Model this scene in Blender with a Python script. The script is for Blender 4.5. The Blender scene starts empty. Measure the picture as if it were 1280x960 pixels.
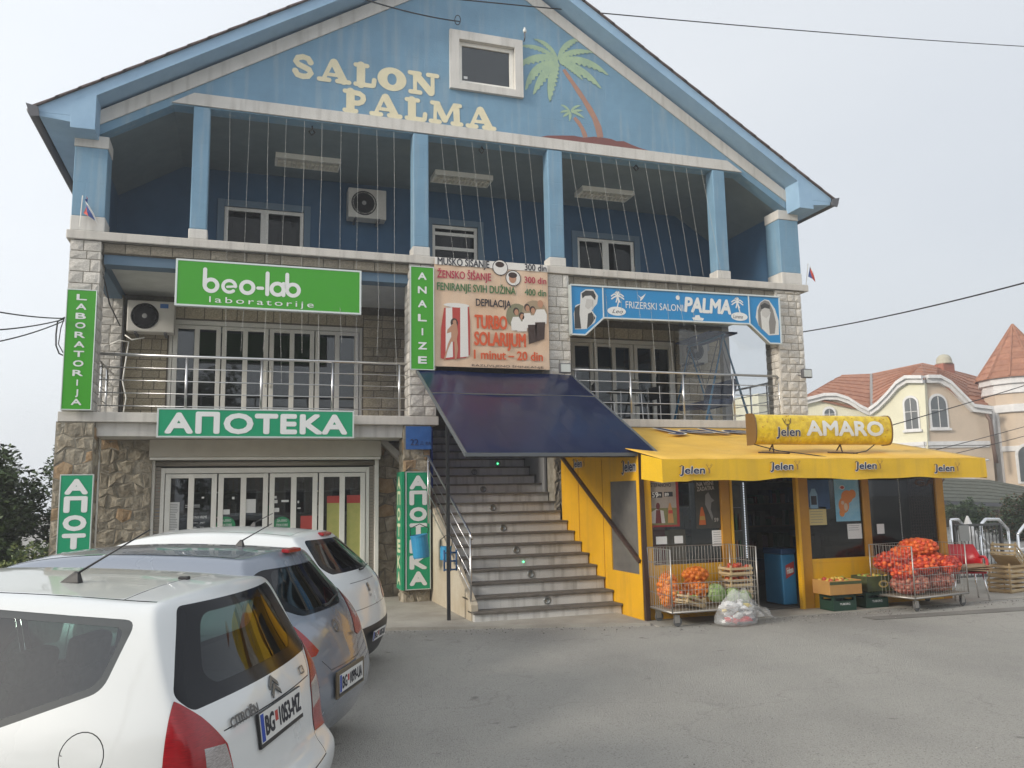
import bpy, bmesh, math, random
from mathutils import Vector, Matrix
random.seed(7)
S = bpy.context.scene
COL = S.collection
rad = math.radians

# ------------------------------------------------------------------ camera
F, PITCH, YAW, ROLL, CAMD, EYE = 1025.48, .134981, .321495, -.018103, 13.7355, 1.75
def _axes():
    cy, sy, cp, sp = math.cos(YAW), math.sin(YAW), math.cos(PITCH), math.sin(PITCH)
    fw = Vector((sy*cp, cy*cp, sp)); rt = Vector((cy, -sy, 0)); up = rt.cross(fw)
    cr, sr = math.cos(ROLL), math.sin(ROLL)
    return cr*rt+sr*up, -sr*rt+cr*up, fw
AX = _axes()
CAM = Vector((0, -CAMD, EYE))
cd = bpy.data.cameras.new('camera'); cam = bpy.data.objects.new('camera', cd); COL.objects.link(cam)
m = Matrix((AX[0], AX[1], -AX[2])).transposed().to_4x4(); m.translation = CAM
cam.matrix_world = m
cd.sensor_width = 36; cd.lens = F/1280*36; cd.clip_end = 2000; cd.clip_start = .05
S.camera = cam

# ------------------------------------------------------------------ daylight through thin cloud
SUN_DIR = Vector((1, .27, -.43)).normalized()
w = bpy.data.worlds.new('World'); S.world = w; w.use_nodes = True
nt = w.node_tree; N = nt.nodes; Lk = nt.links
bg = N['Background']
sky = N.new('ShaderNodeTexSky'); sky.sky_type = 'NISHITA'; sky.sun_disc = False
toS = -SUN_DIR
sky.sun_elevation = math.asin(toS.z); sky.sun_rotation = math.atan2(toS.x, toS.y)
sky.air_density = 1.0; sky.dust_density = 4.0; sky.ozone_density = 1.0
tc = N.new('ShaderNodeTexCoord')
ns = N.new('ShaderNodeTexNoise'); ns.inputs['Scale'].default_value = 1.4; ns.inputs['Detail'].default_value = 4
mp = N.new('ShaderNodeMapping'); mp.inputs['Scale'].default_value = (1, 1, 2.2)
Lk.new(tc.outputs['Generated'], mp.inputs[0]); Lk.new(mp.outputs[0], ns.inputs['Vector'])
rp = N.new('ShaderNodeValToRGB'); rp.color_ramp.elements[0].position = .3; rp.color_ramp.elements[0].color = (6.3, 6.6, 7.0, 1)
rp.color_ramp.elements[1].position = .75; rp.color_ramp.elements[1].color = (7.0, 7.25, 7.5, 1)
Lk.new(ns.outputs[0], rp.inputs[0])
# brighter cloud around the veiled sun
nrm = N.new('ShaderNodeVectorMath'); nrm.operation = 'NORMALIZE'; Lk.new(tc.outputs['Generated'], nrm.inputs[0])
dt = N.new('ShaderNodeVectorMath'); dt.operation = 'DOT_PRODUCT'; dt.inputs[1].default_value = toS
Lk.new(nrm.outputs[0], dt.inputs[0])
mr = N.new('ShaderNodeMapRange'); mr.inputs['From Min'].default_value = -.8; mr.inputs['From Max'].default_value = 1
mr.inputs['To Min'].default_value = .76; mr.inputs['To Max'].default_value = 1.28
Lk.new(dt.outputs['Value'], mr.inputs[0])
sc = N.new('ShaderNodeVectorMath'); sc.operation = 'SCALE'
Lk.new(rp.outputs[0], sc.inputs[0]); Lk.new(mr.outputs[0], sc.inputs['Scale'])
mx = N.new('ShaderNodeMix'); mx.data_type = 'RGBA'; mx.inputs['Factor'].default_value = .86
Lk.new(sky.outputs[0], mx.inputs['A']); Lk.new(sc.outputs[0], mx.inputs['B'])
Lk.new(mx.outputs['Result'], bg.inputs['Color']); bg.inputs['Strength'].default_value = .112

sl = bpy.data.lights.new('sun', 'SUN'); so = bpy.data.objects.new('sun', sl); COL.objects.link(so)
sl.energy = 2.0; sl.angle = rad(11); sl.color = (1, .93, .82)
so.rotation_euler = SUN_DIR.to_track_quat('-Z', 'Y').to_euler()
S.view_settings.view_transform = 'Standard'; S.view_settings.look = 'None'
S.view_settings.exposure = 0.46; S.view_settings.gamma = 1

# ------------------------------------------------------------------ materials
MATS = {}
def mat(name, c, c2=None, rough=.7, scale=8, bump=0, bscale=60, metal=0, coat=0, spec=.5, vary=0, emit=0, detail=5, lo=.35, hi=.65, trans=0, sub=0, stretch=None):
    if name in MATS: return MATS[name]
    M = bpy.data.materials.new(name); M.use_nodes = True; t = M.node_tree; n = t.nodes; b = n['Principled BSDF']
    b.inputs['Roughness'].default_value = rough; b.inputs['Metallic'].default_value = metal
    b.inputs['Coat Weight'].default_value = coat; b.inputs['Coat Roughness'].default_value = .05
    b.inputs['Specular IOR Level'].default_value = spec
    co = n.new('ShaderNodeTexCoord'); src = co.outputs['Object']
    if stretch:
        mm = n.new('ShaderNodeMapping'); mm.inputs['Scale'].default_value = stretch; t.links.new(src, mm.inputs[0]); src = mm.outputs[0]
    out = None
    if c2 is not None:
        no = n.new('ShaderNodeTexNoise'); no.inputs['Scale'].default_value = scale; no.inputs['Detail'].default_value = detail
        no.inputs['Roughness'].default_value = .62
        t.links.new(src, no.inputs['Vector'])
        r = n.new('ShaderNodeValToRGB'); r.color_ramp.elements[0].position = lo; r.color_ramp.elements[1].position = hi
        r.color_ramp.elements[0].color = (*c, 1); r.color_ramp.elements[1].color = (*c2, 1)
        t.links.new(no.outputs[0], r.inputs[0]); out = r.outputs[0]
    if vary:
        oi = n.new('ShaderNodeObjectInfo'); mrr = n.new('ShaderNodeMapRange')
        mrr.inputs['To Min'].default_value = 1-vary; mrr.inputs['To Max'].default_value = 1+vary
        t.links.new(oi.outputs['Random'], mrr.inputs[0])
        s_ = n.new('ShaderNodeVectorMath'); s_.operation = 'SCALE'; t.links.new(mrr.outputs[0], s_.inputs['Scale'])
        if out is not None: t.links.new(out, s_.inputs[0])
        else: s_.inputs[0].default_value = c
        out = s_.outputs[0]
    if out is not None: t.links.new(out, b.inputs['Base Color'])
    else: b.inputs['Base Color'].default_value = (*c, 1)
    if bump:
        nb = n.new('ShaderNodeTexNoise'); nb.inputs['Scale'].default_value = bscale; nb.inputs['Detail'].default_value = 4
        t.links.new(src, nb.inputs['Vector'])
        bb = n.new('ShaderNodeBump'); bb.inputs['Strength'].default_value = bump; bb.inputs['Distance'].default_value = .02
        t.links.new(nb.outputs[0], bb.inputs['Height']); t.links.new(bb.outputs[0], b.inputs['Normal'])
    if emit:
        b.inputs['Emission Color'].default_value = (*c, 1); b.inputs['Emission Strength'].default_value = emit
    if trans:
        b.inputs['Transmission Weight'].default_value = trans
    MATS[name] = M; return M

def glassmat(name, tint, refl=.1, rough=.02, alpha=.5):
    """thin pane: tinted see-through mixed with a mirror by fresnel"""
    if name in MATS: return MATS[name]
    M = bpy.data.materials.new(name); M.use_nodes = True; t = M.node_tree; n = t.nodes
    n.remove(n['Principled BSDF']); o = n['Material Output']
    tr = n.new('ShaderNodeBsdfTransparent'); tr.inputs[0].default_value = (*tint, 1)
    gl = n.new('ShaderNodeBsdfGlossy'); gl.inputs['Roughness'].default_value = rough; gl.inputs[0].default_value = (.95, .97, 1, 1)
    fr = n.new('ShaderNodeFresnel'); fr.inputs['IOR'].default_value = 1.5
    ma = n.new('ShaderNodeMath'); ma.operation = 'MULTIPLY_ADD'; ma.inputs[1].default_value = 1.0; ma.inputs[2].default_value = refl
    t.links.new(fr.outputs[0], ma.inputs[0])
    ms = n.new('ShaderNodeMixShader'); t.links.new(ma.outputs[0], ms.inputs[0]); t.links.new(tr.outputs[0], ms.inputs[1]); t.links.new(gl.outputs[0], ms.inputs[2])
    t.links.new(ms.outputs[0], o.inputs[0]); MATS[name] = M; return M

def streaky(name, c, streak, rough=.75, amt=.35, bump=.25, joints=0):
    """painted plaster with rain streaks and, if joints, faint block courses in relief"""
    M = mat(name, c, tuple(x*.84 for x in c), rough=rough, scale=1.7, lo=.3, hi=.7, bump=bump, bscale=55)
    t = M.node_tree; n = t.nodes; b = n['Principled BSDF']
    src = b.inputs['Base Color'].links[0].from_socket
    co = n.new('ShaderNodeTexCoord'); mm = n.new('ShaderNodeMapping'); mm.inputs['Scale'].default_value = (9, 9, .7)
    t.links.new(co.outputs['Object'], mm.inputs[0]); no = n.new('ShaderNodeTexNoise'); no.inputs['Scale'].default_value = 1; no.inputs['Detail'].default_value = 6
    t.links.new(mm.outputs[0], no.inputs['Vector'])
    r = n.new('ShaderNodeMapRange'); r.inputs['From Min'].default_value = .5; r.inputs['From Max'].default_value = .78; r.inputs['To Max'].default_value = amt
    t.links.new(no.outputs[0], r.inputs[0])
    mi = n.new('ShaderNodeMix'); mi.data_type = 'RGBA'; t.links.new(r.outputs[0], mi.inputs['Factor']); t.links.new(src, mi.inputs['A']); mi.inputs['B'].default_value = (*streak, 1)
    t.links.new(mi.outputs['Result'], b.inputs['Base Color'])
    if joints:
        br = n.new('ShaderNodeTexBrick'); br.inputs['Scale'].default_value = 1; br.inputs['Brick Width'].default_value = 1.2; br.inputs['Row Height'].default_value = .42
        br.inputs['Mortar Size'].default_value = .008; br.inputs['Mortar Smooth'].default_value = .6
        m2 = n.new('ShaderNodeMapping'); m2.inputs['Rotation'].default_value = (rad(90), 0, 0)
        t.links.new(co.outputs['Object'], m2.inputs[0]); t.links.new(m2.outputs[0], br.inputs['Vector'])
        bb = n.new('ShaderNodeBump'); bb.inputs['Strength'].default_value = .35; bb.inputs['Distance'].default_value = .01; bb.invert = True
        t.links.new(br.outputs['Fac'], bb.inputs['Height'])
        old = b.inputs['Normal'].links[0].from_socket; t.links.new(old, bb.inputs['Normal']); t.links.new(bb.outputs[0], b.inputs['Normal'])
    return M

M_BLUE = streaky('blue_plaster', (.185, .33, .46), (.34, .40, .43), joints=1, amt=.5)
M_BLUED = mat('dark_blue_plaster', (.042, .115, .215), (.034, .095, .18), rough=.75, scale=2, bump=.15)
M_BLUEL = mat('light_blue_trim', (.30, .46, .62), (.26, .41, .57), rough=.6, scale=4)
M_WHITE = streaky('white_plaster_trim', (.66, .64, .60), (.30, .28, .25), amt=.55)
M_LEDGE = streaky('ledge_plaster', (.60, .57, .52), (.27, .25, .22), amt=.5)
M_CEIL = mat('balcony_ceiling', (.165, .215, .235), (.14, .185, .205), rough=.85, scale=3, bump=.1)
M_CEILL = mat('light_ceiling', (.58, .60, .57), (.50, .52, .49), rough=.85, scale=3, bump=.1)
M_PVC = mat('white_plastic_frame', (.84, .82, .76), (.78, .76, .70), rough=.4, scale=3)
M_STONE = mat('split_limestone', (.48, .455, .41), (.70, .67, .62), rough=.9, scale=9, bump=.5, bscale=40, vary=.14)
M_SHD = mat('shaded_limestone', (.20, .175, .135), (.33, .295, .235), rough=.9, scale=9, bump=.5, bscale=40, vary=.2)  # limestone with the shade under the upper ledge put into its colour
M_TAN = mat('tan_limestone', (.36, .30, .20), (.58, .51, .38), rough=.9, scale=8, bump=.5, bscale=40, vary=.22)
M_RUB = mat('rubble_stone', (.19, .16, .115), (.36, .32, .25), rough=.92, scale=7, bump=1, bscale=22, vary=.22, detail=8)
M_RUBO = mat('rust_rubble_stone', (.25, .165, .09), (.36, .26, .16), rough=.92, scale=7, bump=.7, bscale=35, vary=.2)
M_MORT = mat('mortar', (.13, .115, .09), (.19, .165, .13), rough=.95, scale=20, bump=.4)
M_MORTL = mat('rough_cement', (.32, .295, .245), (.19, .17, .13), rough=.95, scale=7, bump=1, bscale=30)
M_STEEL = mat('brushed_steel', (.62, .62, .62), rough=.28, metal=1)
M_CHROME = mat('chrome', (.8, .8, .8), rough=.12, metal=1)
M_BLACK = mat('black_plastic', (.018, .018, .02), rough=.45)
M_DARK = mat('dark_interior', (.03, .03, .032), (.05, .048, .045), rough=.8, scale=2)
M_GUTTER = mat('gutter_metal', (.11, .11, .12), rough=.5, metal=.3)
M_SIGNG = mat('lime_green_panel', (.040, .31, .006), rough=.3)
M_SIGNP = mat('pharmacy_green_panel', (.003, .27, .125), (.005, .30, .14), rough=.3, scale=1)
M_ALU = mat('aluminium_frame', (.62, .66, .64), rough=.35, metal=.5)
M_LETW = mat('white_lettering', (.72, .73, .72), rough=.4)
M_GLASS = glassmat('window_glass', (.35, .38, .38), refl=.03)
M_GLASSD = glassmat('attic_window_glass', (.30, .33, .33), refl=-.02)
M_GLASSC = glassmat('clear_glass', (.75, .78, .77), refl=.03)
M_CARGL = glassmat('car_glass', (.36, .46, .43), refl=-.005)
M_CARGS = glassmat('car_side_glass', (.38, .52, .46), refl=.05)
M_RUBBER = mat('rubber', (.02, .02, .02), rough=.8)
M_WOOD = mat('pale_wood', (.55, .42, .24), (.42, .30, .16), rough=.7, scale=3, stretch=(1, 1, 9))
M_CARD = mat('cardboard', (.36, .24, .14), (.30, .20, .115), rough=.85, scale=4)
M_PAPER = mat('paper', (.72, .72, .70), rough=.8)
M_WIRE = mat('cable', (.02, .02, .022), rough=.6)

# ------------------------------------------------------------------ mesh helpers
OFF = {}
class MB:
    def __init__(s): s.v = []; s.f = []; s.mi = []; s.k = 0
    def add(s, vs, fs):
        o = len(s.v); s.v += [tuple(p) for p in vs]; s.f += [tuple(i+o for i in f) for f in fs]; s.mi += [s.k]*len(fs); return s
    def box(s, x0, x1, y0, y1, z0, z1):
        x0, x1 = sorted((x0, x1)); y0, y1 = sorted((y0, y1)); z0, z1 = sorted((z0, z1))
        return s.add([(x0,y0,z0),(x1,y0,z0),(x1,y1,z0),(x0,y1,z0),(x0,y0,z1),(x1,y0,z1),(x1,y1,z1),(x0,y1,z1)],
                     [(0,3,2,1),(4,5,6,7),(0,1,5,4),(1,2,6,5),(2,3,7,6),(3,0,4,7)])
    def obox(s, c, ux, uy, uz, hx, hy, hz):
        c = Vector(c); ux, uy, uz = Vector(ux)*hx, Vector(uy)*hy, Vector(uz)*hz
        P = [c+a*ux+b*uy+d*uz for d in (-1,1) for a, b in ((-1,-1),(1,-1),(1,1),(-1,1))]
        return s.add(P, [(0,3,2,1),(4,5,6,7),(0,1,5,4),(1,2,6,5),(2,3,7,6),(3,0,4,7)])
    def beam(s, a, b, w, h, up=(0,0,1)):
        a, b = Vector(a), Vector(b); d = (b-a); L = d.length; d.normalize(); u = Vector(up); sdir = d.cross(u)
        if sdir.length < 1e-4: sdir = Vector((1,0,0))
        sdir.normalize(); u = sdir.cross(d).normalized()
        return s.obox((a+b)/2, d, sdir, u, L/2, w/2, h/2)
    def tube(s, pts, r, n=8, cap=True):
        pts = [Vector(p) for p in pts]; m_ = len(pts); rings = []; prev = None
        rr = r if isinstance(r, (list, tuple)) else [r]*m_
        for i, p in enumerate(pts):
            d = (pts[min(i+1, m_-1)]-pts[max(i-1, 0)]).normalized()
            if prev is None:
                a = d.cross(Vector((0,0,1)));
                if a.length < .01: a = d.cross(Vector((1,0,0)))
            else: a = prev - d*prev.dot(d)
            a.normalize(); prev = a; b = d.cross(a)
            rings.append([p+(a*math.cos(2*math.pi*j/n)+b*math.sin(2*math.pi*j/n))*rr[i] for j in range(n)])
        vs = [q for R_ in rings for q in R_]; fs = []
        for i in range(m_-1):
            for j in range(n): fs.append((i*n+j, i*n+(j+1)%n, (i+1)*n+(j+1)%n, (i+1)*n+j))
        if cap: fs += [tuple(range(n))[::-1], tuple(range((m_-1)*n, m_*n))]
        return s.add(vs, fs)
    def lathe(s, c, prof, n=16, ax=(0,0,1)):
        c = Vector(c); ax = Vector(ax).normalized(); a = ax.cross(Vector((0,0,1)))
        if a.length < .01: a = Vector((1,0,0))
        a.normalize(); b = ax.cross(a); vs = []
        for r, h in prof:
            for j in range(n): t = 2*math.pi*j/n; vs.append(c+ax*h+(a*math.cos(t)+b*math.sin(t))*r)
        fs = []
        for i in range(len(prof)-1):
            for j in range(n): fs.append((i*n+j, i*n+(j+1)%n, (i+1)*n+(j+1)%n, (i+1)*n+j))
        fs += [tuple(range(n))[::-1], tuple(range((len(prof)-1)*n, len(prof)*n))]
        return s.add(vs, fs)
    def prism(s, poly, fr, w0, w1):
        """poly in (u,v) extruded from w0 to w1 through frame fr(u,v,w)"""
        n = len(poly); vs = [fr(u, v, w0) for u, v in poly]+[fr(u, v, w1) for u, v in poly]
        fs = [tuple(range(n))[::-1], tuple(range(n, 2*n))]+[(i, (i+1) % n, (i+1) % n+n, i+n) for i in range(n)]
        return s.add(vs, fs)
    def ico(s, c, r, sub=1, sq=(1,1,1)):
        V_, F_ = ICO[sub]
        return s.add([(c[0]+p[0]*r*sq[0], c[1]+p[1]*r*sq[1], c[2]+p[2]*r*sq[2]) for p in V_], F_)
def _ico(sub):
    b = bmesh.new(); bmesh.ops.create_icosphere(b, subdivisions=sub, radius=1)
    r = ([tuple(v.co) for v in b.verts], [tuple(v.index for v in f.verts) for f in b.faces]); b.free(); return r
ICO = {1: _ico(1), 2: _ico(2), 3: _ico(3)}

def mesh(name, mb, mats, smooth=False, off=(0,0,0)):
    me = bpy.data.meshes.new(name)
    me.from_pydata([(v[0]-off[0], v[1]-off[1], v[2]-off[2]) for v in mb.v], [], mb.f)
    mats = mats if isinstance(mats, (list, tuple)) else [mats]
    for m_ in mats: me.materials.append(m_)
    if len(mats) > 1: me.polygons.foreach_set('material_index', mb.mi)
    b = bmesh.new(); b.from_mesh(me); bmesh.ops.recalc_face_normals(b, faces=b.faces)
    b.to_mesh(me); b.free()
    if smooth:
        for p in me.polygons: p.use_smooth = True
    me.update(); return me
def link(name, me, parent=None):
    o = bpy.data.objects.new(name, me); COL.objects.link(o)
    if parent is not None: o.parent = parent; OFF[o.name] = OFF.get(parent.name, Vector())
    return o
def part(name, mb, mats, parent=None, bev=0, smooth=False, label=None, seg=2, sub=0):
    off = OFF.get(parent.name, Vector()) if parent is not None else Vector()
    o = link(name, mesh(name, mb, mats, smooth, off), parent)
    if bev:
        bm_ = o.modifiers.new('bevel', 'BEVEL'); bm_.width = bev; bm_.segments = seg; bm_.limit_method = 'ANGLE'; bm_.angle_limit = rad(35)
    if sub:
        ms = o.modifiers.new('sub', 'SUBSURF'); ms.levels = ms.render_levels = sub
    if label: o['label'] = label
    return o
def autosmooth(o, ang=40):
    me = o.data
    for p in me.polygons: p.use_smooth = True
    me.set_sharp_from_angle(angle=rad(ang)) if hasattr(me, 'set_sharp_from_angle') else None
def tag(o, label, cat, group=None):
    o['label'] = label; o['category'] = cat
    if group: o['group'] = group
    return o
def thing(name, label, cat, loc=(0,0,0), rz=0, group=None):
    o = bpy.data.objects.new(name, None); COL.objects.link(o); o.location = loc; o.rotation_euler = (0, 0, rz)
    o.empty_display_size = .1; OFF[o.name] = Vector(loc) if rz == 0 else Vector()
    return tag(o, label, cat, group)
def one(name, mb, mats, label, cat, group=None, **k): return tag(part(name, mb, mats, None, **k), label, cat, group)
def struct(name, mb, mats, **k):
    o = part(name, mb, mats, None, **k); o['kind'] = 'structure'; return o
def at(px, py, X=None, Y=None, Z=None):
    d = (px-640)/F*AX[0]-(py-480)/F*AX[1]+AX[2]
    t = (Y-CAM.y)/d.y if Y is not None else (X-CAM.x)/d.x if X is not None else (Z-CAM.z)/d.z
    return CAM+t*d
def onp(px, py, p0, n):
    d = (px-640)/F*AX[0]-(py-480)/F*AX[1]+AX[2]; n = Vector(n); return CAM+d*((Vector(p0)-CAM).dot(n)/d.dot(n))
def FR(y): return lambda u, v, w_: (u, y-w_, v)          # faces the street
def LF(x): return lambda u, v, w_: (x-w_, -u, v)         # faces -X, reads left to right (u = -Y)
def RF(x): return lambda u, v, w_: (x+w_, u, v)          # faces +X

# ------------------------------------------------------------------ lettering
_tx = {}
def glyphs(s, off=0.0, shear=0.0, sp=1.0):
    key = (s, off, shear, sp)
    if key in _tx: return _tx[key]
    cu = bpy.data.curves.new('t', 'FONT'); cu.body = s; cu.size = 1; cu.offset = off; cu.shear = shear; cu.space_character = sp
    cu.resolution_u = 3
    o = bpy.data.objects.new('t', cu); COL.objects.link(o)
    dg = bpy.context.evaluated_depsgraph_get(); me = o.evaluated_get(dg).to_mesh()
    vs = [(v.co.x, v.co.y) for v in me.vertices]; fs = [tuple(p.vertices) for p in me.polygons]
    o.evaluated_get(dg).to_mesh_clear(); bpy.data.objects.remove(o); bpy.data.curves.remove(cu)
    _tx[key] = (vs, fs); return _tx[key]
CYR = str.maketrans('АОТЕКВСР', 'AOTEKBCP')    # look-alike capitals share the Latin outlines
def text(mb, s, fr, u0, v0, h, wd=None, off=.0, shear=0, w_=.004, sp=1.0, align='l', slope=0):
    """write s with cap height h; stretched to width wd if given"""
    s = s.translate(CYR); vs, fs = glyphs(s, 0, shear, sp)
    if not vs: return
    hv, _ = glyphs('H', 0); H = max(p[1] for p in hv)
    xs = [p[0] for p in vs]; x0, x1 = min(xs), max(xs); k = h/H; ku = (wd/(x1-x0)) if wd else k
    sh = 0 if align == 'l' else (x1-x0)*ku*(.5 if align == 'c' else 1)
    o = off*k*.8; sq = o*.7; L = [(0, 0)] if off < .008 else [(-o, 0), (o, 0), (0, o), (0, -o)]+([(sq, sq), (-sq, sq), (sq, -sq), (-sq, -sq)] if off > .025 else [])
    for i, (a, c) in enumerate(L): mb.add([fr(u0+(x-x0)*ku-sh+a, v0+y*k+slope*((x-x0)*ku-sh)+c, w_+.00025*i) for x, y in vs], fs)
def flat(mb, poly, fr, w_): mb.add([fr(u, v, w_) for u, v in poly], [tuple(range(len(poly)))])
def ell(cu, cv, a, b, n=20, t0=0, t1=360): return [(cu+a*math.cos(rad(t0+(t1-t0)*i/n)), cv+b*math.sin(rad(t0+(t1-t0)*i/n))) for i in range(n)]

# ------------------------------------------------------------------ stone walls
def unit_stone(i):
    r = random.Random(i); b = MB(); n = 4; vs = []; fs = []
    for a in range(n):
        for c in range(n):
            e = a in (0, n-1) or c in (0, n-1)
            u = a/(n-1); v = c/(n-1)
            if not e: u += r.uniform(-.08, .08); v += r.uniform(-.08, .08)
            vs.append((u-.5, v-.5, (.35 if e else r.uniform(.65, 1.25))))
    for a in range(n-1):
        for c in range(n-1): fs.append((a*n+c, (a+1)*n+c, (a+1)*n+c+1, a*n+c+1))
    o = len(vs); per = [(a, 0) for a in range(n)]+[(n-1, c) for c in range(1, n)]+[(a, n-1) for a in range(n-2, -1, -1)]+[(0, c) for c in range(n-2, 0, -1)]
    idx = [a*n+c for a, c in per]
    for a, c in per: vs.append((a/(n-1)-.5, c/(n-1)-.5, -1))
    k = len(per)
    for i_ in range(k): fs.append((idx[i_], idx[(i_+1) % k], o+(i_+1) % k, o+i_))
    return vs, fs
STONES = {}
def stone_mesh(kind, i, m_):
    if (kind, i) not in STONES:
        vs, fs = unit_stone(i)
        b = MB(); b.add([(v[0], -v[2], v[1]) for v in vs], fs)     # unit stone facing -Y
        STONES[(kind, i)] = mesh('stone', b, m_)
    return STONES[(kind, i)]
def ashlar(parent, face, c0, u0, u1, v0, v1, m_, kind, hs=(.13, .2), ws=(.2, .36), seed=0, depth=.022):
    """courses of split-faced stones; face 'F' (-Y), 'L' (-X), 'R' (+X); c0 is the wall plane"""
    r = random.Random(seed); v = v0; off = OFF.get(parent.name, Vector())
    while v < v1-.03:
        h = r.uniform(*hs); h = min(h, v1-v)
        if v1-(v+h) < .07: h = v1-v
        u = u0
        while u < u1-.02:
            wd = r.uniform(*ws); wd = min(wd, u1-u)
            if u1-(u+wd) < .09: wd = u1-u
            o = bpy.data.objects.new('stone', stone_mesh(kind, r.randrange(8), m_)); COL.objects.link(o); o.parent = parent
            cu, cv = u+wd/2, v+h/2
            if face == 'F': o.location = Vector((cu, c0, cv))-off
            elif face == 'L': o.location = Vector((c0, cu, cv))-off; o.rotation_euler = (0, 0, -math.pi/2)
            else: o.location = Vector((c0, cu, cv))-off; o.rotation_euler = (0, 0, math.pi/2)
            o.scale = (wd-.014, depth, h-.014)
            u += wd
        v += h
def rubble(parent, fr, u0, u1, v0, v1, seed=0, cell=.24, rust=.15, mats=None):
    r = random.Random(seed); nu = max(2, round((u1-u0)/cell)); nv = max(2, round((v1-v0)/(cell*.8)))
    P = {}
    for j in range(nv+1):
        for i in range(nu*2+1):
            a = u0+(u1-u0)*i/(nu*2); b = v0+(v1-v0)*j/nv
            if 0 < i < nu*2: a += r.uniform(-.28, .28)*(u1-u0)/(nu*2)
            if 0 < j < nv: b += r.uniform(-.3, .3)*(v1-v0)/nv
            P[i, j] = (a, b)
    for j in range(nv):
        i = -(j % 2)
        while i < nu*2:
            a, b = max(i, 0), min(i+2, nu*2); i += 2
            poly = [P[k, j] for k in range(a, b+1)]+[P[k, j+1] for k in range(b, a-1, -1)]
            cu = sum(p[0] for p in poly)/len(poly); cv = sum(p[1] for p in poly)/len(poly)
            mb = MB(); n = len(poly); d = r.uniform(.004, .024)
            def ring(f, w_, j_=0): return [fr(cu+(p[0]-cu)*f, cv+(p[1]-cv)*f, w_+r.uniform(-j_, j_)) for p in poly]
            vs = ring(.96, -.03)+ring(.93, d*.35, .008)+ring(.62, d, .016)+[fr(cu, cv, d*1.05)]
            fs = [(k, (k+1) % n, (k+1) % n+n, k+n) for k in range(n)]+[(k+n, (k+1) % n+n, (k+1) % n+2*n, k+2*n) for k in range(n)]+[(k+2*n, (k+1) % n+2*n, 3*n) for k in range(n)]
            mb.add(vs, fs)
            part('stone', mb, M_RUBO if r.random() < rust else M_RUB, parent)
# ================================================================== GROUND
def ground():
    M = mat('asphalt', (.31, .298, .272), (.385, .37, .335), rough=.93, scale=.55, lo=.3, hi=.7, bump=1, bscale=95, detail=9)
    t = M.node_tree; n = t.nodes; b = n['Principled BSDF']; src = b.inputs['Base Color'].links[0].from_socket
    co = n.new('ShaderNodeTexCoord')
    def layer(src, scale, lo, hi, col, amt, st=(1, 1, 1), det=3):
        mm = n.new('ShaderNodeMapping'); mm.inputs['Scale'].default_value = st; t.links.new(co.outputs['Object'], mm.inputs[0])
        no = n.new('ShaderNodeTexNoise'); no.inputs['Scale'].default_value = scale; no.inputs['Detail'].default_value = det; t.links.new(mm.outputs[0], no.inputs['Vector'])
        r = n.new('ShaderNodeMapRange'); r.inputs['From Min'].default_value = lo; r.inputs['From Max'].default_value = hi; r.inputs['To Max'].default_value = amt
        t.links.new(no.outputs[0], r.inputs[0]); mi = n.new('ShaderNodeMix'); mi.data_type = 'RGBA'
        t.links.new(r.outputs[0], mi.inputs['Factor']); t.links.new(src, mi.inputs['A']); mi.inputs['B'].default_value = (*col, 1); return mi.outputs['Result']
    src = layer(src, 2.6, .70, .74, (.08, .075, .07), .6)            # oil drips
    src = layer(src, .35, .5, .75, (.15, .145, .14), .6, (1, .5, 1), 6)  # worn darker lanes
    src = layer(src, 150, .55, .72, (.50, .48, .42), .7); src = layer(src, 70, .54, .70, (.10, .095, .085), .55); src = layer(src, 1.9, .68, .72, (.11, .10, .09), .5, (1, 1.6, 1), 5)               # grit
    src = layer(src, 1.1, .62, .72, (.34, .325, .29), .5, (1, 1, 1), 8)  # dusty patches
    # hairline cracks from a stretched cell pattern
    vo = n.new('ShaderNodeTexVoronoi'); vo.feature = 'DISTANCE_TO_EDGE'; vo.inputs['Scale'].default_value = .22
    nz = n.new('ShaderNodeTexNoise'); nz.inputs['Scale'].default_value = 1.3; nz.inputs['Detail'].default_value = 6
    t.links.new(co.outputs['Object'], nz.inputs['Vector'])
    va = n.new('ShaderNodeVectorMath'); va.operation = 'SCALE'; va.inputs['Scale'].default_value = 1.6; t.links.new(nz.outputs[1], va.inputs[0])
    vb = n.new('ShaderNodeVectorMath'); vb.operation = 'ADD'; t.links.new(co.outputs['Object'], vb.inputs[0]); t.links.new(va.outputs[0], vb.inputs[1])
    t.links.new(vb.outputs[0], vo.inputs['Vector'])
    r = n.new('ShaderNodeMapRange'); r.inputs['From Min'].default_value = .0015; r.inputs['From Max'].default_value = .004; r.inputs['To Min'].default_value = .16; r.inputs['To Max'].default_value = 0
    t.links.new(vo.outputs[0], r.inputs[0]); mi = n.new('ShaderNodeMix'); mi.data_type = 'RGBA'; t.links.new(r.outputs[0], mi.inputs['Factor'])
    t.links.new(src, mi.inputs['A']); mi.inputs['B'].default_value = (.07, .068, .062, 1); t.links.new(mi.outputs['Result'], b.inputs['Base Color'])
    return M
M_ASPH = ground()
def gz(x, y):
    """street level: flat by the shops, dropping a little where the cars stand"""
    t = min(1, max(0, (-y-4.3)/2.6)); t = t*t*(3-2*t); s = min(1, max(0, (3.6-x)/2.2)); return -.10*t*s-.004
b = MB(); xs = [-150, -60, -20]+[-8+.7*i for i in range(24)]+[12, 20, 60, 150]; ys = [-150, -60, -25]+[-16+.7*i for i in range(22)]+[2, 10, 60, 150]
vs = [(x, y, gz(x, y)) for y in ys for x in xs]; n_ = len(xs)
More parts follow.
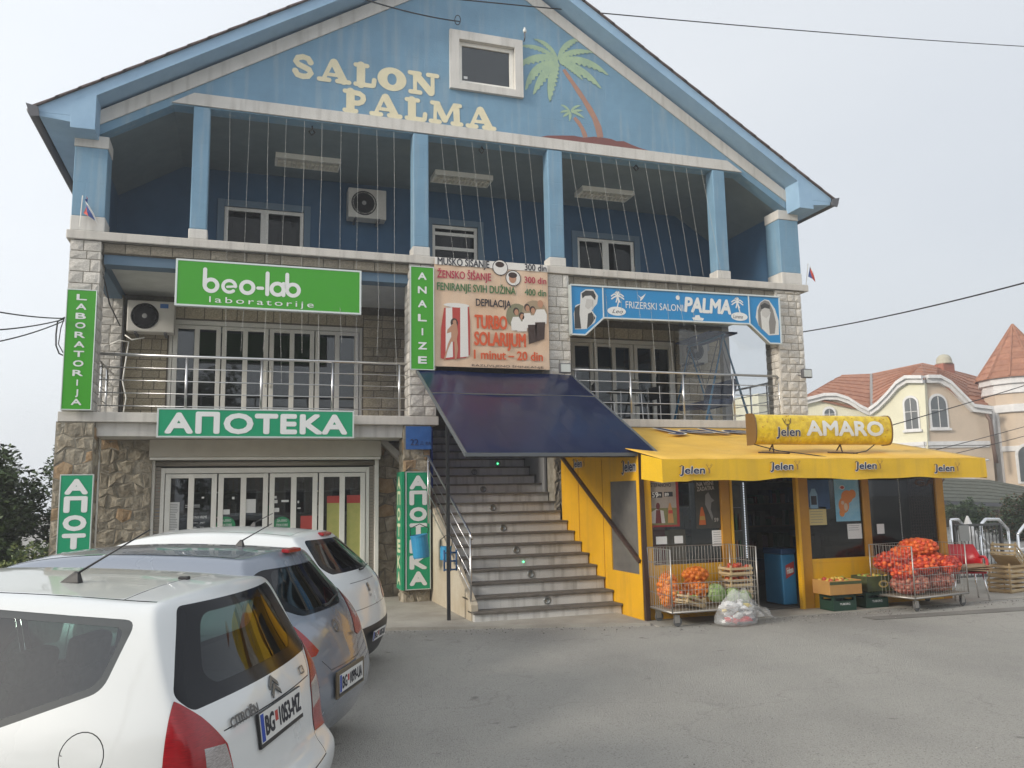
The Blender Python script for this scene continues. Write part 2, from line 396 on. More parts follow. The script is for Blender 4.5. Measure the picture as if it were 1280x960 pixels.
b.add(vs, [(j*n_+i, j*n_+i+1, (j+1)*n_+i+1, (j+1)*n_+i) for j in range(len(ys)-1) for i in range(n_-1)])
struct('ground', b, M_ASPH, smooth=True)
M_PAVE = mat('pavement_concrete', (.30, .275, .235), (.40, .375, .325), rough=.9, scale=1.6, bump=.4, bscale=70, detail=8)
b = MB(); fr = lambda u, v, w_: (u, v, w_)
b.prism([(-8, .9), (-8, -2.35), (1.9, -2.5), (3.1, -2.92), (5.25, -3.62), (5.3, .9)], fr, -.2, .035)
struct('pavement', b, M_PAVE)
b = MB(); b.prism([(-40, 2.2), (-40, -.6), (-8.004, -.6), (-8.004, 2.2)], fr, -.2, .02); struct('verge', b, mat('verge_earth', (.09, .085, .05), (.05, .06, .03), rough=.95, scale=3, bump=.5))
b = MB(); b.prism([(5.3, -3.75), (12.6, -3.6), (14, -2.6), (14, 3), (5.304, 3)], fr, -.2, .006); struct('shop_pavement', b, M_PAVE)
# straight tar-filled trench across the road on the right
b = MB(); b.prism([(8.2, -4.45), (14, -4.9), (30, -6.4), (30, -6.0), (14, -4.55), (8.2, -4.2)], fr, .0, .004); struct('asphalt_patch', b, mat('dark_asphalt', (.15, .14, .125), (.2, .19, .17), rough=.92, scale=2, bump=.4, bscale=120))

# loose grit and crumbs along the pavement edge and over the road
b = MB(); r_ = random.Random(77)
for k in range(760):
    if k < 700: x = r_.uniform(1.6, 12); y = (-2.55-(x-1.9)*.28 if x < 5.3 else -3.75)-abs(r_.gauss(0, .25))
    else: x = r_.uniform(-1, 12); y = r_.uniform(-10, -3.8)
    s = r_.uniform(.003, .009)*(1 if k < 700 else .8); b.k = r_.randrange(2); b.ico((x, y, gz(x, y)+.006+s*.2), s, 1, (1.3, 1, .6))
o = part('grit', b, [mat('pale_grit', (.42, .40, .36), rough=.9), mat('dark_grit', (.09, .08, .07), rough=.9)], None); o['kind'] = 'stuff'
# ================================================================== MAIN BUILDING
CXB = 4.21
BLD = thing('commercial_building', 'three storey blue gabled building with stone piers and white ledges', 'building', (CXB, 0, 0))
mir = lambda x: 2*CXB-x
# floor slabs and ledges
b = MB(); b.box(-2.6, 3.235, 0, 2.9, 2.97, 3.12); part('floor_slab', b, M_LEDGE, BLD, bev=.008)
b = MB(); b.box(5.72, 11.02, 0, 2.9, 2.97, 3.12); part('floor_slab', b, M_LEDGE, BLD, bev=.008)
b = MB(); b.box(-2.62, 11.04, -.03, 2.9, 5.80, 5.94); part('ledge', b, M_LEDGE, BLD, bev=.012)
b = MB(); b.box(-2.1, 2.72, .12, .42, 2.76, 2.969); part('beam', b, M_WHITE, BLD, bev=.005)
b = MB(); b.box(-2.1, 2.72, .42, 1.6, 2.76, 2.969); part('ceiling', b, M_WHITE, BLD)
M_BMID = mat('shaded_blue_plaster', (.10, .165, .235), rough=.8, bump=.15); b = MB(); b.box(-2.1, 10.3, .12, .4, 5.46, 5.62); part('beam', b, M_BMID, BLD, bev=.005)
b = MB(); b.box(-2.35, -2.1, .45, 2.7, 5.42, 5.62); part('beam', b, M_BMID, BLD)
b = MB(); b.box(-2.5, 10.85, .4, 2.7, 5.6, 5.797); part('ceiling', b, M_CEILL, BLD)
b = MB(); b.box(-2.3, 10.65, .1, .3, 5.62, 5.798); part('ledge_backing', b, M_MORT, BLD)
lc = BLD
st_par = thing  # (kept for brevity)
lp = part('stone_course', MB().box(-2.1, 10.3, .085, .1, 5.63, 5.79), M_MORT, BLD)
ashlar(lp, 'F', .075, -2.1, 10.3, 5.63, 5.79, M_SHD, 'shst', hs=(.16, .16), ws=(.22, .38), seed=3)
# upper piers with split-faced limestone
def pier(x0, x1, y1, z0, z1, faces, seed, m_=M_STONE, kind='st'):
    p = part('stone_pier', MB().box(x0+.02, x1-.02, .02, y1-.02, z0, z1), M_MORTL, BLD)
    ashlar(p, 'F', .02, x0, x1, z0+.005, z1-.005, m_, kind, seed=seed, ws=(.16, .34))
    if 'L' in faces: ashlar(p, 'L', x0+.02, .0, y1, z0+.005, z1-.005, m_, kind, seed=seed, ws=(.16, .34))
    if 'R' in faces: ashlar(p, 'R', x1-.02, .0, y1, z0+.005, z1-.005, m_, kind, seed=seed, ws=(.16, .34))
    return p
pier(-2.57, -2.12, .45, 3.12, 5.8, 'R', 11)
pier(2.72, 3.2, .45, 3.12, 5.8, 'LR', 12)
pier(5.3, 5.73, .45, 3.12, 5.8, 'L', 13)
pier(10.24, 10.87, .45, 3.12, 5.8, 'L', 14)
p = part('stone_pier', MB().box(-2.5, -2.08, 2.33, 2.72, 3.12, 5.5), M_MORTL, BLD)
ashlar(p, 'F', 2.33, -2.52, -2.08, 3.13, 5.45, M_STONE, 'st', seed=21, ws=(.16, .34))
p = part('stone_pier', MB().box(5.36, 5.7, .02, .4, 0, 2.97), M_MORTL, BLD)
rubble(p, FR(.02), 5.34, 5.72, 0, 2.96, seed=5)
# lower piers and wall in rubble
p = part('rubble_pier', MB().box(-2.62, -2.1, .02, .45, 0, 2.97), M_MORTL, BLD); rubble(p, FR(.02), -2.62, -2.1, 0, 2.96, seed=1, cell=.27, rust=.06); rubble(p, RF(-2.1), .03, .44, 0, 2.9, seed=2)
p = part('rubble_pier', MB().box(2.64, 3.08, .02, .45, 0, 2.97), M_MORTL, BLD); rubble(p, FR(.02), 2.62, 3.08, 0, 2.55, seed=3, cell=.22, rust=.1); rubble(p, LF(2.64), -.44, -.03, 0, 2.9, seed=4)
p = part('rubble_wall', MB().box(-2.15, -1.35, .86, 1.3, 0, 2.95), M_MORTL, BLD); rubble(p, FR(.86), -2.12, -1.35, 0, 2.76, seed=6, cell=.23, rust=.2)
p = part('rubble_wall', MB().box(2.34, 3.3, 1.16, 1.4, 0, 2.95), M_MORT, BLD); rubble(p, FR(1.16), 2.34, 3.05, 0, 2.76, seed=7, cell=.3, rust=.1)
# outer walls
M_REND = mat('side_render', (.34, .33, .31), (.28, .27, .25), rough=.9, scale=2, bump=.3)
b = MB(); b.box(-2.6, -2.4, 2.72, 9, 0, 7.6); part('side_wall', b, M_REND, BLD)
b = MB(); b.box(10.7, 10.9, 2.72, 9, 0, 7.6); part('side_wall', b, M_REND, BLD)
b = MB(); b.box(-2.4, 10.7, 8.8, 9, 0, 8.2); part('rear_wall', b, M_REND, BLD)
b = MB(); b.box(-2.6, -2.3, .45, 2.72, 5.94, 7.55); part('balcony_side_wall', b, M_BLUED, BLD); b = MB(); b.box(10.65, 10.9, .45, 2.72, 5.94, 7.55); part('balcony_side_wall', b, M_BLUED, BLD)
# back walls with openings (strips around the doors)
def holed(x0, x1, z0, z1, y0, y1, holes):
    b = MB(); xs = sorted({x0, x1}|{h[0] for h in holes}|{h[1] for h in holes}); zs = sorted({z0, z1}|{h[2] for h in holes}|{h[3] for h in holes})
    for i in range(len(xs)-1):
        for j in range(len(zs)-1):
            cx, cz = (xs[i]+xs[i+1])/2, (zs[j]+zs[j+1])/2
            if not any(h[0] < cx < h[1] and h[2] < cz < h[3] for h in holes): b.box(xs[i], xs[i+1], y0, y1, zs[j], zs[j+1])
    return b
D1 = (-1.32, 2.3, 3.12, 5.17); D2 = (6.35, 9.42, 3.12, 5.17)
bw = part('back_wall', holed(-2.5, 10.7, 3.12, 5.6, 2.7, 2.9, [D1, D2]), M_MORT, BLD)
ashlar(bw, 'F', 2.69, -2.06, -1.34, 3.14, 5.17, M_TAN, 'tan', seed=31, ws=(.16, .36), hs=(.14, .22))
ashlar(bw, 'F', 2.69, -1.34, 2.32, 5.19, 5.44, M_TAN, 'tan', seed=32, hs=(.2, .24), ws=(.25, .4))
ashlar(bw, 'F', 2.69, 2.32, 3.3, 3.14, 5.44, M_TAN, 'tan', seed=33, ws=(.2, .4), hs=(.14, .22))
ashlar(bw, 'F', 2.69, 6.0, 9.44, 5.19, 5.44, M_TAN, 'tan', seed=34, hs=(.2, .24), ws=(.25, .4))
ashlar(bw, 'F', 2.69, 9.44, 10.6, 3.14, 5.44, M_TAN, 'tan', seed=35, ws=(.2, .4), hs=(.14, .22))
W2 = [(-.40, 1.11, 6.3, 7.48), (3.75, 4.75, 6.3, 7.48), (7.07, 8.49, 6.3, 7.48)]
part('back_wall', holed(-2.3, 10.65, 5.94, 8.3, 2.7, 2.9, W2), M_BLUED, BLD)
# gable
zt = lambda x: 7.70+.62*(x+3.03)
AP = 4.21
def rake(off, x): return 7.94+.617*(x+2.22)-off
def two(poly): return [poly, [(mir(u), v) for u, v in reversed(poly)]]
gab = [(-2.24, 7.94), (AP, rake(0, AP)), (mir(-2.24), 7.94), (mir(-2.24), 7.54), (mir(-1.17), 8.2), (-1.17, 8.2), (-2.24, 7.54)]
WG = (3.60, 4.82, 9.24, 10.18)
b = MB()
f = FR(0)
# gable wall built around its window
for poly in two([(-2.24, 7.94), (WG[0], rake(0, WG[0])), (WG[0], 8.2), (-1.17, 8.2), (-2.24, 7.54)]): b.prism(poly, f, -.03, -.3)
b.prism([(WG[0], 8.2), (WG[1], 8.2), (WG[1], WG[2]), (WG[0], WG[2])], f, -.03, -.3)
b.prism([(WG[0], WG[3]), (WG[1], WG[3]), (WG[1], rake(0, WG[0])+.02), (AP, rake(0, AP)), (WG[0], rake(0, WG[0]))], f, -.03, -.3)
part('gable_wall', b, M_BLUE, BLD)
for poly in two([(-2.24, 7.94), (AP, rake(0, AP)), (AP, rake(.25, AP)), (-.95, rake(.25, -.95)), (-2.24, 7.70)]):
    part('rake_trim', MB().prism(poly, f, 0, -.027), M_WHITE, BLD, bev=.004)
part('beam_trim', MB().prism([(-1.2, 8.22), (mir(-1.2), 8.22), (mir(-.86), 8.43), (-.86, 8.43)], f, .006, -.027), M_WHITE, BLD, bev=.004)
# gable window
fw_ = MB(); 
for a in ((3.48, 3.66, 9.15, 10.30), (4.74, 4.90, 9.15, 10.30), (3.66, 4.74, 9.15, 9.29), (3.66, 4.74, 10.13, 10.30)): fw_.box(a[0], a[1], -.035, .06, a[2], a[3])
win = part('window', fw_, M_WHITE, BLD, bev=.004)
b = MB()
for a in ((3.66, 3.73, 9.29, 10.13), (4.66, 4.74, 9.29, 10.13), (3.73, 4.66, 9.29, 9.37), (3.73, 4.66, 10.06, 10.13)): b.box(a[0], a[1], .06, .12, a[2], a[3])
part('frame', b, M_PVC, win, bev=.004)
part('pane', MB().box(3.73, 4.66, .09, .1, 9.37, 10.06), M_GLASS, win)
part('sticker', MB().box(3.77, 3.84, .084, .089, 9.42, 9.47), M_PAPER, win)
part('blind', MB().box(3.66, 4.74, .2, .22, 9.29, 10.13), mat('grey_blind', (.16, .18, .2), rough=.8), win)
# roof: two decks with blue soffit boards, tile courses on top
M_TILE = mat('roof_tile', (.10, .075, .07), (.16, .12, .11), rough=.8, scale=5, vary=.1)
for side in (0, 1):
    g = (lambda x: x) if side == 0 else mir
    fy = lambda u, v, w_: (g(u), w_, v)
    dk = part('roof_deck', MB().prism([(-3.03, 7.62), (-2.58, 7.62), (-2.57, zt(-2.57)-.2), (AP, zt(AP)-.2), (AP, zt(AP)), (-3.03, zt(-3.03))], fy, -.4, 9.3), M_BLUEL, BLD)
    part('eave_soffit', MB().prism([(-3.0, 7.555), (-2.4, 7.50), (-2.4, 7.618), (-3.0, 7.618)], fy, -.398, 9.3), M_BLUEL, BLD)
    part('eave_box', MB().prism([(-2.58, 7.43), (-2.235, 7.43), (-2.235, zt(-2.235)-.1), (-2.58, zt(-2.58)-.1)], fy, -.402, .02), M_BLUEL, BLD, bev=.006)
    # tile edge along the rake: overlapping courses
    L_ = math.hypot(AP+3.1, (AP+3.1)*.62); nC = 24
    for k in range(nC):
        xa = -3.1+(AP+3.1)*k/nC; xb = -3.1+(AP+3.1)*(k+1)/nC+.05
        part('tile_course', MB().prism([(xa, zt(xa)+.003), (xb, zt(xb)+.003), (xb, zt(xb)+.022), (xa, zt(xa)+.036)], fy, -.45, 9.35), M_TILE, BLD)
    b = MB(); gx = g(-3.09); b.tube([(gx, -.47, 7.60), (gx, 9.3, 7.60)], .065, 10); gt = part('gutter', b, M_GUTTER, BLD, smooth=True)
    b = MB(); b.prism([(-3.17, 7.70), (-3.0, 7.66), (-2.98, 7.52), (-3.10, 7.50)], fy, -.49, -.46); part('gutter_end', b, M_GUTTER, BLD)
    # sloped ceiling inside the balcony
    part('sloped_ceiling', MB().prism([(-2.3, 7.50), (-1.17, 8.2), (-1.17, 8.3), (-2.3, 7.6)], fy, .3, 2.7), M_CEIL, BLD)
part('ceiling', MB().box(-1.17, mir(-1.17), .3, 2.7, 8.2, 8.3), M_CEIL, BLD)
# attic columns
def column(x0, x1, base=.17):
    c = part('column', MB().box(x0, x1, .0, .27, 5.94+base, 8.2), M_BLUE, BLD, bev=.02)
    part('column_base', MB().box(x0-.015, x1+.015, -.015, .285, 5.94, 5.94+base), M_WHITE, c, bev=.015)
for x0, x1 in ((-.86, -.60), (2.80, 3.08), (5.36, 5.66), (8.92, 9.20)): column(x0, x1)
for x0, x1 in ((-2.57, -2.10), (10.43, 10.90)):
    c = part('corner_column', MB().box(x0, x1, .0, .45, 6.18, 7.30), M_BLUE, BLD, bev=.01)
    part('column_base', MB().box(x0-.01, x1+.01, -.01, .46, 5.94, 6.178), M_WHITE, c, bev=.015)
    part('column_cap', MB().box(x0-.01, x1+.01, -.01, .46, 7.302, 7.5), M_WHITE, c, bev=.01)
b = MB()
# attic windows
M_TRIMD = mat('blue_window_surround', (.13, .20, .27), rough=.7)
for i, (x0, x1, z0, z1) in enumerate(W2):
    s = MB(); t_ = .13
    for a in ((x0-t_, x0, z0-t_, z1+t_), (x1, x1+t_, z0-t_, z1+t_), (x0, x1, z1, z1+t_), (x0, x1, z0-t_, z0)): s.box(a[0], a[1], 2.66, 2.75, a[2], a[3])
    wn = part('window', s, M_TRIMD, BLD, bev=.005)
    fr_ = MB(); q = .07
    for a in ((x0, x0+q, z0, z1), (x1-q, x1, z0, z1), (x0+q, x1-q, z1-q, z1), (x0+q, x1-q, z0, z0+q)): fr_.box(a[0], a[1], 2.72, 2.79, a[2], a[3])
    if i == 1:
        for zz in (6.98, 7.30): fr_.box(x0+q, x1-q, 2.722, 2.788, zz-.035, zz+.035)
        panes = [(x0+q, x1-q, z0+q, 6.945), (x0+q, x1-q, 7.015, 7.265), (x0+q, x1-q, 7.335, z1-q)]
    else:
        mx_ = (x0+x1)/2; fr_.box(mx_-.075, mx_+.075, 2.715, 2.785, z0+q, z1-q); panes = [(x0+q, mx_-.075, z0+q, z1-q), (mx_+.075, x1-q, z0+q, z1-q)]
    part('frame', fr_, M_PVC, wn, bev=.004)
    for a in panes: part('pane', MB().box(a[0], a[1], 2.75, 2.76, a[2], a[3]), M_GLASSD, wn)
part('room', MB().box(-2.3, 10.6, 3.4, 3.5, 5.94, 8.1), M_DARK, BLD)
# glazed door sets: each unit has two leaves
def doorset(X0, X1, Z0, Z1, Y, n, curtains=False):
    b = MB(); q = .06
    b.box(X0, X0+q, Y, Y+.1, Z0, Z1); b.box(X1-q, X1, Y, Y+.1, Z0, Z1); b.box(X0+q, X1-q, Y, Y+.1, Z1-.09, Z1)
    us = (X1-X0-2*q)/n
    fr0 = part('door_frame', b, M_PVC, BLD, bev=.006)
    for k in range(n):
        a = X0+q+us*k; c = a+us; d = MB(); e = .085 if k % 1 == 0 else .05; g_ = .012
        d.box(a+g_, a+.095, Y-.02, Y+.06, Z0, Z1-.1); d.box(c-.095, c-g_, Y-.02, Y+.06, Z0, Z1-.1)
        mxx = (a+c)/2; d.box(mxx-.045, mxx+.045, Y-.022, Y+.058, Z0+.001, Z1-.101)
        d.box(a+.095, c-.095, Y-.019, Y+.059, Z1-.17, Z1-.102); d.box(a+.095, c-.095, Y-.019, Y+.059, Z0, Z0+.12)
        dr = part('door', d, M_PVC, BLD, bev=.006)
        for (u0, u1) in ((a+.095, mxx-.045), (mxx+.045, c-.095)): part('pane', MB().box(u0, u1, Y+.02, Y+.03, Z0+.12, Z1-.17), M_GLASS, dr)
        if k in (1, 2):
            hx = (c-.05) if k == 1 else (a+.05)
            part('handle', MB().tube([(hx, Y-.02, Z0+1.16), (hx, Y-.075, Z0+1.12), (hx, Y-.085, Z0+.98), (hx, Y-.075, Z0+.84), (hx, Y-.02, Z0+.80)], .014, 8), M_PVC, dr, smooth=True)
    return fr0
doorset(D1[0], D1[1], D1[2], D1[3], 2.72, 4)
doorset(D2[0], D2[1], D2[2], D2[3], 2.72, 3)
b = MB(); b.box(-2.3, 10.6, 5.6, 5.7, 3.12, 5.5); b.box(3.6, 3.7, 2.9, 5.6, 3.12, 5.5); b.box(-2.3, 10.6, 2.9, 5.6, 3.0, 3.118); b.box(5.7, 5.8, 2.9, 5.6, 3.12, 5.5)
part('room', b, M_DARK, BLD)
# pharmacy storefront
PX0, PX1, PY = -1.26, 2.24, 1.0
doorset(PX0+.04, PX1-.04, .035, 2.30, PY, 4)
for xx in (PX0-.12, PX1+.05): part('shutter_frame', MB().box(xx, xx+.07, PY-.06, PY+.1, .035, 2.42), M_PVC, BLD, bev=.006)
b = MB()
for xx in (PX0-.049, PX1-.039):
    for k in range(40): b.box(xx, xx+.088, PY+.01, PY+.03, .04+k*.057, .04+k*.057+.05)
o = part('shutter_guide', b, mat('shutter_metal', (.28, .25, .21), rough=.5, metal=.4), BLD); o['kind'] = 'stuff'
bx = part('shutter_box', MB().box(PX0-.13, PX1+.13, PY-.28, PY+.12, 2.47, 2.757), mat('beige_metal', (.52, .48, .40), (.46, .42, .35), rough=.5, scale=3), BLD, bev=.012)
part('shutter_lip', MB().box(PX0-.12, PX1+.12, PY-.24, PY+.05, 2.425, 2.468), M_PVC, bx, bev=.006)
part('shutter_roll', MB().tube([(PX0-.05, PY-.02, 2.37), (PX1+.05, PY-.02, 2.37)], .045, 10), mat('shutter_metal', (.28, .25, .21)), bx, smooth=True)
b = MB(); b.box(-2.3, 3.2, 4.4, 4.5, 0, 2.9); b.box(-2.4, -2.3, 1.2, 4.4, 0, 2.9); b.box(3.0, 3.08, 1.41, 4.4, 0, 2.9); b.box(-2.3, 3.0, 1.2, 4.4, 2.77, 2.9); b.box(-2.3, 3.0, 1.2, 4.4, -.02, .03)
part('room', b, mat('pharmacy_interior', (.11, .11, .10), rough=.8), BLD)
part('conduit', MB().tube([(-2.08, .5, .3), (-2.08, .5, 2.75)], .012, 6), M_PVC, BLD, smooth=True)
part('stair_soffit', MB().prism([(2.35, 2.76), (2.95, 2.2), (2.95, 2.36), (2.5, 2.76)], FR(1.0), .1, -.14), M_WHITE, BLD)
# pharmacy window prints and shelves
def prn(x0, x1, z0, z1, y, m_, name='window_poster', par=None, lab=None):
    return part(name, MB().box(x0, x1, y-.003, y, z0, z1), m_, par or BLD, label=lab)
M_POSY = mat('yellow_print', (.42, .40, .12), (.35, .36, .10), rough=.6); M_POSR = mat('red_print', (.42, .05, .04), rough=.6); M_GRN = mat('green_sticker', (.02, .25, .10), rough=.5)
def uz(px, py): q = at(px, py, Y=PY-.03); return q.x, q.z
def prp(x0, y0, x1, y1, m_, **k):
    a = uz(x0, y0); c = uz(x1, y1); return prn(a[0], c[0], c[1], a[1], PY+.012, m_, **k)
YW = PY+.012
prp(209, 628, 223, 665, M_PAPER, lab='white notice full of small print')
prp(409, 629, 428, 710, M_POSY); prp(409, 620, 428, 628.6, M_POSR); prp(434, 629, 453, 712, M_POSY); prp(434, 619, 453, 628.6, M_POSR)
prp(306, 624, 319.5, 641, M_PAPER)
for q in ((341, 625, 347, 629), (352, 625, 361, 627.5), (341.5, 635, 349, 640), (343, 620, 346, 623), (290, 621, 293, 624), (252, 621, 255, 623), (372, 626, 374, 629), (394, 624, 396, 627), (394, 634, 396, 636), (372, 634.5, 376, 636), (279, 637, 287, 643)): prp(*q, M_PAPER)
prp(376, 645, 391, 661, M_POSR)
def decal(fn, m_, par=BLD, name='lettering', lab=None):
    b = MB(); fn(b); return part(name, b, m_, par, label=lab)
for cx in (282, 352.5):
    a = uz(cx, 656); b = MB(); b.prism(ell(a[0], a[1]-.02, .155, .155, 24), FR(YW), .0, .003); s_ = part('sticker', b, M_GRN, BLD, label='round green sticker in pharmacy window')
    decal(lambda b: [text(b, l, FR(YW), a[0], a[1]+.05-.075*i, .04, wd, off=.01, w_=.005, align='c') for i, (l, wd) in enumerate((('ДАЈЕМО', .17), ('ЛЕКОВЕ', .2), ('НА РЕЦЕПТ', .23)))], M_LETW, s_)
a = uz(248, 648)
decal(lambda b: [text(b, l, FR(YW), a[0], a[1]-.0-.085*i, h, wd, off=.008, w_=.004, align='c') for i, (l, h, wd) in enumerate((('RADNO VREME', .04, .26), ('PON - PET', .022, .2), ('08h - 21h', .035, .18), ('SUBOTA', .022, .14), ('08h - 15h', .035, .18)))], M_LETW)
b = MB(); a0 = uz(232, 632); 
for z in (0, -.03): b.box(a0[0]-.01, a0[0]+.22, YW-.004, YW-.001, a0[1]+z, a0[1]+z+.008)
part('lettering', b, M_LETW, BLD)
b = MB(); r_ = random.Random(4)
a = uz(209, 628); c = uz(223, 665)
for k in range(16):
    z = a[1]-.03-k*(a[1]-c[1]-.05)/16; b.box(a[0]+.02, c[0]-.02-r_.random()*.04, YW-.0065, YW-.0045, z-.008, z)
part('lettering', b, mat('grey_print', (.2, .2, .2)), BLD)
b = MB(); r_ = random.Random(9)
for k in range(4):
    b.box(-1.9, 2.6, 4.0, 4.35, .4+k*.5, .43+k*.5)
sh = part('shelf', b, M_PVC, BLD)
b = MB()
for k in range(4):
    x = -1.8
    while x < 2.4:
        wd = r_.uniform(.05, .14); h = r_.uniform(.12, .32); b.k = r_.randrange(4); b.box(x, x+wd, 4.02, 4.3, .431+k*.5, .43+k*.5+h); x += wd+r_.uniform(.01, .12)
o = part('medicine_boxes', b, [M_PAPER, M_POSR, M_GRN, mat('blue_print', (.05, .15, .4))], sh); o['kind'] = 'stuff'

# ================================================================== STAIRS
RISE, RUN, SX0, SX1 = .1642, .29, 3.22, 5.3
M_MARB = streaky('marble_riser', (.64, .63, .60), (.20, .185, .16), rough=.55, amt=.75, bump=.1)
M_TREAD = mat('tread_stone', (.10, .088, .075), (.16, .145, .125), rough=.7, scale=6)
ST = thing('entrance_staircase', 'wide marble staircase climbing to the first floor under the dark blue canopy', 'stairs', ((SX0+SX1)/2, -2.6, 0))
for k in range(19):
    y = -2.59+RUN*k; x0 = SX0-.0; 
    xa = x0-(.12 if k < 2 else 0); xb = SX1+(.05 if k < 12 else 0)
    sp_ = part('step', MB().box(xa+.02, xb-.01, y+.03, y+RUN+.05 if k < 18 else y+.3, RISE*k if k else 0, RISE*(k+1)-.03), M_MARB, ST)
    part('tread', MB().box(xa, xb, y-.003, y+RUN+.028, RISE*(k+1)-.03, RISE*(k+1)), M_TREAD, sp_, bev=.006)
    if k in (1, 3, 5, 7, 9, 11, 13) or k in (14,):
        cx = {1: 4.30, 3: 4.26, 5: 4.23, 7: 4.2, 9: 4.2, 11: 4.2, 13: 4.2, 14: 4.75}[k]
        b = MB(); b.lathe((cx, y+.031, RISE*(k+.5)-.015), [(.058, .0), (.058, .008), (.04, .012), (.036, .004), (.001, .004)], 18, (0, -1, 0))
        l_ = part('step_light', b, mat('dull_metal', (.25, .26, .25), rough=.4, metal=.6), sp_, smooth=True)
        gcol = k in (5, 14)
for k, cx in ((4, 4.24), (14, 4.75), (14, 3.35)):
    y = -2.59+RUN*k
    b = MB(); b.lathe((cx, y+.018, RISE*(k+.5)-.015), [(.014, 0), (.014, .004)], 10, (0, -1, 0)); part('led', b, mat('green_led', (.1, .9, .35), emit=2.5), ST)
# left cheek wall of the stairs
M_CHEEK = mat('stained_render', (.50, .45, .36), (.40, .33, .23), rough=.85, scale=1.5, bump=.2)
b = MB(); b.prism([(-2.45, 0), (2.7, 0), (2.7, 2.9), (2.3, 2.9), (-2.45, .25)], lambda u, v, w_: (w_, u, v), 3.10, 3.205)
part('cheek_wall', b, M_CHEEK, ST, bev=.006)
# stairwell walls, with an added panel coloured like blue light through the canopy
b = MB(); b.box(3.2, 3.235, .46, 2.7, 1.9, 5.6); part('canopy_glow_panel', b, mat('canopy_glow_blue', (.02, .06, .34), (.03, .08, .40), rough=.4, scale=2), ST)
b = MB(); b.box(5.32, 5.36, .46, 2.7, 0, 5.6); b.box(3.235, 5.32, 3.1, 3.2, 2.9, 5.6); part('stairwell_wall', b, mat('stairwell_render', (.28, .28, .28), rough=.9), ST)
# stair railing
RL = thing('stair_railing', 'steel tube railing running up the left side of the staircase', 'railing', (3.0, -2.5, 0))
a, c = Vector((2.98, -.30, 2.42)), Vector((3.12, -2.38, 1.22))
part('handrail', MB().tube([(2.98, .05, 2.45), a, c, (3.12, -2.44, 1.15)], .018, 10), M_STEEL, RL, smooth=True)
for t_ in (0, .5, 1): q = a.lerp(c, t_); part('post', MB().tube([q, (q.x, q.y, max(.03, q.z-1.18 if t_ == 1 else q.z-1.1))], .015, 10), M_STEEL, RL, smooth=True)
for k in range(1, 5): part('rail', MB().tube([a-Vector((0, 0, .2*k)), c-Vector((0, 0, .2*k))], .007, 8), M_STEEL, RL, smooth=True)

# ================================================================== BALCONY RAILINGS
def railing(lab, x0, x1, posts, side=None, y=.1):
    t = thing('balcony_railing', lab, 'railing', ((x0+x1)/2, y, 3.12), group='steel balcony railings')
    part('handrail', MB().tube([(x0, y, 4.03), (x1, y, 4.03)], .024, 10), M_STEEL, t, smooth=True)
    for z in (3.83, 3.63, 3.43, 3.23): part('rail', MB().tube([(x0, y, z), (x1, y, z)], .009, 8), M_STEEL, t, smooth=True)
    for x in posts: part('post', MB().tube([(x, y-.01, 3.12), (x, y-.01, 4.01)], .02, 10), M_STEEL, t, smooth=True)
    if side is not None:
        part('handrail', MB().tube([(side, y, 4.03), (side, 2.3, 4.03)], .024, 10), M_STEEL, t, smooth=True)
        for z in (3.83, 3.63, 3.43, 3.23): part('rail', MB().tube([(side, y+.4, z), (side, 2.3, z)], .009, 8), M_STEEL, t, smooth=True)
        for yy in (.55, 1.1, 1.7): part('post', MB().tube([(side, yy, 3.12), (side, yy, 4.01)], .02, 10), M_STEEL, t, smooth=True)
    return t
px_ = lambda p: at(p, 480, Y=.1).x
railing('steel tube railing of the laboratory balcony above the pharmacy', -2.08, 2.7, [px_(232.7), px_(326.6), px_(415.3), px_(499)], side=-2.2)
railing('steel tube railing of the hair salon balcony above the yellow awning', 5.74, 10.22, [px_(719), px_(787.7), px_(853.5), px_(916), px_(973)], side=10.7)
# ================================================================== SIGNS
def rect_sign(name, label, x0, x1, z0, z1, y, m_, fr_m=M_ALU, t=.09, rim=.022, group=None):
    s = thing(name, label, 'sign', ((x0+x1)/2, y, z0), group=group)
    part('panel', MB().box(x0+rim, x1-rim, y-t+.006, y, z0+rim, z1-rim), m_, s)
    b = MB()
    for a in ((x0, x0+rim, z0, z1), (x1-rim, x1, z0, z1), (x0+rim, x1-rim, z0, z0+rim), (x0+rim, x1-rim, z1-rim, z1)): b.box(a[0], a[1], y-t, y+.001, a[2], a[3])
    part('frame', b, fr_m, s, bev=.003); return s, FR(y-t+.006)
def letter(s, fn, m_, lab=None, name='lettering'):
    b = MB(); fn(b); return part(name, b, m_, s, label=lab)
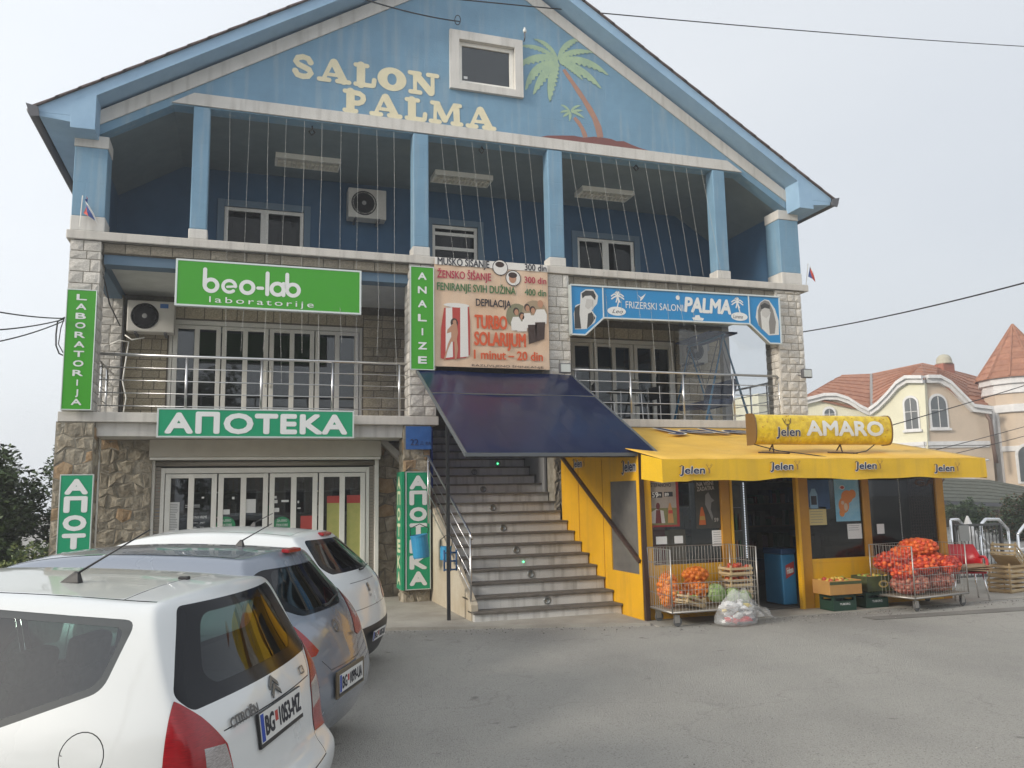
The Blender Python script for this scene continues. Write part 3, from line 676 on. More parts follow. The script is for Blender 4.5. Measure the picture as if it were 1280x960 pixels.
# laboratory sign: rounded stroke lettering
s, fr = rect_sign('laboratory_sign', 'wide lime green sign reading beo-lab laboratorije above the left balcony', -1.03, 1.88, 4.80, 5.56, -.06, M_SIGNG, rim=.03)
def stroke(b, pts, wd, fr, w_):
    """round ended stroke drawn as a ribbon"""
    L_, R_ = [], []; n = len(pts); cl = n > 3 and math.dist(pts[0], pts[-1]) < 1e-6
    for i, p in enumerate(pts):
        a = pts[max(i-1, 0)] if not (cl and i == 0) else pts[-2]; c = pts[min(i+1, n-1)] if not (cl and i == n-1) else pts[1]; dx, dy = c[0]-a[0], c[1]-a[1]; l = math.hypot(dx, dy) or 1; nx, ny = -dy/l*wd/2, dx/l*wd/2
        L_.append((p[0]+nx, p[1]+ny)); R_.append((p[0]-nx, p[1]-ny))
    vs = [fr(*q, w_) for q in L_]+[fr(*q, w_) for q in R_]
    b.add(vs, [(i, i+1, n+i+1, n+i) for i in range(n-1)])
    for e in (() if cl else (pts[0], pts[-1])): flat(b, ell(e[0], e[1], wd/2, wd/2, 12), fr, w_+.0006)
def beolab(b):
    ell = lambda cu, cv, a, c, n, t0=0, t1=360: [(cu+a*math.cos(rad(t0+(t1-t0)*i/(n-1))), cv+c*math.sin(rad(t0+(t1-t0)*i/(n-1)))) for i in range(n)] if t1-t0 < 360 else globals()['ell'](cu, cv, a, c, n)
    y0, x = 5.06, -.50; R_, W_ = .095, .062
    def ring(cx, a0=0, a1=360): stroke(b, ell(cx, y0+R_, R_, R_, 22, a0, a1)+([] if a1-a0 >= 360 else []), W_, fr, .003)
    def ringc(cx): pts = ell(cx, y0+R_, R_, R_, 24); stroke(b, pts+[pts[0]], W_, fr, .003)
    stroke(b, [(x-R_, y0+.35), (x-R_, y0+R_)], W_, fr, .004); ringc(x)
    x += .275; stroke(b, ell(x, y0+R_, R_, R_, 22, 0, 312), W_*.85, fr, .003); stroke(b, [(x-.03, y0+.085), (x+.10, y0+.10)], W_*.6, fr, .005)
    x += .275; ringc(x)
    stroke(b, [(x+.165, y0+R_), (x+.235, y0+R_)], W_*.85, fr, .003)
    x += .31; stroke(b, [(x, y0+.35), (x, y0)], W_, fr, .003)
    x += .16; ringc(x); stroke(b, [(x+R_, y0+2*R_), (x+R_, y0)], W_, fr, .004)
    x += .245; stroke(b, [(x-R_, y0+.35), (x-R_, y0+R_)], W_, fr, .004); ringc(x)
letter(s, beolab, M_LETW); letter(s, lambda b: text(b, 'laboratorije', fr, -.52, 4.88, .095, 1.62, off=.004, sp=1.3), M_LETW)
# pharmacy sign
s, fr = rect_sign('pharmacy_sign', 'wide green pharmacy sign with large white Cyrillic letters over the storefront', -1.21, 1.77, 2.72, 3.175, -.12, M_SIGNP, rim=.025)
letter(s, lambda b: text(b, 'АПОТЕКА', fr, -1.08, 2.80, .285, 2.72, off=.06, sp=1.08), M_LETW)
def vert(name, lab, x0, x1, z0, z1, m_, word, h, y=-.06, wide=.58, off=.085, grp=None, frame=None):
    s, fr = rect_sign(name, lab, x0, x1, z0, z1, y, m_, t=.06, rim=.015, group=grp)
    n = len(word); st = (z1-z0-.1)/n; cx = (x0+x1)/2
    def f_(b):
        for i, c in enumerate(word):
            wd = None if c in 'IJ' else (x1-x0)*wide
            text(b, c, fr, cx, z1-.05-st*i-(st+h)/2, h, wd, off=off, align='c')
    letter(s, f_, M_LETW); return s
vert('laboratory_sign', 'narrow upright lime green sign with white letters on the upper left stone pier', -2.55, -2.13, 3.13, 4.98, M_SIGNG, 'LABORATORIJA', .085, wide=.32, off=.045)
vert('analyses_sign', 'narrow upright lime green sign reading ANALIZE beside the price banner', 2.72, 3.14, 3.90, 5.72, M_SIGNG, 'ANALIZE', .115, wide=.34, off=.045)
vert('pharmacy_sign', 'upright green Cyrillic sign on the far left pier behind the parked cars', -2.50, -2.05, .22, 2.175, M_SIGNP, 'АПОТЕКА', .19, wide=.62)
s = vert('pharmacy_sign', 'upright green Cyrillic sign wrapping the pier left of the staircase', 2.64, 3.06, .24, 2.175, M_SIGNP, 'АПОТЕКА', .19, wide=.62)
b = MB(); b.box(2.575, 2.62, -.10, .36, .24, 2.175); part('side_panel', b, M_SIGNP, s)
lf = LF(2.574)
def f_(b):
    st = (1.935-.1)/7
    for i, c in enumerate('АПОТЕКА'): text(b, c, lf, -.13, 2.175-.05-st*i-(st+.19)/2, .19, .24, off=.07, align='c', w_=.003)
letter(s, f_, mat('cream_lettering', (.62, .62, .42), rough=.5))
# house number on blue paint
s = one('house_number', MB().box(2.655, 3.09, -.055, -.04, 2.55, 2.94), mat('old_blue_paint', (.02, .09, .30), (.03, .12, .36), rough=.5, scale=6), 'faded blue house number plate at the top of the stair pier', 'sign')
b = MB(); text(b, '22', FR(-.055), 2.73, 2.62, .10, off=.01); text(b, 'Д', FR(-.055), 2.90, 2.63, .05, off=.0); text(b, '8A', FR(-.055), 2.99, 2.62, .06); part('lettering', b, mat('dark_blue_print', (.01, .02, .08)), s)

# painted gable lettering and palm
M_CREAM = mat('cream_wall_paint', (.78, .71, .50), (.70, .64, .45), rough=.7, scale=6, bump=.2)
PA = thing('gable_mural', 'cream painted words SALON PALMA and a palm island on the blue gable', 'mural', (CXB, -.03, 8.44))
fw0 = FR(.03)
def fat(b, c, u0, v0, W_, H):
    """one letter of the soft slab-serif sign painting, drawn from rounded strokes in a unit box"""
    k = [0]
    def st(pts, t): k[0] += 1; stroke(b, [(u0+x*W_, v0+y*H) for x, y in pts], t*H*1.32, fw0, .004+.0007*k[0])
    def stem(x, t, y0=.08, y1=.92): st([(x, y0), (x, y1)], t)
    def slab(x0, x1, y): st([(x0+.05, y), (x1-.05, y)], .15)
    if c == 'S': st([(.80, .72), (.70, .88), (.48, .93), (.26, .86), (.18, .70), (.30, .57), (.52, .49), (.74, .40), (.82, .26), (.70, .11), (.48, .07), (.26, .12), (.16, .28)], .19)
    elif c == 'O':
        n = 28
        for i in range(n):
            a0, a1 = 2*math.pi*i/n, 2*math.pi*(i+1)/n
            P = lambda a, rx, ry: (u0+(.5+rx*math.cos(a))*W_, v0+(.5+ry*math.sin(a))*H)
            flat(b, [P(a0, .53, .53), P(a1, .53, .53), P(a1, .17, .26), P(a0, .17, .26)], fw0, .005)
    elif c == 'A': st([(.44, .92), (.18, .08)], .13); st([(.50, .88), (.80, .10)], .25); st([(.30, .32), (.62, .32)], .12); slab(.0, .40, .07); slab(.56, 1.02, .07)
    elif c == 'L': stem(.34, .27); slab(.06, .66, .93); slab(.06, .92, .07); st([(.90, .10), (.93, .34)], .15)
    elif c == 'N': st([(.22, .10), (.22, .9)], .13); st([(.26, .86), (.74, .14)], .25); st([(.80, .12), (.80, .92)], .13); slab(.0, .42, .93); slab(.02, .44, .07); slab(.60, 1.0, .93)
    elif c == 'P': stem(.32, .27); slab(.05, .60, .07); slab(.05, .5, .93); st([(.45, .90), (.68, .88), (.82, .78), (.84, .66), (.78, .52), (.64, .44), (.45, .43)], .18)
    elif c == 'M': st([(.17, .10), (.19, .9)], .12); st([(.24, .88), (.46, .20)], .22); st([(.50, .20), (.72, .88)], .11); st([(.82, .10), (.80, .88)], .22); slab(.0, .36, .07); slab(.04, .32, .93); slab(.64, 1.0, .07); slab(.70, .96, .93)
def words(b):
    for word, u, v, h, ws in (('SALON', .68, 8.965, .42, (.43, .60, .43, .53, .60)), ('PALMA', 1.55, 8.455, .41, (.47, .60, .44, .68, .60))):
        for c, wd in zip(word, ws): fat(b, c, u, v, wd*.93, h); u += wd+.012
part('lettering', (lambda b: (words(b), b)[1])(MB()), M_CREAM, PA)
M_PALM = mat('pale_green_wall_paint', (.38, .50, .33), (.31, .43, .31), rough=.75, scale=5, bump=.2)
M_TRK = mat('rust_wall_paint', (.42, .24, .17), (.36, .20, .16), rough=.75, scale=5, bump=.2); M_ISL = mat('brown_wall_paint', (.22, .085, .075), (.19, .08, .075), rough=.75, scale=5)
g2 = lambda px, py: (lambda q: (q.x, q.z))(at(630+px/5.645, 30+py/5.645, Y=-.005))
def frond(b, pts, wid, fr, w_, teeth=9):
    """curved leaf: smooth upper edge, ragged lower edge"""
    P0, P1, P2 = [Vector(g2(*p)) for p in pts]; n = teeth*2; up = []; lo = []
    for i in range(n+1):
        t = i/n; p = P0*(1-t)**2+P1*2*t*(1-t)+P2*t*t; d = (P1-P0)*2*(1-t)+(P2-P1)*2*t; d.normalize(); nn = Vector((-d.y, d.x))
        if nn.y < 0: nn = -nn
        k = wid*math.sin(math.pi*min(1, t*.9+.08))**.8; up.append(p+nn*k*.35); lo.append(p-nn*k*(.75 if i % 2 else .45))
    for i in range(n): b.add([fr(*up[i], w_), fr(*up[i+1], w_), fr(*lo[i+1], w_), fr(*lo[i], w_)], [(0, 1, 2, 3)])
b = MB()
for i, (pts, wd) in enumerate([(((385, 250), (260, 130), (110, 150)), .10), (((385, 250), (330, 120), (215, 100)), .10), (((385, 240), (230, 190), (80, 300)), .16), (((385, 260), (200, 260), (155, 460)), .17),
                 (((385, 265), (270, 320), (210, 490)), .17), (((385, 270), (320, 360), (325, 545)), .18), (((385, 240), (420, 110), (560, 95)), .12), (((390, 240), (480, 160), (640, 195)), .12),
                 (((390, 250), (580, 210), (740, 355)), .17), (((395, 260), (560, 290), (690, 450)), .17), (((395, 262), (470, 270), (560, 390)), .12)]):
    frond(b, pts, wd, fw0, .004+.0007*i)
part('palm_fronds', b, M_PALM, PA)
b = MB()
for i, (pts, wd) in enumerate([(((470, 610), (440, 570), (405, 565)), .05), (((470, 610), (430, 600), (400, 620)), .05), (((470, 615), (440, 630), (420, 650)), .05), (((470, 615), (470, 640), (465, 680)), .06),
                 (((475, 610), (500, 570), (545, 570)), .05), (((475, 612), (520, 600), (560, 605)), .05), (((478, 615), (530, 620), (570, 660)), .06)]): frond(b, pts, wd, fw0, .004+.0007*i, 6)
part('palm_fronds', b, M_PALM, PA)
def band(b, pts, w0, w1, fr, w_):
    P = [Vector(g2(*p)) for p in pts]; n = len(P); L_ = []; R_ = []
    for i, p in enumerate(P):
        d = (P[min(i+1, n-1)]-P[max(i-1, 0)]).normalized(); nn = Vector((-d.y, d.x))*(w0+(w1-w0)*i/(n-1))/2*(1.08 if i % 2 else .94); L_.append(p+nn); R_.append(p-nn)
    for i in range(n-1): b.add([fr(*L_[i], w_), fr(*L_[i+1], w_), fr(*R_[i+1], w_), fr(*R_[i], w_)], [(0, 1, 2, 3)])
b = MB(); band(b, [(425, 315), (455, 360), (490, 410), (530, 470), (570, 530), (610, 595), (645, 660), (670, 725), (685, 795)], .07, .14, fw0, .0035); part('palm_trunk', b, M_TRK, PA); b = MB()
band(b, [(500, 655), (530, 690), (555, 730), (570, 765), (580, 795)], .07, .10, fw0, .0035); part('palm_trunk', b, M_TRK, PA)
b = MB(); flat(b, [g2(*p) for p in ((240, 797), (310, 782), (420, 782), (500, 783), (530, 790), (570, 797), (640, 790), (700, 797), (760, 806), (800, 822), (850, 822), (900, 845), (960, 868), (1040, 893), (900, 876), (600, 842))], fw0, .003); part('island', b, M_ISL, PA)

# price banner
BZ0, BZ1, BX0, BX1 = 3.98, 5.915, 3.15, 5.27
BN = thing('price_banner', 'peach printed hair salon and solarium price banner above the blue canopy', 'banner', ((BX0+BX1)/2, -.09, BZ0))
b = MB(); nn = 20; vs = []; 
for i in range(nn+1):
    for j in range(9):
        u = BX0+(BX1-BX0)*i/nn; v = BZ0+(BZ1-BZ0)*j/8; vs.append((u, -.085+.006*math.sin(i*1.9)+.004*math.sin(j*1.3+i), v))
b.add(vs, [(i*9+j, (i+1)*9+j, (i+1)*9+j+1, i*9+j+1) for i in range(nn) for j in range(8)])
part('sheet', b, mat('peach_print', (.60, .41, .27), (.68, .52, .38), rough=.45, scale=1.3), BN, smooth=True)
fb = FR(-.097)
bu = lambda px, py: (BX0+(px-18)/(972-18)*(BX1-BX0), BZ1-(py-15-.072*(px-18)*1.0)/(905-8)*(BZ1-BZ0)+.0)
def bt(b, s_, px, py, h, wd, off=.02, **k): u, v = bu(px, py); text(b, s_, fb, u, v, h, wd, off=off, **k)
k_ = (BX1-BX0)/954
part('white_strip', MB().box(BX0+.005, BX1-.005, -.0965, -.095, BZ1-.13, BZ1), mat('white_print', (.70, .68, .64), rough=.5), BN)
M_PB, M_PR, M_PG, M_PO = mat('black_print', (.03, .03, .04)), mat('crimson_print', (.42, .03, .07)), mat('green_print', (.05, .16, .06)), mat('orange_print', (.62, .10, .03))
part('lettering', (lambda b: (bt(b, 'MUSKO ŠIŠANJE', 45, 77, .125, 425*k_), bt(b, '300 din', 772, 125, .115, 188*k_), bt(b, 'DEPILACIJA', 355, 425, .125, 292*k_), b)[3])(MB()), M_PB, BN)
part('lettering', (lambda b: (bt(b, 'ŽENSKO ŠIŠANJE', 42, 185, .13, 440*k_), bt(b, '300 din', 768, 235, .115, 188*k_), b)[2])(MB()), M_PR, BN)
part('lettering', (lambda b: (bt(b, 'FENIRANJE SVIH DUŽINA', 40, 288, .13, 648*k_), bt(b, '400 din', 768, 340, .115, 185*k_), b)[2])(MB()), M_PG, BN)
part('lettering', (lambda b: (bt(b, 'TURBO', 345, 610, .23, 265*k_, .035), bt(b, 'SOLARIJUM', 340, 750, .23, 425*k_, .035), bt(b, '1 minut – 20 din', 335, 862, .15, 575*k_, .03), b)[3])(MB()), M_PO, BN)
part('lettering', (lambda b: (bt(b, 'RAZLIVLJENO ŠMINKANJE', 315, 925, .035, 600*k_, .01), b)[1])(MB()), M_PB, BN)
M_SKIN = mat('skin_print', (.45, .24, .15)); M_HAIRP = mat('dark_print', (.05, .03, .025)); M_WP = mat('white_print', (.70, .68, .64))
def shp(pts, m_, w_, nm): b = MB(); flat(b, [bu(*p) for p in pts], fb, w_); part(nm, b, m_, BN)
def bell(cx, cy, a, bb, m_, w_, nm, n=18):
    b = MB(); u, v = bu(cx, cy); flat(b, ell(u, v, a*k_, bb*k_, n), fb, w_); part(nm, b, m_, BN)
for cx, cy in ((562, 104), (671, 195)):
    bell(cx, cy, 66, 66, M_PB, .001, 'portrait'); bell(cx, cy, 60, 60, M_WP, .0016, 'portrait'); bell(cx-5, cy+2, 32, 40, M_SKIN if cx > 600 else M_WP, .0022, 'portrait')
    bell(cx-4, cy-26, 38, 24, M_HAIRP, .0028, 'portrait')
# tanning booth print
shp(((95, 440), (295, 425), (305, 560), (300, 830), (265, 855), (110, 865), (65, 850), (70, 600)), M_POSR, .001, 'booth_print')
for x0, x1 in ((108, 160), (225, 285)): shp(((x0, 440), (x1, 436), (x1+3, 845), (x0-4, 850)), M_WP, .0016, 'booth_print')
bell(195, 420, 105, 18, M_WP, .0022, 'booth_print')
shp(((160, 575), (195, 570), (205, 650), (195, 700), (205, 780), (190, 870), (178, 870), (175, 720), (150, 720), (120, 790), (100, 870), (88, 865), (125, 730), (150, 680), (150, 640), (115, 650), (120, 620)), M_SKIN, .003, 'figure_print')
bell(175, 565, 30, 38, M_HAIRP, .0026, 'figure_print', 14); bell(178, 560, 15, 20, M_SKIN, .0036, 'figure_print', 12)
# team photo print
M_GRAYP = mat('grey_green_print', (.22, .21, .13)); bell(700, 520, 95, 105, M_GRAYP, .0012, 'team_print'); bell(850, 500, 110, 110, mat('brown_print', (.34, .26, .17)), .0014, 'team_print')
for i, (cx, cy, hw, hb, dark, skirt) in enumerate(((690, 480, 45, 640, 0, 0), (738, 520, 45, 650, 0, 0), (785, 450, 42, 620, 1, 0), (832, 470, 48, 610, 0, 1), (900, 420, 55, 590, 2, 1))):
    shp(((cx-hw*.6, cy+45), (cx+hw*.6, cy+45), (cx+hw, cy+90), (cx+hw*.9, hb), (cx-hw*.9, hb), (cx-hw, cy+90)), M_WP, .002+.0006*i, 'team_print')
    bell(cx, cy-2, 25, 32, M_HAIRP if dark != 2 else M_SKIN, .0023+.0006*i, 'team_print', 14); bell(cx+3, cy+6, 18, 25, M_SKIN, .0026+.0006*i, 'team_print', 14)
    if skirt: shp(((cx-hw*.9, hb-15), (cx+hw*.7, hb-15), (cx+hw*.5, hb+130), (cx-hw*.8, hb+150)), M_HAIRP, .0052, 'team_print')

# hair salon sign
q = [at(*p, Y=-.1) for p in ((713.2, 357.2), (973.9, 370.5), (976.7, 429.5), (962.6, 429), (937.3, 405.6), (754.5, 397.2), (730.6, 419), (714.3, 418))]
M_SIGNB = mat('cyan_blue_panel', (.012, .22, .50), rough=.3)
HS = thing('hair_salon_sign', 'long cyan blue hair salon sign with angled ends over the right balcony', 'sign', (8, -.1, 4.65))
out = [(5.71, 5.58), (10.25, 5.62), (10.24, 4.66), (9.97, 4.66), (9.53, 5.03), (6.36, 4.99), (5.98, 4.65), (5.71, 4.65)]
part('panel', MB().prism(out, FR(-.02), 0, .07), M_SIGNB, HS)
b = MB()
for i in range(8):
    a, c = out[i], out[(i+1) % 8]; b.beam((a[0], -.06, a[1]), (c[0], -.06, c[1]), .10, .03, up=(0, 0, 1) if abs(a[0]-c[0]) > .1 else (1, 0, 0))
for x in (6.36, 9.53): b.beam((x, -.062, 5.0), (x, -.062, 5.6), .092, .022, up=(1, 0, 0))
part('frame', b, M_ALU, HS, bev=.002)
fh = FR(-.09); k_ = 1
hu = lambda px, py: (lambda p: (p.x, p.z))(at(710+px/4.7407, 350+py/4.7407, Y=-.09))
def ht(b, s_, px, py, px2, h, off=.012, **k): a = hu(px, py); c = hu(px2, py); text(b, s_, fh, a[0], a[1], h, c[0]-a[0], off=off, **k)
def f_(b):
    ht(b, 'FRIZERSKI SALONI', 342, 166, 682, .13, .004); ht(b, 'PALMA', 692, 185, 962, .27, .05, shear=.15)
    for u0, v0 in ((293, 95), (1002, 130)):
        c = hu(u0, v0); 
        for k in range(8):
            t = rad(20+k*45+10*(k % 2)); e = (c[0]+.13*math.cos(t), c[1]+.09*math.sin(t)-.03); m_ = (c[0]+.07*math.cos(t), c[1]+.09*math.sin(t)+.01); stroke(b, [c, m_, e], .026, fh, .003+.0003*k)
        stroke(b, [c, (c[0]+.02, c[1]-.1), (c[0]+(-.02 if u0 < 500 else .06), c[1]-.24)], .024, fh, .0028)
    for u0, v0 in ((288, 185), (1015, 217)): c = hu(u0, v0); flat(b, ell(c[0], c[1], .19, .085, 28), fh, .004)
    c = hu(437, 103); flat(b, [(c[0]-.09, c[1]+.05), (c[0]-.02, c[1]), (c[0]+.09, c[1]+.08), (c[0]+.02, c[1]-.03), (c[0]-.04, c[1]-.08), (c[0]-.03, c[1]-.02)], fh, .003)
    c = hu(650, 105); flat(b, ell(c[0], c[1], .045, .045, 16), fh, .003)
    c = hu(768, 225); flat(b, [(c[0]-.13, c[1]+.0), (c[0]-.09, c[1]-.05), (c[0]+.11, c[1]-.05), (c[0]+.14, c[1]), (c[0]+.06, c[1]+.01), (c[0]+.04, c[1]+.06), (c[0]-.05, c[1]+.05), (c[0]-.06, c[1]+.01)], fh, .003)
letter(HS, f_, M_LETW)
b = MB(); 
for s_, u0, v0 in (('Leo', 262, 195), ('Lorena', 978, 226)): c = hu(u0, v0); text(b, s_, fh, c[0], c[1], .075, .22, shear=.35, w_=.006)
part('lettering', b, M_PB, HS)
M_G1, M_G2, M_G3 = mat('light_grey_print', (.62, .62, .60)), mat('mid_grey_print', (.22, .21, .20)), mat('dark_grey_print', (.05, .05, .05))
def hp(pts, m_, w_): b = MB(); flat(b, [hu(*p) for p in pts], fh, w_); part('portrait', b, m_, HS)
hp(((75, 75), (105, 55), (150, 55), (178, 95), (172, 140), (140, 180), (168, 215), (160, 250), (110, 290), (40, 292), (33, 200), (45, 150), (72, 140)), M_G1, .002)
hp(((80, 80), (105, 62), (150, 65), (165, 95), (160, 120), (135, 92), (100, 95), (85, 110)), M_G3, .003)
hp(((38, 165), (70, 145), (68, 200), (78, 288), (40, 288)), M_G3, .003); hp(((118, 200), (140, 190), (162, 225), (140, 262), (112, 288)), M_G3, .003); hp(((110, 110), (150, 118), (148, 150), (120, 175), (100, 160)), mat('pale_grey_print', (.5, .49, .47)), .0034)
hp(((1140, 130), (1165, 115), (1190, 120), (1225, 170), (1248, 240), (1250, 325), (1190, 328), (1130, 270), (1112, 220), (1120, 160)), M_G1, .002)
hp(((1140, 135), (1165, 120), (1190, 128), (1215, 180), (1232, 250), (1225, 318), (1195, 320), (1190, 250), (1200, 190), (1160, 165), (1140, 190), (1150, 300), (1128, 262), (1125, 180)), M_G2, .003)
hp(((1145, 165), (1165, 150), (1190, 160), (1198, 200), (1175, 228), (1150, 210)), mat('pale_grey_print', (.5, .49, .47)), .0036); hp(((1140, 150), (1165, 135), (1195, 150), (1195, 172), (1165, 165), (1145, 176)), M_G3, .004)

# ================================================================== AC UNITS, LAMPS, FLAGS, LIGHT STRINGS
def ac(lab, x0, x1, z0, z1, y, dep=.3, badge=False, fan=.46):
    t = thing('air_conditioner', lab, 'air conditioner', ((x0+x1)/2, y, z0))
    M_AC = mat('ac_casing', (.62, .60, .55), (.56, .54, .49), rough=.45, scale=4)
    part('casing', MB().box(x0, x1, y-dep, y, z0, z1), M_AC, t, bev=.02, seg=3)
    h = (z1-z0); cx = x0+h*fan+.03; cz = (z0+z1)/2; r = h*.41; yy = y-dep
    b = MB(); b.lathe((cx, yy+.004, cz), [(r, 0), (r, .012), (r*.93, .014), (r*.93, .004), (.001, .004)], 28, (0, -1, 0)); part('fan_grille', b, M_BLACK, t, smooth=False)
    b = MB()
    for k in range(6): b.lathe((cx, yy-.012, cz), [(r*(.25+.11*k)+.006, 0), (r*(.25+.11*k)+.006, .006), (r*(.25+.11*k), .006), (r*(.25+.11*k), 0)], 24, (0, -1, 0))
    for k in range(10): a = 2*math.pi*k/10; b.beam((cx, yy-.014, cz), (cx+r*.93*math.cos(a), yy-.014, cz+r*.93*math.sin(a)), .004, .006)
    o = part('grille_wire', b, mat('grille_grey', (.045, .045, .05), rough=.5), t)
    part('hub', MB().lathe((cx, yy-.01, cz), [(.045, 0), (.045, .012), (.03, .018)], 14, (0, -1, 0)), mat('hub_grey', (.3, .3, .3)), t)
    if badge: part('badge', MB().box(x1-.25, x1-.11, yy-.006, yy-.0005, z1-.13, z1-.05), mat('blue_print', (.05, .15, .4)), t)
    for xx in (x0+.15, x1-.15): part('bracket', MB().beam((xx, y-dep-.04, z0-.025), (xx, y+.06, z0-.025), .04, .04), M_GUTTER, t)
    return t
ac('beige outdoor AC unit with blue badge on the laboratory balcony wall', -2.0, -1.2, 4.82, 5.40, 2.55, badge=True)
part_ = None
ac('beige outdoor AC unit high on the dark blue attic wall', 1.95, 2.72, 7.36, 7.98, 2.64)
ac('grey AC unit on the salon balcony wall behind the plastic sheet', 9.35, 9.95, 4.62, 5.15, 2.45)
one('pipe', MB().tube([(-2.02, 2.3, 4.75), (-1.9, 2.25, 4.66), (-1.7, 2.3, 4.72)], .014, 6).tube([(-2.25, 2.2, 4.55), (-2.1, 2.2, 4.63), (-1.95, 2.24, 4.62), (-1.98, 2.24, 4.3), (-2.02, 2.24, 3.9), (-1.95, 2.24, 3.6), (-2.0, 2.24, 3.2)], .014, 6), M_PVC, 'white plastic drain pipe winding below the laboratory AC unit', 'pipe', smooth=True)
for i, (x0, lab) in enumerate(((.50, 'flat louvred ceiling lamp leftmost of three on the attic balcony'), (3.55, 'flat louvred ceiling lamp in the middle bay of the attic balcony'), (6.72, 'flat louvred ceiling lamp nearest the right end of the attic balcony'))):
    t = thing('ceiling_lamp', lab, 'lamp', (x0+.6, 1.73, 8.1), group='louvred lamps under the attic ceiling')
    b = MB(); b.box(x0, x0+1.2, 1.5, 1.53, 8.1, 8.2); b.box(x0, x0+1.2, 1.92, 1.95, 8.1, 8.2); b.box(x0, x0+.03, 1.53, 1.92, 8.1, 8.2); b.box(x0+1.17, x0+1.2, 1.53, 1.92, 8.1, 8.2); b.box(x0+.03, x0+1.17, 1.53, 1.92, 8.17, 8.2)
    part('housing', b, mat('lamp_housing', (.80, .78, .70), rough=.5), t)
    b = MB()
    for k in range(13): b.box(x0+.03+k*.0875, x0+.045+k*.0875, 1.53, 1.92, 8.1, 8.14)
    b.box(x0+.03, x0+1.17, 1.72, 1.735, 8.099, 8.141); o = part('louvre', b, mat('louvre_alu', (.78, .75, .66), rough=.4), t); o['kind'] = 'stuff'
    for yy in (1.62, 1.83): part('tube', MB().tube([(x0+.05, yy, 8.155), (x0+1.15, yy, 8.155)], .013, 8), M_PAPER, t, smooth=True)
def flood(lab, x, z, y, face):
    t = thing('floodlight', lab, 'floodlight', (x, y, z)); c = Vector((x, y, z)); 
    part('housing', MB().box(x-.11, x+.11, y-.08, y, z-.09, z+.09), M_GUTTER, t, bev=.012)
    part('glass', MB().box(x-.09, x+.09, y-.085, y-.081, z-.07, z+.07), mat('floodlight_glass', (.55, .56, .52), rough=.15, metal=.5), t)
    part('bracket', MB().tube([(x, y, z), (x, y+.12, z-.02), (x, y+.2, z)], .012, 6), M_GUTTER, t)
    return t
flood('small floodlight on the pier above the blue canopy corner', 5.50, 3.99, -.2, 0); flood('small floodlight on the far right stone pier', 10.68, 4.05, -.2, 0)
M_LAMPR = mat('bulb_white', (.8, .8, .75), rough=.3)
for x, z, lab in ((at(655, 42, Y=-.02).x, at(655, 42, Y=-.02).z, 'tiny white spot lamp on the gable beside the window'),):
    t = thing('spot_lamp', lab, 'lamp', (x, -.03, z)); part('arm', MB().tube([(x, 0.0, z-.15), (x, -.06, z-.12), (x, -.06, z)], .012, 6), M_GUTTER, t); part('bulb', MB().lathe((x, -.06, z), [(.03, 0), (.035, .04), (.012, .1)], 10), M_LAMPR, t, smooth=True)
for px, py, lab in ((390, 165, 'small dark cable coil hanging from the left attic beam'), (602, 188, 'small dark cable coil hanging from the middle attic beam'), (795, 210, 'small dark cable coil hanging from the right attic beam')):
    q = at(px, py, Y=.2); one('cable_coil', MB().tube([(q.x, .2, 8.19), (q.x+.01, .2, q.z+.05), (q.x+.05, .2, q.z), (q.x, .2, q.z-.06), (q.x-.05, .2, q.z), (q.x, .2, q.z+.05)], .013, 6), M_WIRE, lab, 'cable')
def flag(lab, x, z, y, lean, cols):
    t = thing('flag', lab, 'flag', (x, y, z)); part('staff', MB().tube([(x, y, z), (x+lean*.22, y-.02, z+.5)], .008, 6), M_PVC, t)
    top = Vector((x+lean*.22, y-.02, z+.5)); d = Vector((-lean*.22, .02, -.5))
    b = MB()
    for k in range(3):
        b.k = k
        for i in range(4):
            def P(s_, tt): return top+d*(.55*tt)+Vector((.05+.20*s_*tt+.02*math.sin(s_*6+tt*4), .03*math.sin(s_*5+tt*3), -.16*s_*tt-.30*s_*(1-tt)*.3))
            a0, a1 = k/3, (k+1)/3; t0, t1 = i/4, (i+1)/4
            b.add([P(a0, t0), P(a1, t0), P(a1, t1), P(a0, t1)], [(0, 1, 2, 3)])
    part('cloth', b, cols, t, smooth=True)
M_FR, M_FB, M_FW = mat('flag_red', (.55, .08, .06)), mat('flag_blue', (.05, .09, .28)), M_PAPER
flag('small red and blue flag on the ledge by the far left column', -2.43, 5.97, -.08, .1, [M_FR, M_FB, M_FW])
flag('small faded tricolour flag past the right end of the ledge', 11.08, 5.93, .1, .35, [M_FB, M_FR, M_FW])
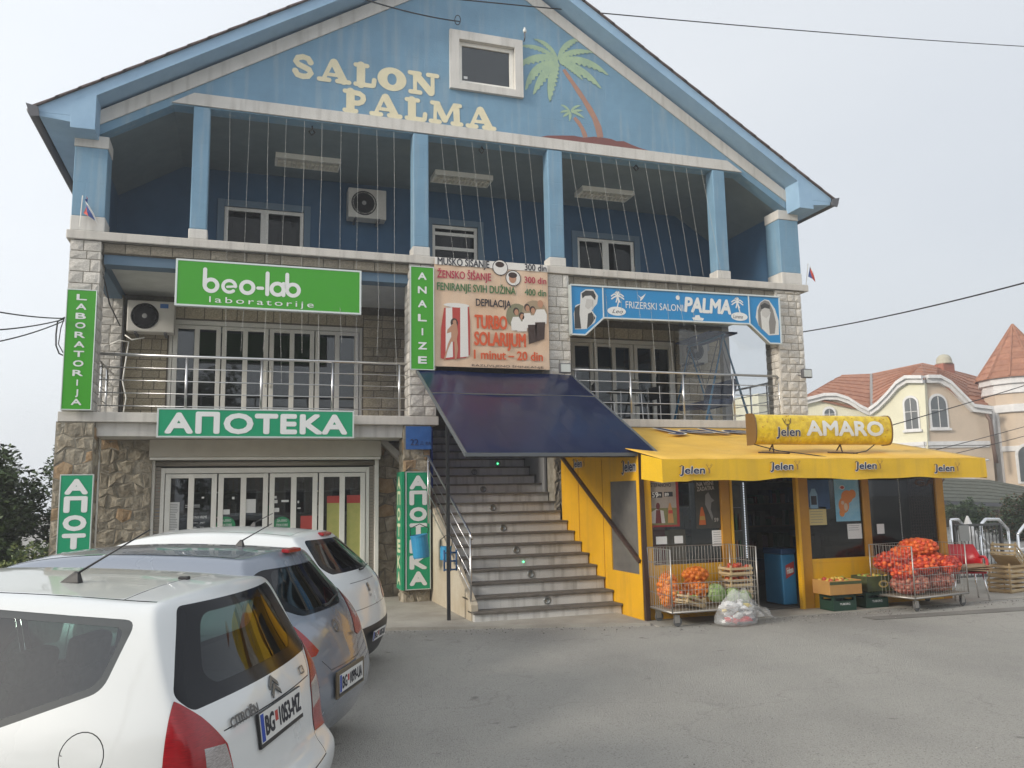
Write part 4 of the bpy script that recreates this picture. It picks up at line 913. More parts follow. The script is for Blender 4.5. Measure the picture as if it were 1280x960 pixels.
# icicle light strings: each hangs from the attic beam over the ledge
M_STR = mat('light_string_wire', (.36, .36, .34), rough=.5)
r_ = random.Random(5); k = 0
pos = [(-.30+.305*i) for i in range(10)]+[3.30+.285*i for i in range(7)]+[5.82+.315*i for i in range(10)]
for x in pos:
    r0 = r_.uniform(-.02, .02); low = r_.choice((3.35, 3.6, 4.1, 4.3)) if x < 2.7 else (5.3 if x < 5.6 else r_.choice((3.9, 4.4, 4.9)))
    drift = r_.uniform(-.03, .03) if x < 2.6 else (.17+r_.uniform(-.03, .05) if x < 5.6 else .26+r_.uniform(-.03, .06))
    if x > 8.3: low = 5.97
    pts = [(x+r0, .0, 8.17), (x+r0+drift*.35+r_.uniform(-.01, .01), .0-.03, 7.3), (x+r0+drift, -.045, 5.955)]
    if low < 5.9: pts += [(x+r0+drift, -.05, 5.8), (x+r0+drift+r_.uniform(-.02, .02), -.13 if x < 2.7 or x > 5.6 else -.11, (5.8+low)/2), (x+r0+drift+r_.uniform(-.03, .03), -.2 if x < 2.7 or x > 5.6 else -.115, low)]
    b = MB(); b.tube(pts, .0022, 4)
    for i in range(len(pts)-1):
        a, c = Vector(pts[i]), Vector(pts[i+1]); n = int((c-a).length/.11)
        for j in range(n): q = a.lerp(c, (j+.5)/max(n, 1)); b.ico((q.x+r_.uniform(-.004, .004), q.y-.004, q.z), .0055, 1, (1, 1, 1.8))
    where = 'left' if x < 2.7 else ('middle' if x < 5.6 else 'right')
    o = one('light_string', b, M_STR, 'thin string of fairy lights hanging in the '+where+' bay of the attic balcony', 'fairy lights', 'fairy light strings in the '+where+' attic bay')
# support wire along the ledge
one('cable', MB().tube([(-2.5, -.05, 5.78), (.5, -.05, 5.77), (3.1, -.05, 5.78)], .006, 5).tube([(5.8, -.05, 5.78), (8, -.05, 5.765), (10.9, -.05, 5.79)], .006, 5), M_WIRE, 'thin black cable clipped under the upper ledge', 'cable')
one('corner_cable', MB().tube([(-2.14, .2, 5.4), (-2.12, .6, 5.2), (-2.1, .9, 5.0), (-2.1, 2.2, 4.9)], .012, 6).tube([(-2.06, 2.31, 5.3), (-2.06, 2.31, 3.2)], .016, 6), M_WIRE, 'black cable looping from the left pier to the balcony corner', 'cable', smooth=True)
# ================================================================== BLUE CANOPY OVER THE STAIRS
CN = thing('canopy', 'glossy dark blue sheet canopy slanting over the staircase', 'canopy', (4.25, -.05, 2.31))
M_NAVY = mat('navy_sheet', (.004, .010, .040), (.006, .014, .055), rough=.25, scale=.8, coat=.15, bump=.12, bscale=1.5)
nt_ = M_NAVY.node_tree; tl_ = nt_.nodes.new('ShaderNodeBsdfTranslucent'); tl_.inputs[0].default_value = (.05, .20, .98, 1); ms_ = nt_.nodes.new('ShaderNodeMixShader'); ms_.inputs[0].default_value = .26
nt_.links.new(nt_.nodes['Principled BSDF'].outputs[0], ms_.inputs[1]); nt_.links.new(tl_.outputs[0], ms_.inputs[2]); nt_.links.new(ms_.outputs[0], nt_.nodes['Material Output'].inputs[0])   # light shines through the sheet
c0, c1 = Vector((0, -.06, 3.90)), Vector((0, -3.2, 2.31)); sd = (c1-c0); nn_ = Vector((0, sd.z, -sd.y)).normalized()
def cnp(x, t, h=0): p = c0+sd*t+nn_*h; return (x, p.y, p.z)
for k, (t0, t1) in enumerate(((0, .325), (.33, 1))):
    b = MB(); nx = 8; vs = []
    for h in (.0, -.012):
        for i in range(nx+1):
            for j in range(5):
                t = t0+(t1-t0)*j/4; vs.append(cnp(2.86+2.82*i/nx, t, h+.012*math.sin(i*1.1+j*.7+k)*(0 if i in (0, nx) else 1)))
    q = (nx+1)*5
    fs = [(i*5+j, (i+1)*5+j, (i+1)*5+j+1, i*5+j+1) for i in range(nx) for j in range(4)]; fs += [tuple(a+q for a in f) for f in fs]
    rim = [i*5 for i in range(nx+1)]+[nx*5+j for j in range(1, 5)]+[i*5+4 for i in range(nx-1, -1, -1)]+[j for j in range(3, 0, -1)]
    fs += [(rim[i], rim[(i+1) % len(rim)], rim[(i+1) % len(rim)]+q, rim[i]+q) for i in range(len(rim))]
    b.add(vs, fs); part('sheet', b, M_NAVY, CN)
b = MB(); b.beam(cnp(2.845, 0, -.01), cnp(2.845, 1, -.01), .03, .05); b.beam(cnp(5.695, 0, -.01), cnp(5.695, 1, -.01), .03, .05)
b.beam(cnp(2.83, 1.003, -.01), cnp(5.71, 1.003, -.01), .03, .05); b.beam(cnp(2.86, .3275, .004), cnp(5.68, .3275, .004), .02, .02); part('edge_trim', b, mat('dark_grey_trim', (.10, .11, .12), rough=.4), CN)
b = MB(); b.beam(cnp(2.86, .5, -.05), cnp(5.68, .5, -.05), .03, .04)
for x in (3.6, 4.4, 5.1): b.beam(cnp(x, 0, -.05), cnp(x, .98, -.05), .03, .035)
part('rib', b, M_BLACK, CN)
part('post', MB().beam((2.84, -2.22, .03), (2.84, -2.22, 2.76), .045, .045, up=(1, 0, 0)), M_BLACK, CN)
M_BRN = mat('brown_painted_steel', (.055, .03, .022), rough=.45)
part('post', MB().beam((5.40, -3.26, .0), (5.40, -3.19, 2.31), .065, .065, up=(1, 0, 0)), M_BRN, CN)
part('brace', MB().beam((5.315, -.25, 2.50), (5.345, -3.2, .80), .045, .05), M_BRN, CN)
part('crossbar', MB().beam((2.86, -3.12, 2.28), (5.66, -3.12, 2.28), .04, .04), M_BLACK, CN)

# ================================================================== YELLOW SHOP KIOSK
KX0, KX1, KY = 5.39, 10.80, -3.22
M_YEL = streaky('yellow_paint', (.80, .42, .008), (.42, .24, .05), rough=.42, amt=.45, bump=.06)
M_AWN = streaky('yellow_awning_vinyl', (.80, .49, .02), (.45, .27, .06), rough=.5, amt=.4, bump=.12)
M_ORF = mat('ochre_frame', (.50, .23, .012), (.42, .19, .01), rough=.5, scale=4)
M_KGL = glassmat('shop_glass', (.34, .33, .31), refl=.0)
KS = thing('corner_shop', 'yellow framed grocery kiosk under the AMARO sign at the right of the stairs', 'shop', (8, KY, 0))
def strips(y0, y1, rects):
    b = MB()
    for a in rects: b.box(a[0], a[1], y0, y1, a[2], a[3])
    return b
# side wall facing the stairs with one window (u = Y)
sw = MB()
def sbox(y0, y1, z0, z1): sw.box(5.36, 5.40, y0, y1, z0, z1)
sbox(-3.22, -2.99 if False else -3.14, .0, 2.28); sbox(-3.14, -2.25, .0, .62); sbox(-3.14, -2.25, 1.93, 2.28); sbox(-2.25, -.28, 0, 2.28)
sp_ = part('side_wall', sw, M_YEL, KS)
part('side_wall_top', MB().prism([(-3.22, 2.281), (-.28, 2.281), (-.28, 2.62), (-3.22, 2.30)], lambda u, v, w_: (w_, u, v), 5.362, 5.398), M_YEL, KS)
part('pane', MB().box(5.375, 5.385, -3.14, -2.25, .62, 1.93), mat('dusty_glass', (.10, .095, .09), (.16, .15, .13), rough=.2, scale=2, coat=.3), sp_)
for yy in (-1.05, -2.0): part('panel_joint', MB().box(5.353, 5.3595, yy, yy+.012, .0, 2.28), M_ORF, sp_)
# front: bays by pixel column on the front plane
kx = lambda px: at(px, 650, Y=KY).x
P = [KX0, kx(815), kx(902), kx(913), kx(1000), kx(1012), kx(1080), kx(1089), kx(1172), KX1+.02]
F0 = KY
b = MB(); b.box(P[0], P[1], F0, F0+.08, 0, 1.95); part('front_post', b, M_YEL, KS, bev=.004)
b = MB(); b.box(P[1], P[2], F0+.005, F0+.07, 0, .68); b.box(P[1], P[2], F0+.001, F0+.075, .68, .74); part('front_panel', b, M_YEL, KS, bev=.004)
b = MB(); b.box(P[2], P[3], F0-.005, F0+.09, 0, 1.95); part('front_post', b, M_ORF, KS, bev=.006)
b = MB(); b.box(P[4], P[5], F0-.005, F0+.09, 0, 1.95); part('front_post', b, M_ORF, KS, bev=.006)
b = MB(); b.box(P[5], P[6], F0+.005, F0+.07, 0, .66); b.box(P[7], P[8], F0+.005, F0+.07, 0, .66); b.box(P[5], P[8], F0+.001, F0+.075, .66, .72); b.box(P[6], P[7], F0+.006, F0+.069, 0, .658); part('front_panel', b, M_YEL, KS, bev=.004)
b = MB(); b.box(P[6], P[7], F0+.002, F0+.08, .722, 1.95); part('window_mullion', b, M_ORF, KS, bev=.004)
b = MB(); b.box(P[8], P[9], F0, F0+.08, 0, 1.95); part('front_post', b, M_ORF, KS, bev=.004)
b = MB(); b.box(KX0, KX1+.02, F0+.002, F0+.1, 1.951, 2.1); part('lintel', b, M_ORF, KS)
for a, c, z in ((P[1], P[2], .74), (P[5], P[6], .72), (P[7], P[8], .72)): part('pane', MB().box(a, c, F0+.03, F0+.04, z, 1.95), M_KGL if z < .73 else M_GLASSC, KS)
part('side_wall', MB().box(KX1-.03, KX1+.01, F0+.1, -.3, 0, .7), M_YEL, KS)
part('pane', MB().box(KX1-.015, KX1-.005, F0+.1, -.3, .7, 2.2), M_KGL, KS)
# door: open dark opening with a leaf standing ajar on its right
b = MB(); b.box(P[4]-.06, P[4]-.012, F0-.03, F0+.05, 0.0, 1.94); b.box(P[3]+.01, P[3]+.05, F0-.01, F0+.05, 0, 1.94); part('door_frame', b, M_YEL, KS, bev=.004)
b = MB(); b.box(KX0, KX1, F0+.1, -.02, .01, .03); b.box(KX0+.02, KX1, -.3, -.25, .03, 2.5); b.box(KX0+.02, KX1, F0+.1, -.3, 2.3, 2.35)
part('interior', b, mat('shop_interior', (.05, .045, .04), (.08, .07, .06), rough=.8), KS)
# shelves and goods inside
b = MB()
for k in range(5): b.box(5.6, 10.6, -.75, -.32, .3+k*.4, .325+k*.4)
b.box(P[3]+.06, P[3]+.5, -2.6, -.8, 1.9, 1.95)
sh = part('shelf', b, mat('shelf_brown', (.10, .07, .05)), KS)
b = MB(); r_ = random.Random(12)
for k in range(5):
    x = 5.65
    while x < 10.5: wd = r_.uniform(.05, .13); h = r_.uniform(.1, .3); b.k = r_.randrange(5); b.box(x, x+wd, -.74, -.4, .326+k*.4, .326+k*.4+h); x += wd+r_.uniform(.005, .03)
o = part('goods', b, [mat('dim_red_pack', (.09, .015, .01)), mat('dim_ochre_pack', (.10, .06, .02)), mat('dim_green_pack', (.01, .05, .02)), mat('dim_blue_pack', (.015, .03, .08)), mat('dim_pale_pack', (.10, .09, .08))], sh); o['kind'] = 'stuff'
# cooler cabinet with lit strip, left of the doorway inside
CO = thing('drinks_cooler', 'tall dark drinks cooler with a strip of white lights just inside the shop door', 'cooler', (P[3]+.3, -2.8, 0))
part('cabinet', MB().box(P[3]+.06, P[3]+.62, -2.75, -2.0, .02, 1.92), mat('cooler_grey', (.06, .065, .065), rough=.3), CO, bev=.01)
part('door_glass', MB().box(P[3]+.08, P[3]+.50, -2.765, -2.752, .1, 1.85), mat('cooler_glass', (.035, .04, .04), (.06, .055, .04), rough=.1, scale=9), CO)
b = MB()
for k in range(44): b.box(P[3]+.549, P[3]+.560, -2.77, -2.76, .75+k*.026, .761+k*.026)
o = part('led_strip', b, mat('cold_led', (.85, .92, 1), emit=.9), CO); o['kind'] = 'stuff'
b = MB()
for z in (.35, .75, 1.15, 1.5): b.box(P[3]+.09, P[3]+.49, -2.772, -2.767, z, z+.012)
part('shelf_edge', b, M_GUTTER, CO)
b = MB()
for z in (.36, .76, 1.16):
    for i in range(6): b.k = (i+int(z*10)) % 3; b.lathe((P[3]+.13+i*.062, -2.782, z+.003), [(.012, 0), (.02, .01), (.02, .16), (.009, .21), (.009, .25)], 8)
o = part('bottles', b, [mat('bottle_green', (.03, .1, .04), rough=.2), mat('bottle_brown', (.09, .03, .01), rough=.2), mat('bottle_orange', (.3, .1, .02), rough=.3)], CO)
# ice cream freezer
FZ = thing('ice_cream_freezer', 'light blue ice cream freezer with a red logo inside the shop doorway', 'freezer', (7.85, -2.9, 0))
fx0, fx1 = at(977, 700, Y=-2.95).x, at(994, 700, Y=-2.95).x
part('body', MB().box(fx0, fx1, -2.95, -2.5, .04, .78), mat('freezer_blue', (.03, .17, .34), (.05, .22, .40), rough=.3, scale=1.5), FZ, bev=.015)
part('lid', MB().box(fx0-.005, fx1+.005, -2.955, -2.49, .785, .87), mat('freezer_lid', (.015, .05, .13), rough=.3), FZ, bev=.01)
b = MB(); ff = FR(-2.952); flat(b, [(fx0+.06, .42), (fx1-.03, .50), (fx1-.03, .68), (fx0+.06, .62)], ff, .0005); lg = part('logo', b, M_POSR, FZ)
b = MB(); text(b, 'Frikom', ff, fx0+.08, .49, .09, fx1-fx0-.13, off=.03, slope=.25, w_=.002); part('lettering', b, M_PAPER, FZ)
# ---------------- posters and notices on the panes (front of glass)
YP = F0+.03
kp = lambda px, py: (lambda q: (q.x, q.z))(at(px, py, Y=YP-.006))
def poster(lab, x0, y0, x1, y1, m_, nm='poster'):
    a, c = kp(x0, y0), kp(x1, y1)
    t = thing(nm, lab, nm, ((a[0]+c[0])/2, YP, c[1])); part('sheet', MB().box(a[0], c[0], YP-.004, YP-.001, c[1], a[1]), m_, t); return t, a, c, FR(YP-.0045)
def el(t, fn, m_, nm='print'): b = MB(); fn(b); return part(nm, b, m_, t)
def rel(a, c): return lambda u, v: (a[0]+(c[0]-a[0])*u, a[1]+(c[1]-a[1])*v)
def poly(b, R_, pts, fr, w_=.001): flat(b, [R_(*p) for p in pts], fr, w_)
t, a, c, f = poster('beer poster with red border, seated man and price 59 on the left shop window', 806, 600, 850, 658, mat('dusty_red_print', (.28, .03, .03)))
R_ = rel(a, c)
el(t, lambda b: poly(b, R_, ((.08, .04), (.92, .04), (.92, .6), (.08, .6)), f), mat('grey_sky_print', (.38, .33, .29), (.28, .24, .21), scale=3)); el(t, lambda b: poly(b, R_, ((.08, .6), (.92, .6), (.92, .96), (.08, .96)), f), mat('field_print', (.20, .19, .08), (.14, .14, .06)))
el(t, lambda b: text(b, 'ŠTEFANOVO', f, *R_(.16, .15), .05, (c[0]-a[0])*.62, off=.02, w_=.002), M_PB); el(t, lambda b: [poly(b, R_, ((.18, .26), (.5, .26), (.5, .38), (.18, .38)), f, .002), poly(b, R_, ((.56, .26), (.82, .26), (.82, .36), (.56, .36)), f, .002)], M_PB)
el(t, lambda b: [text(b, '59', f, *R_(.2, .37), .07, off=.04, w_=.003), text(b, '99', f, *R_(.37, .35), .035, off=.02, w_=.003), text(b, '89', f, *R_(.58, .35), .045, off=.03, w_=.003)], M_PAPER)
el(t, lambda b: [poly(b, R_, ((.12, .7), (.3, .62), (.52, .66), (.56, .92), (.14, .92)), f, .002)], mat('grey_white_print', (.48, .45, .43))); el(t, lambda b: [poly(b, R_, ((.3, .64), (.42, .64), (.45, .92), (.27, .92)), f, .003), flat(b, ell(*R_(.36, .56), .032, .05, 14), f, .003)], mat('maroon_print', (.13, .03, .03)))
el(t, lambda b: [poly(b, R_, ((.66, .62), (.7, .5), (.74, .5), (.78, .62), (.82, .92), (.64, .92)), f, .002)], mat('bottle_print', (.45, .22, .08))); el(t, lambda b: [poly(b, R_, ((.67, .65), (.79, .65), (.8, .72), (.66, .72)), f, .003)], M_POSR)
t, a, c, f = poster('dark beer poster with bottle and footballer on the left shop window', 868, 601, 904, 660, mat('dark_poster_print', (.035, .035, .03), (.06, .055, .045), scale=6)); R_ = rel(a, c)
el(t, lambda b: [text(b, 'NA VIŠNI', f, *R_(.08, .12), .055, (c[0]-a[0])*.62, off=.03, w_=.002, slope=.08), text(b, 'ZADATKA', f, *R_(.08, .22), .055, (c[0]-a[0])*.65, off=.03, w_=.002, slope=.08), text(b, '59', f, *R_(.68, .86), .05, off=.03, w_=.002)], mat('bone_print', (.42, .38, .34)))
el(t, lambda b: [poly(b, R_, ((.1, .92), (.14, .72), (.2, .55), (.26, .55), (.33, .72), (.36, .92)), f, .002)], mat('amber_print', (.42, .10, .02))); el(t, lambda b: [poly(b, R_, ((.14, .74), (.32, .74), (.33, .82), (.13, .82)), f, .003)], mat('ochre_pack', (.35, .22, .05)))
el(t, lambda b: [poly(b, R_, ((.38, .3), (.5, .24), (.6, .36), (.72, .42), (.6, .46), (.56, .6), (.64, .76), (.6, .84), (.48, .66), (.36, .5)), f, .002)], mat('smoke_print', (.20, .19, .18)))
BXC = thing('cardboard_box', 'large cardboard box pressed behind the left shop window', 'box', (5.9, -3.0, 0)); part('carton', MB().box(5.6, 6.1, -3.17, -2.8, .45, 1.22), M_CARD, BXC, bev=.006); part('tape', MB().box(5.82, 5.87, -3.172, -2.79, .45, 1.221), mat('brown_tape', (.28, .17, .09)), BXC)
b = MB(); part('red_backing', MB().box(P[1]-.02, P[1]+.22, F0+.045, F0+.05, .74, 1.95), mat('faded_red_board', (.30, .045, .035), (.24, .035, .03)), KS)
for i, (x0, y0, x1, y1, lab, m_) in enumerate(((820, 671, 834, 680, 'small white note taped to the left shop window beside the red edge', M_PAPER), (843, 670, 854, 679, 'small white note taped in the middle of the left shop window', M_PAPER), (890, 663, 907, 682, 'torn white price sheet at the right of the left shop window', M_PAPER),
    (1059, 655, 1078, 673, 'white sheet taped under the ice cream poster', M_PAPER), (1096, 655, 1106, 667, 'small tilted white note on the right shop window', M_PAPER), (1011, 634, 1034, 656, 'handwritten yellow paper notice on the right shop window', mat('yellow_paper', (.58, .48, .22))))):
    t, a, c, f = poster(lab, x0, y0, x1, y1, m_, 'paper_notice')
    if i in (2, 5, 3):
        b = MB(); rr = random.Random(i)
        for k in range(6 if i != 3 else 3): z = a[1]-.025-k*(a[1]-c[1]-.03)/6; b.box(a[0]+.02, c[0]-.03-rr.random()*.05, YP-.0052, YP-.0046, z-.006, z)
        part('print', b, mat('grey_print', (.2, .2, .2)), t)
t, a, c, f = poster('pale blue ice cream poster with orange swirl on the right shop window', 1042, 599, 1076, 651, mat('ice_blue_print', (.16, .42, .60), (.35, .58, .68), scale=3)); R_ = rel(a, c)
el(t, lambda b: [flat(b, ell(*R_(.5, .42), .11, .10, 16), f, .001), flat(b, ell(*R_(.35, .62), .10, .12, 16), f, .0014), flat(b, ell(*R_(.72, .36), .07, .07, 12), f, .0018), flat(b, ell(*R_(.25, .8), .05, .06, 12), f, .0022)], mat('orange_swirl_print', (.68, .24, .06)))
el(t, lambda b: [flat(b, ell(*R_(.32, .2), .05, .035, 16), f, .003)], M_PAPER); el(t, lambda b: [flat(b, ell(*R_(.32, .2), .037, .023, 16), f, .004)], M_POSR); el(t, lambda b: [flat(b, ell(*R_(.42, .66), .035, .06, 12), f, .003), flat(b, ell(*R_(.3, .56), .03, .03, 12), f, .0034)], mat('cream_swirl_print', (.65, .5, .38)))
t, a, c, f = poster('blue drinks poster with bottle on the right shop window', 1008, 600, 1038, 636, mat('deep_blue_print', (.03, .07, .15), (.05, .12, .25), scale=3)); R_ = rel(a, c)
el(t, lambda b: [poly(b, R_, ((.1, .98), (.1, .5), (.2, .3), (.35, .3), (.45, .5), (.45, .98)), f, .001)], mat('bottle_blue_print', (.22, .36, .48))); el(t, lambda b: [poly(b, R_, ((.15, .55), (.4, .55), (.4, .85), (.15, .85)), f, .002)], M_PB)
b = MB(); text(b, 'GAV', FR(YP), at(1143, 603, Y=YP).x, at(1143, 607, Y=YP).z, .10, .62, off=.03, w_=.004); part('lettering', b, mat('faint_brown_letters', (.16, .09, .06)), KS)
b = MB(); xx = at(1125, 640, Y=YP).x
for k in range(38): b.box(xx+.003*math.sin(k), xx+.014+.003*math.sin(k), YP-.004, YP-.001, .95+k*.026, .96+k*.026)
o = part('bead_strip', b, M_PAPER, KS); o['kind'] = 'stuff'
# security grille wires at the right window
b = MB()
for k in range(26): z = .74+k*.047; b.box(P[8]-.55, P[8], F0-.012, F0-.008, z, z+.003)
for k in range(12): x = P[8]-.55+k*.05; b.box(x, x+.003, F0-.015, F0-.0125, .74, 1.94)
o = part('wire_grille', b, M_BRN, KS); o['kind'] = 'stuff'

# ---------------- awning
AW = thing('awning', 'wide yellow vinyl shop awning with printed front valance', 'awning', (8.2, -4.1, 1.88))
AX0, AX1, AYF, ZW, ZF = 5.27, 10.80, -4.08, 2.96, 2.19
b = MB(); nx, ny = 30, 8; vs = []
def awz(i, j):
    t = j/ny; u = i/nx; z = ZW+(ZF-ZW)*t; sag = -.035*math.sin(math.pi*t)*abs(math.sin(math.pi*u*5))-.004*math.sin(u*60+t*5)*t
    return z+sag
for j in range(ny+1):
    for i in range(nx+1): vs.append((AX0+(AX1-AX0)*i/nx, -.02+(AYF+.02)*j/ny, awz(i, j)))
b.add(vs, [(j*(nx+1)+i, j*(nx+1)+i+1, (j+1)*(nx+1)+i+1, (j+1)*(nx+1)+i) for j in range(ny) for i in range(nx)])
o = part('roof_sheet', b, mat('sunlit_dusty_vinyl', (.78, .48, .08), (.68, .40, .05), rough=.6, scale=1.6, bump=.15, bscale=9), AW, smooth=True); sm = o.modifiers.new('s', 'SOLIDIFY'); sm.thickness = .006  # roof tone holds both dust and sunlight in its colour
b = MB(); vs = []; n_ = 60
for i in range(n_+1):
    u = i/n_; x = AX0+(AX1-AX0)*u; zt_ = ZF-.004; wv = .010*math.sin(u*31)+.006*math.sin(u*73+1)
    low = 1.90+.010*math.sin(u*19)+.006*math.sin(u*43)-(.02 if u < .08 else 0)+.02*math.exp(-((u-.35)/.08)**2)
    vs += [(x, AYF, zt_), (x, AYF-.001+wv*.3, (zt_+low)/2), (x, AYF-.002+wv*.6, low)]
b.add(vs, [(3*i+j, 3*i+3+j, 3*i+4+j, 3*i+1+j) for i in range(n_) for j in range(2)])
o = part('valance', b, M_AWN, AW); sm = o.modifiers.new('s', 'SOLIDIFY'); sm.thickness = .004
for xx, dx in ((AX0, -.01), (AX1, .01)): o = part('side_flap', MB().add([(xx, AYF, ZF-.004), (xx, AYF, 1.88), (xx+dx, -3.5, 1.94), (xx, -3.5, ZF+.09)], [(0, 1, 2, 3)]), M_AWN, AW); sm = o.modifiers.new('s', 'SOLIDIFY'); sm.thickness = .004
b = MB(); b.tube([(AX0+.01, AYF+.03, ZF-.03), (AX1-.01, AYF+.03, ZF-.03)], .018, 8)
for x in (5.5, 6.8, 8.2, 9.6, 10.9): b.tube([(x, -3.1, 2.03), (x, AYF+.03, ZF-.03)], .014, 6); b.tube([(x, -3.0, 2.1), (x, -3.0, 2.37)], .014, 6)
part('frame', b, M_STEEL, AW, smooth=True)
M_NB, M_NW = mat('navy_print', (.012, .02, .07)), mat('white_outline_print', (.70, .68, .62))
def jelen(par, fr, u, v, h, deer=True, k=1.0, wd=None, sub=False):
    """brand word: blackletter-like navy strokes over a white outline, a stag's head beside it"""
    wd = wd or h*3.1
    b = MB(); text(b, 'Jelen', fr, u, v, h*.95, wd, off=.11, shear=.08, w_=.006); part('lettering_outline', b, M_NW, par)
    b = MB(); text(b, 'Jelen', fr, u, v, h*.95, wd, off=.03, shear=.08, w_=.009)
    stroke(b, [(u-.04*h, v+h*.95), (u+.25*h, v+h*1.12), (u+.55*h, v+h*.98)], h*.10, fr, .0115); stroke(b, [(u-.15*h, v-.15*h), (u+.1*h, v-.22*h), (u+.35*h, v-.05*h)], h*.09, fr, .0118)
    part('lettering', b, M_NB, par)
    if deer:
        b = MB(); cx, cy = u+wd+h*.75, v+h*.1
        stroke(b, [(cx, cy), (cx+.02*h, cy+.35*h), (cx-.1*h, cy+.55*h)], h*.26, fr, .006)
        for s_ in (-1, 1): stroke(b, [(cx-.03*h, cy+.55*h), (cx+s_*.25*h, cy+.75*h), (cx+s_*.42*h, cy+1.0*h), (cx+s_*.32*h, cy+1.25*h)], h*.07, fr, .0065+.0004*s_); stroke(b, [(cx+s_*.3*h, cy+.8*h), (cx+s_*.16*h, cy+1.08*h)], h*.06, fr, .0075+.0004*s_); stroke(b, [(cx+s_*.4*h, cy+.95*h), (cx+s_*.56*h, cy+1.12*h)], h*.05, fr, .0083+.0004*s_)
        part('stag_logo', b, mat('bronze_print', (.34, .18, .05)), par)
fa = FR(AYF-.035)
for px, py in ((850, 592), (963, 587), (1069, 586), (1168, 589)):
    q = at(px, py, Y=AYF-.035); jelen(AW, fa, q.x, q.z, .095, wd=.37)
# big faded word on the awning roof
sl_ = Vector((0, AYF, ZF-ZW)).normalized(); up_ = -sl_; nn2 = Vector((0, sl_.z, -sl_.y)).normalized()
def froof(u, v, w_): p = Vector((0, -.02, ZW))+sl_*(1.35-v); return (u, p.y+nn2.y*(w_+.014), p.z+nn2.z*(w_+.014))
b = MB(); text(b, 'Jelen', froof, 7.0, .25, .75, 2.5, off=.06, w_=.012); part('lettering_outline', b, M_NW, AW)
b = MB(); text(b, 'Jelen', froof, 7.0, .25, .75, 2.5, off=.015, w_=.016); text(b, 'PIVO', froof, 8.0, -.1, .16, 1.0, w_=.014, sp=1.6); part('lettering', b, M_NB, AW)
# side wall logos
fl = LF(5.36)
for y, h, lab in ((-.85, .12, 0), (-2.72, .14, 0)): jelen(sp_ if False else KS, fl, -y-.0, 2.07 if y < -1 else 2.2, h, deer=(y > -1))

# ---------------- rounded AMARO sign box
SG = thing('shop_sign', 'rounded yellow AMARO light box sign standing on the awning', 'sign', (9.2, -2.75, 2.5))
q0, q1 = at(942, 536, Y=-3.5), at(1113, 540, Y=-3.5); sx0, sx1, sz = q0.x, q1.x, q0.z; hh = .222
M_SGY = mat('golden_beer_print', (.78, .56, .02), (.58, .38, .01), rough=.22, scale=9, lo=.42, hi=.6, coat=.3)
SY = -3.42
prof = [(SY+.10, sz-hh), (SY+.10, sz+hh)]+[(SY-.13*max(0, math.sin(rad(a)))**.6, sz+hh*math.cos(rad(a))) for a in range(0, 181, 15)]
b = MB(); b.prism(prof, lambda u, v, w_: (w_, u, v), sx0+.02, sx1-.02); o = part('light_box', b, M_SGY, SG); autosmooth(o, 40)
b = MB(); prof2 = [(SY+.11, sz-hh-.012), (SY+.11, sz+hh+.012)]+[(SY-.142*max(0, math.sin(rad(a)))**.6, sz+(hh+.012)*math.cos(rad(a))) for a in range(0, 181, 15)]
for a, c in ((sx0, sx0+.02), (sx1-.02, sx1)): part('end_cap', MB().prism(prof2, lambda u, v, w_: (w_, u, v), a, c), mat('sign_brown', (.16, .09, .03), rough=.4), SG)
def curved(u, v, w_):
    t = max(-1, min(1, v/hh)); a = math.acos(t); return (u, SY-(.13+w_)*math.sin(a)**.6, sz+(hh+w_)*t)
def subd_text(par, s_, u, v, h, wd, m_, off, w_):
    vs, fs = glyphs(s_, off); b = MB()
    text(b, s_, lambda a, c, w2: (a, c, w2), u, v, h, wd, off=off, w_=w_)
    bm_ = bmesh.new(); V_ = [bm_.verts.new(p) for p in b.v]
    for f_ in b.f:
        try: bm_.faces.new([V_[i] for i in f_])
        except ValueError: pass
    for k in range(-5, 6): bmesh.ops.bisect_plane(bm_, geom=bm_.verts[:]+bm_.edges[:]+bm_.faces[:], plane_co=(0, hh*k/6, 0), plane_no=(0, 1, 0))
    b2 = MB(); bm_.verts.index_update(); b2.add([curved(x.co.x, x.co.y, x.co.z) for x in bm_.verts], [tuple(x.index for x in f_.verts) for f_ in bm_.faces]); bm_.free()
    return part('lettering', b2, m_, par)
L_ = sx1-sx0
subd_text(SG, 'AMARO', sx0+L_*.36, -.085, .20, L_*.565, M_LETW, .055, .004)
subd_text(SG, 'Jelen', sx0+L_*.145, -.10, .12, L_*.165, M_NW, .07, .003); subd_text(SG, 'Jelen', sx0+L_*.145, -.10, .12, L_*.165, M_NB, .02, .006)
b = MB(); cx, cy = sx0+L_*.225, .04
cf = lambda u, v, w_: curved(u, v, w_)
for s_ in (-1, 1): stroke(b, [(cx, cy), (cx+s_*.05, cy+.05), (cx+s_*.07, cy+.11)], .014, cf, .005+.0004*s_); stroke(b, [(cx+s_*.05, cy+.05), (cx+s_*.02, cy+.1)], .01, cf, .007+.0004*s_)
stroke(b, [(cx, cy+.02), (cx, cy-.03)], .03, cf, .009); part('stag_logo', b, mat('dark_gold_print', (.16, .11, .03)), SG)
b = MB(); r_ = random.Random(3); 
for k in range(70):
    u = sx0+.06+r_.random()*(L_-.12); v = r_.uniform(-.2, .2); rr = r_.uniform(.007, .02)
    if sx0+L_*.14 < u < sx0+L_*.94 and abs(v) < .13: continue
    p = curved(u, v, .001); b.ico(p, rr, 1, (1, .4, 1))
o = part('droplets', b, mat('droplet_print', (.55, .33, .02), rough=.15), SG, smooth=True); o['kind'] = 'stuff'
rz_ = lambda y: ZW+(ZF-ZW)*(-y/4.08)+.01
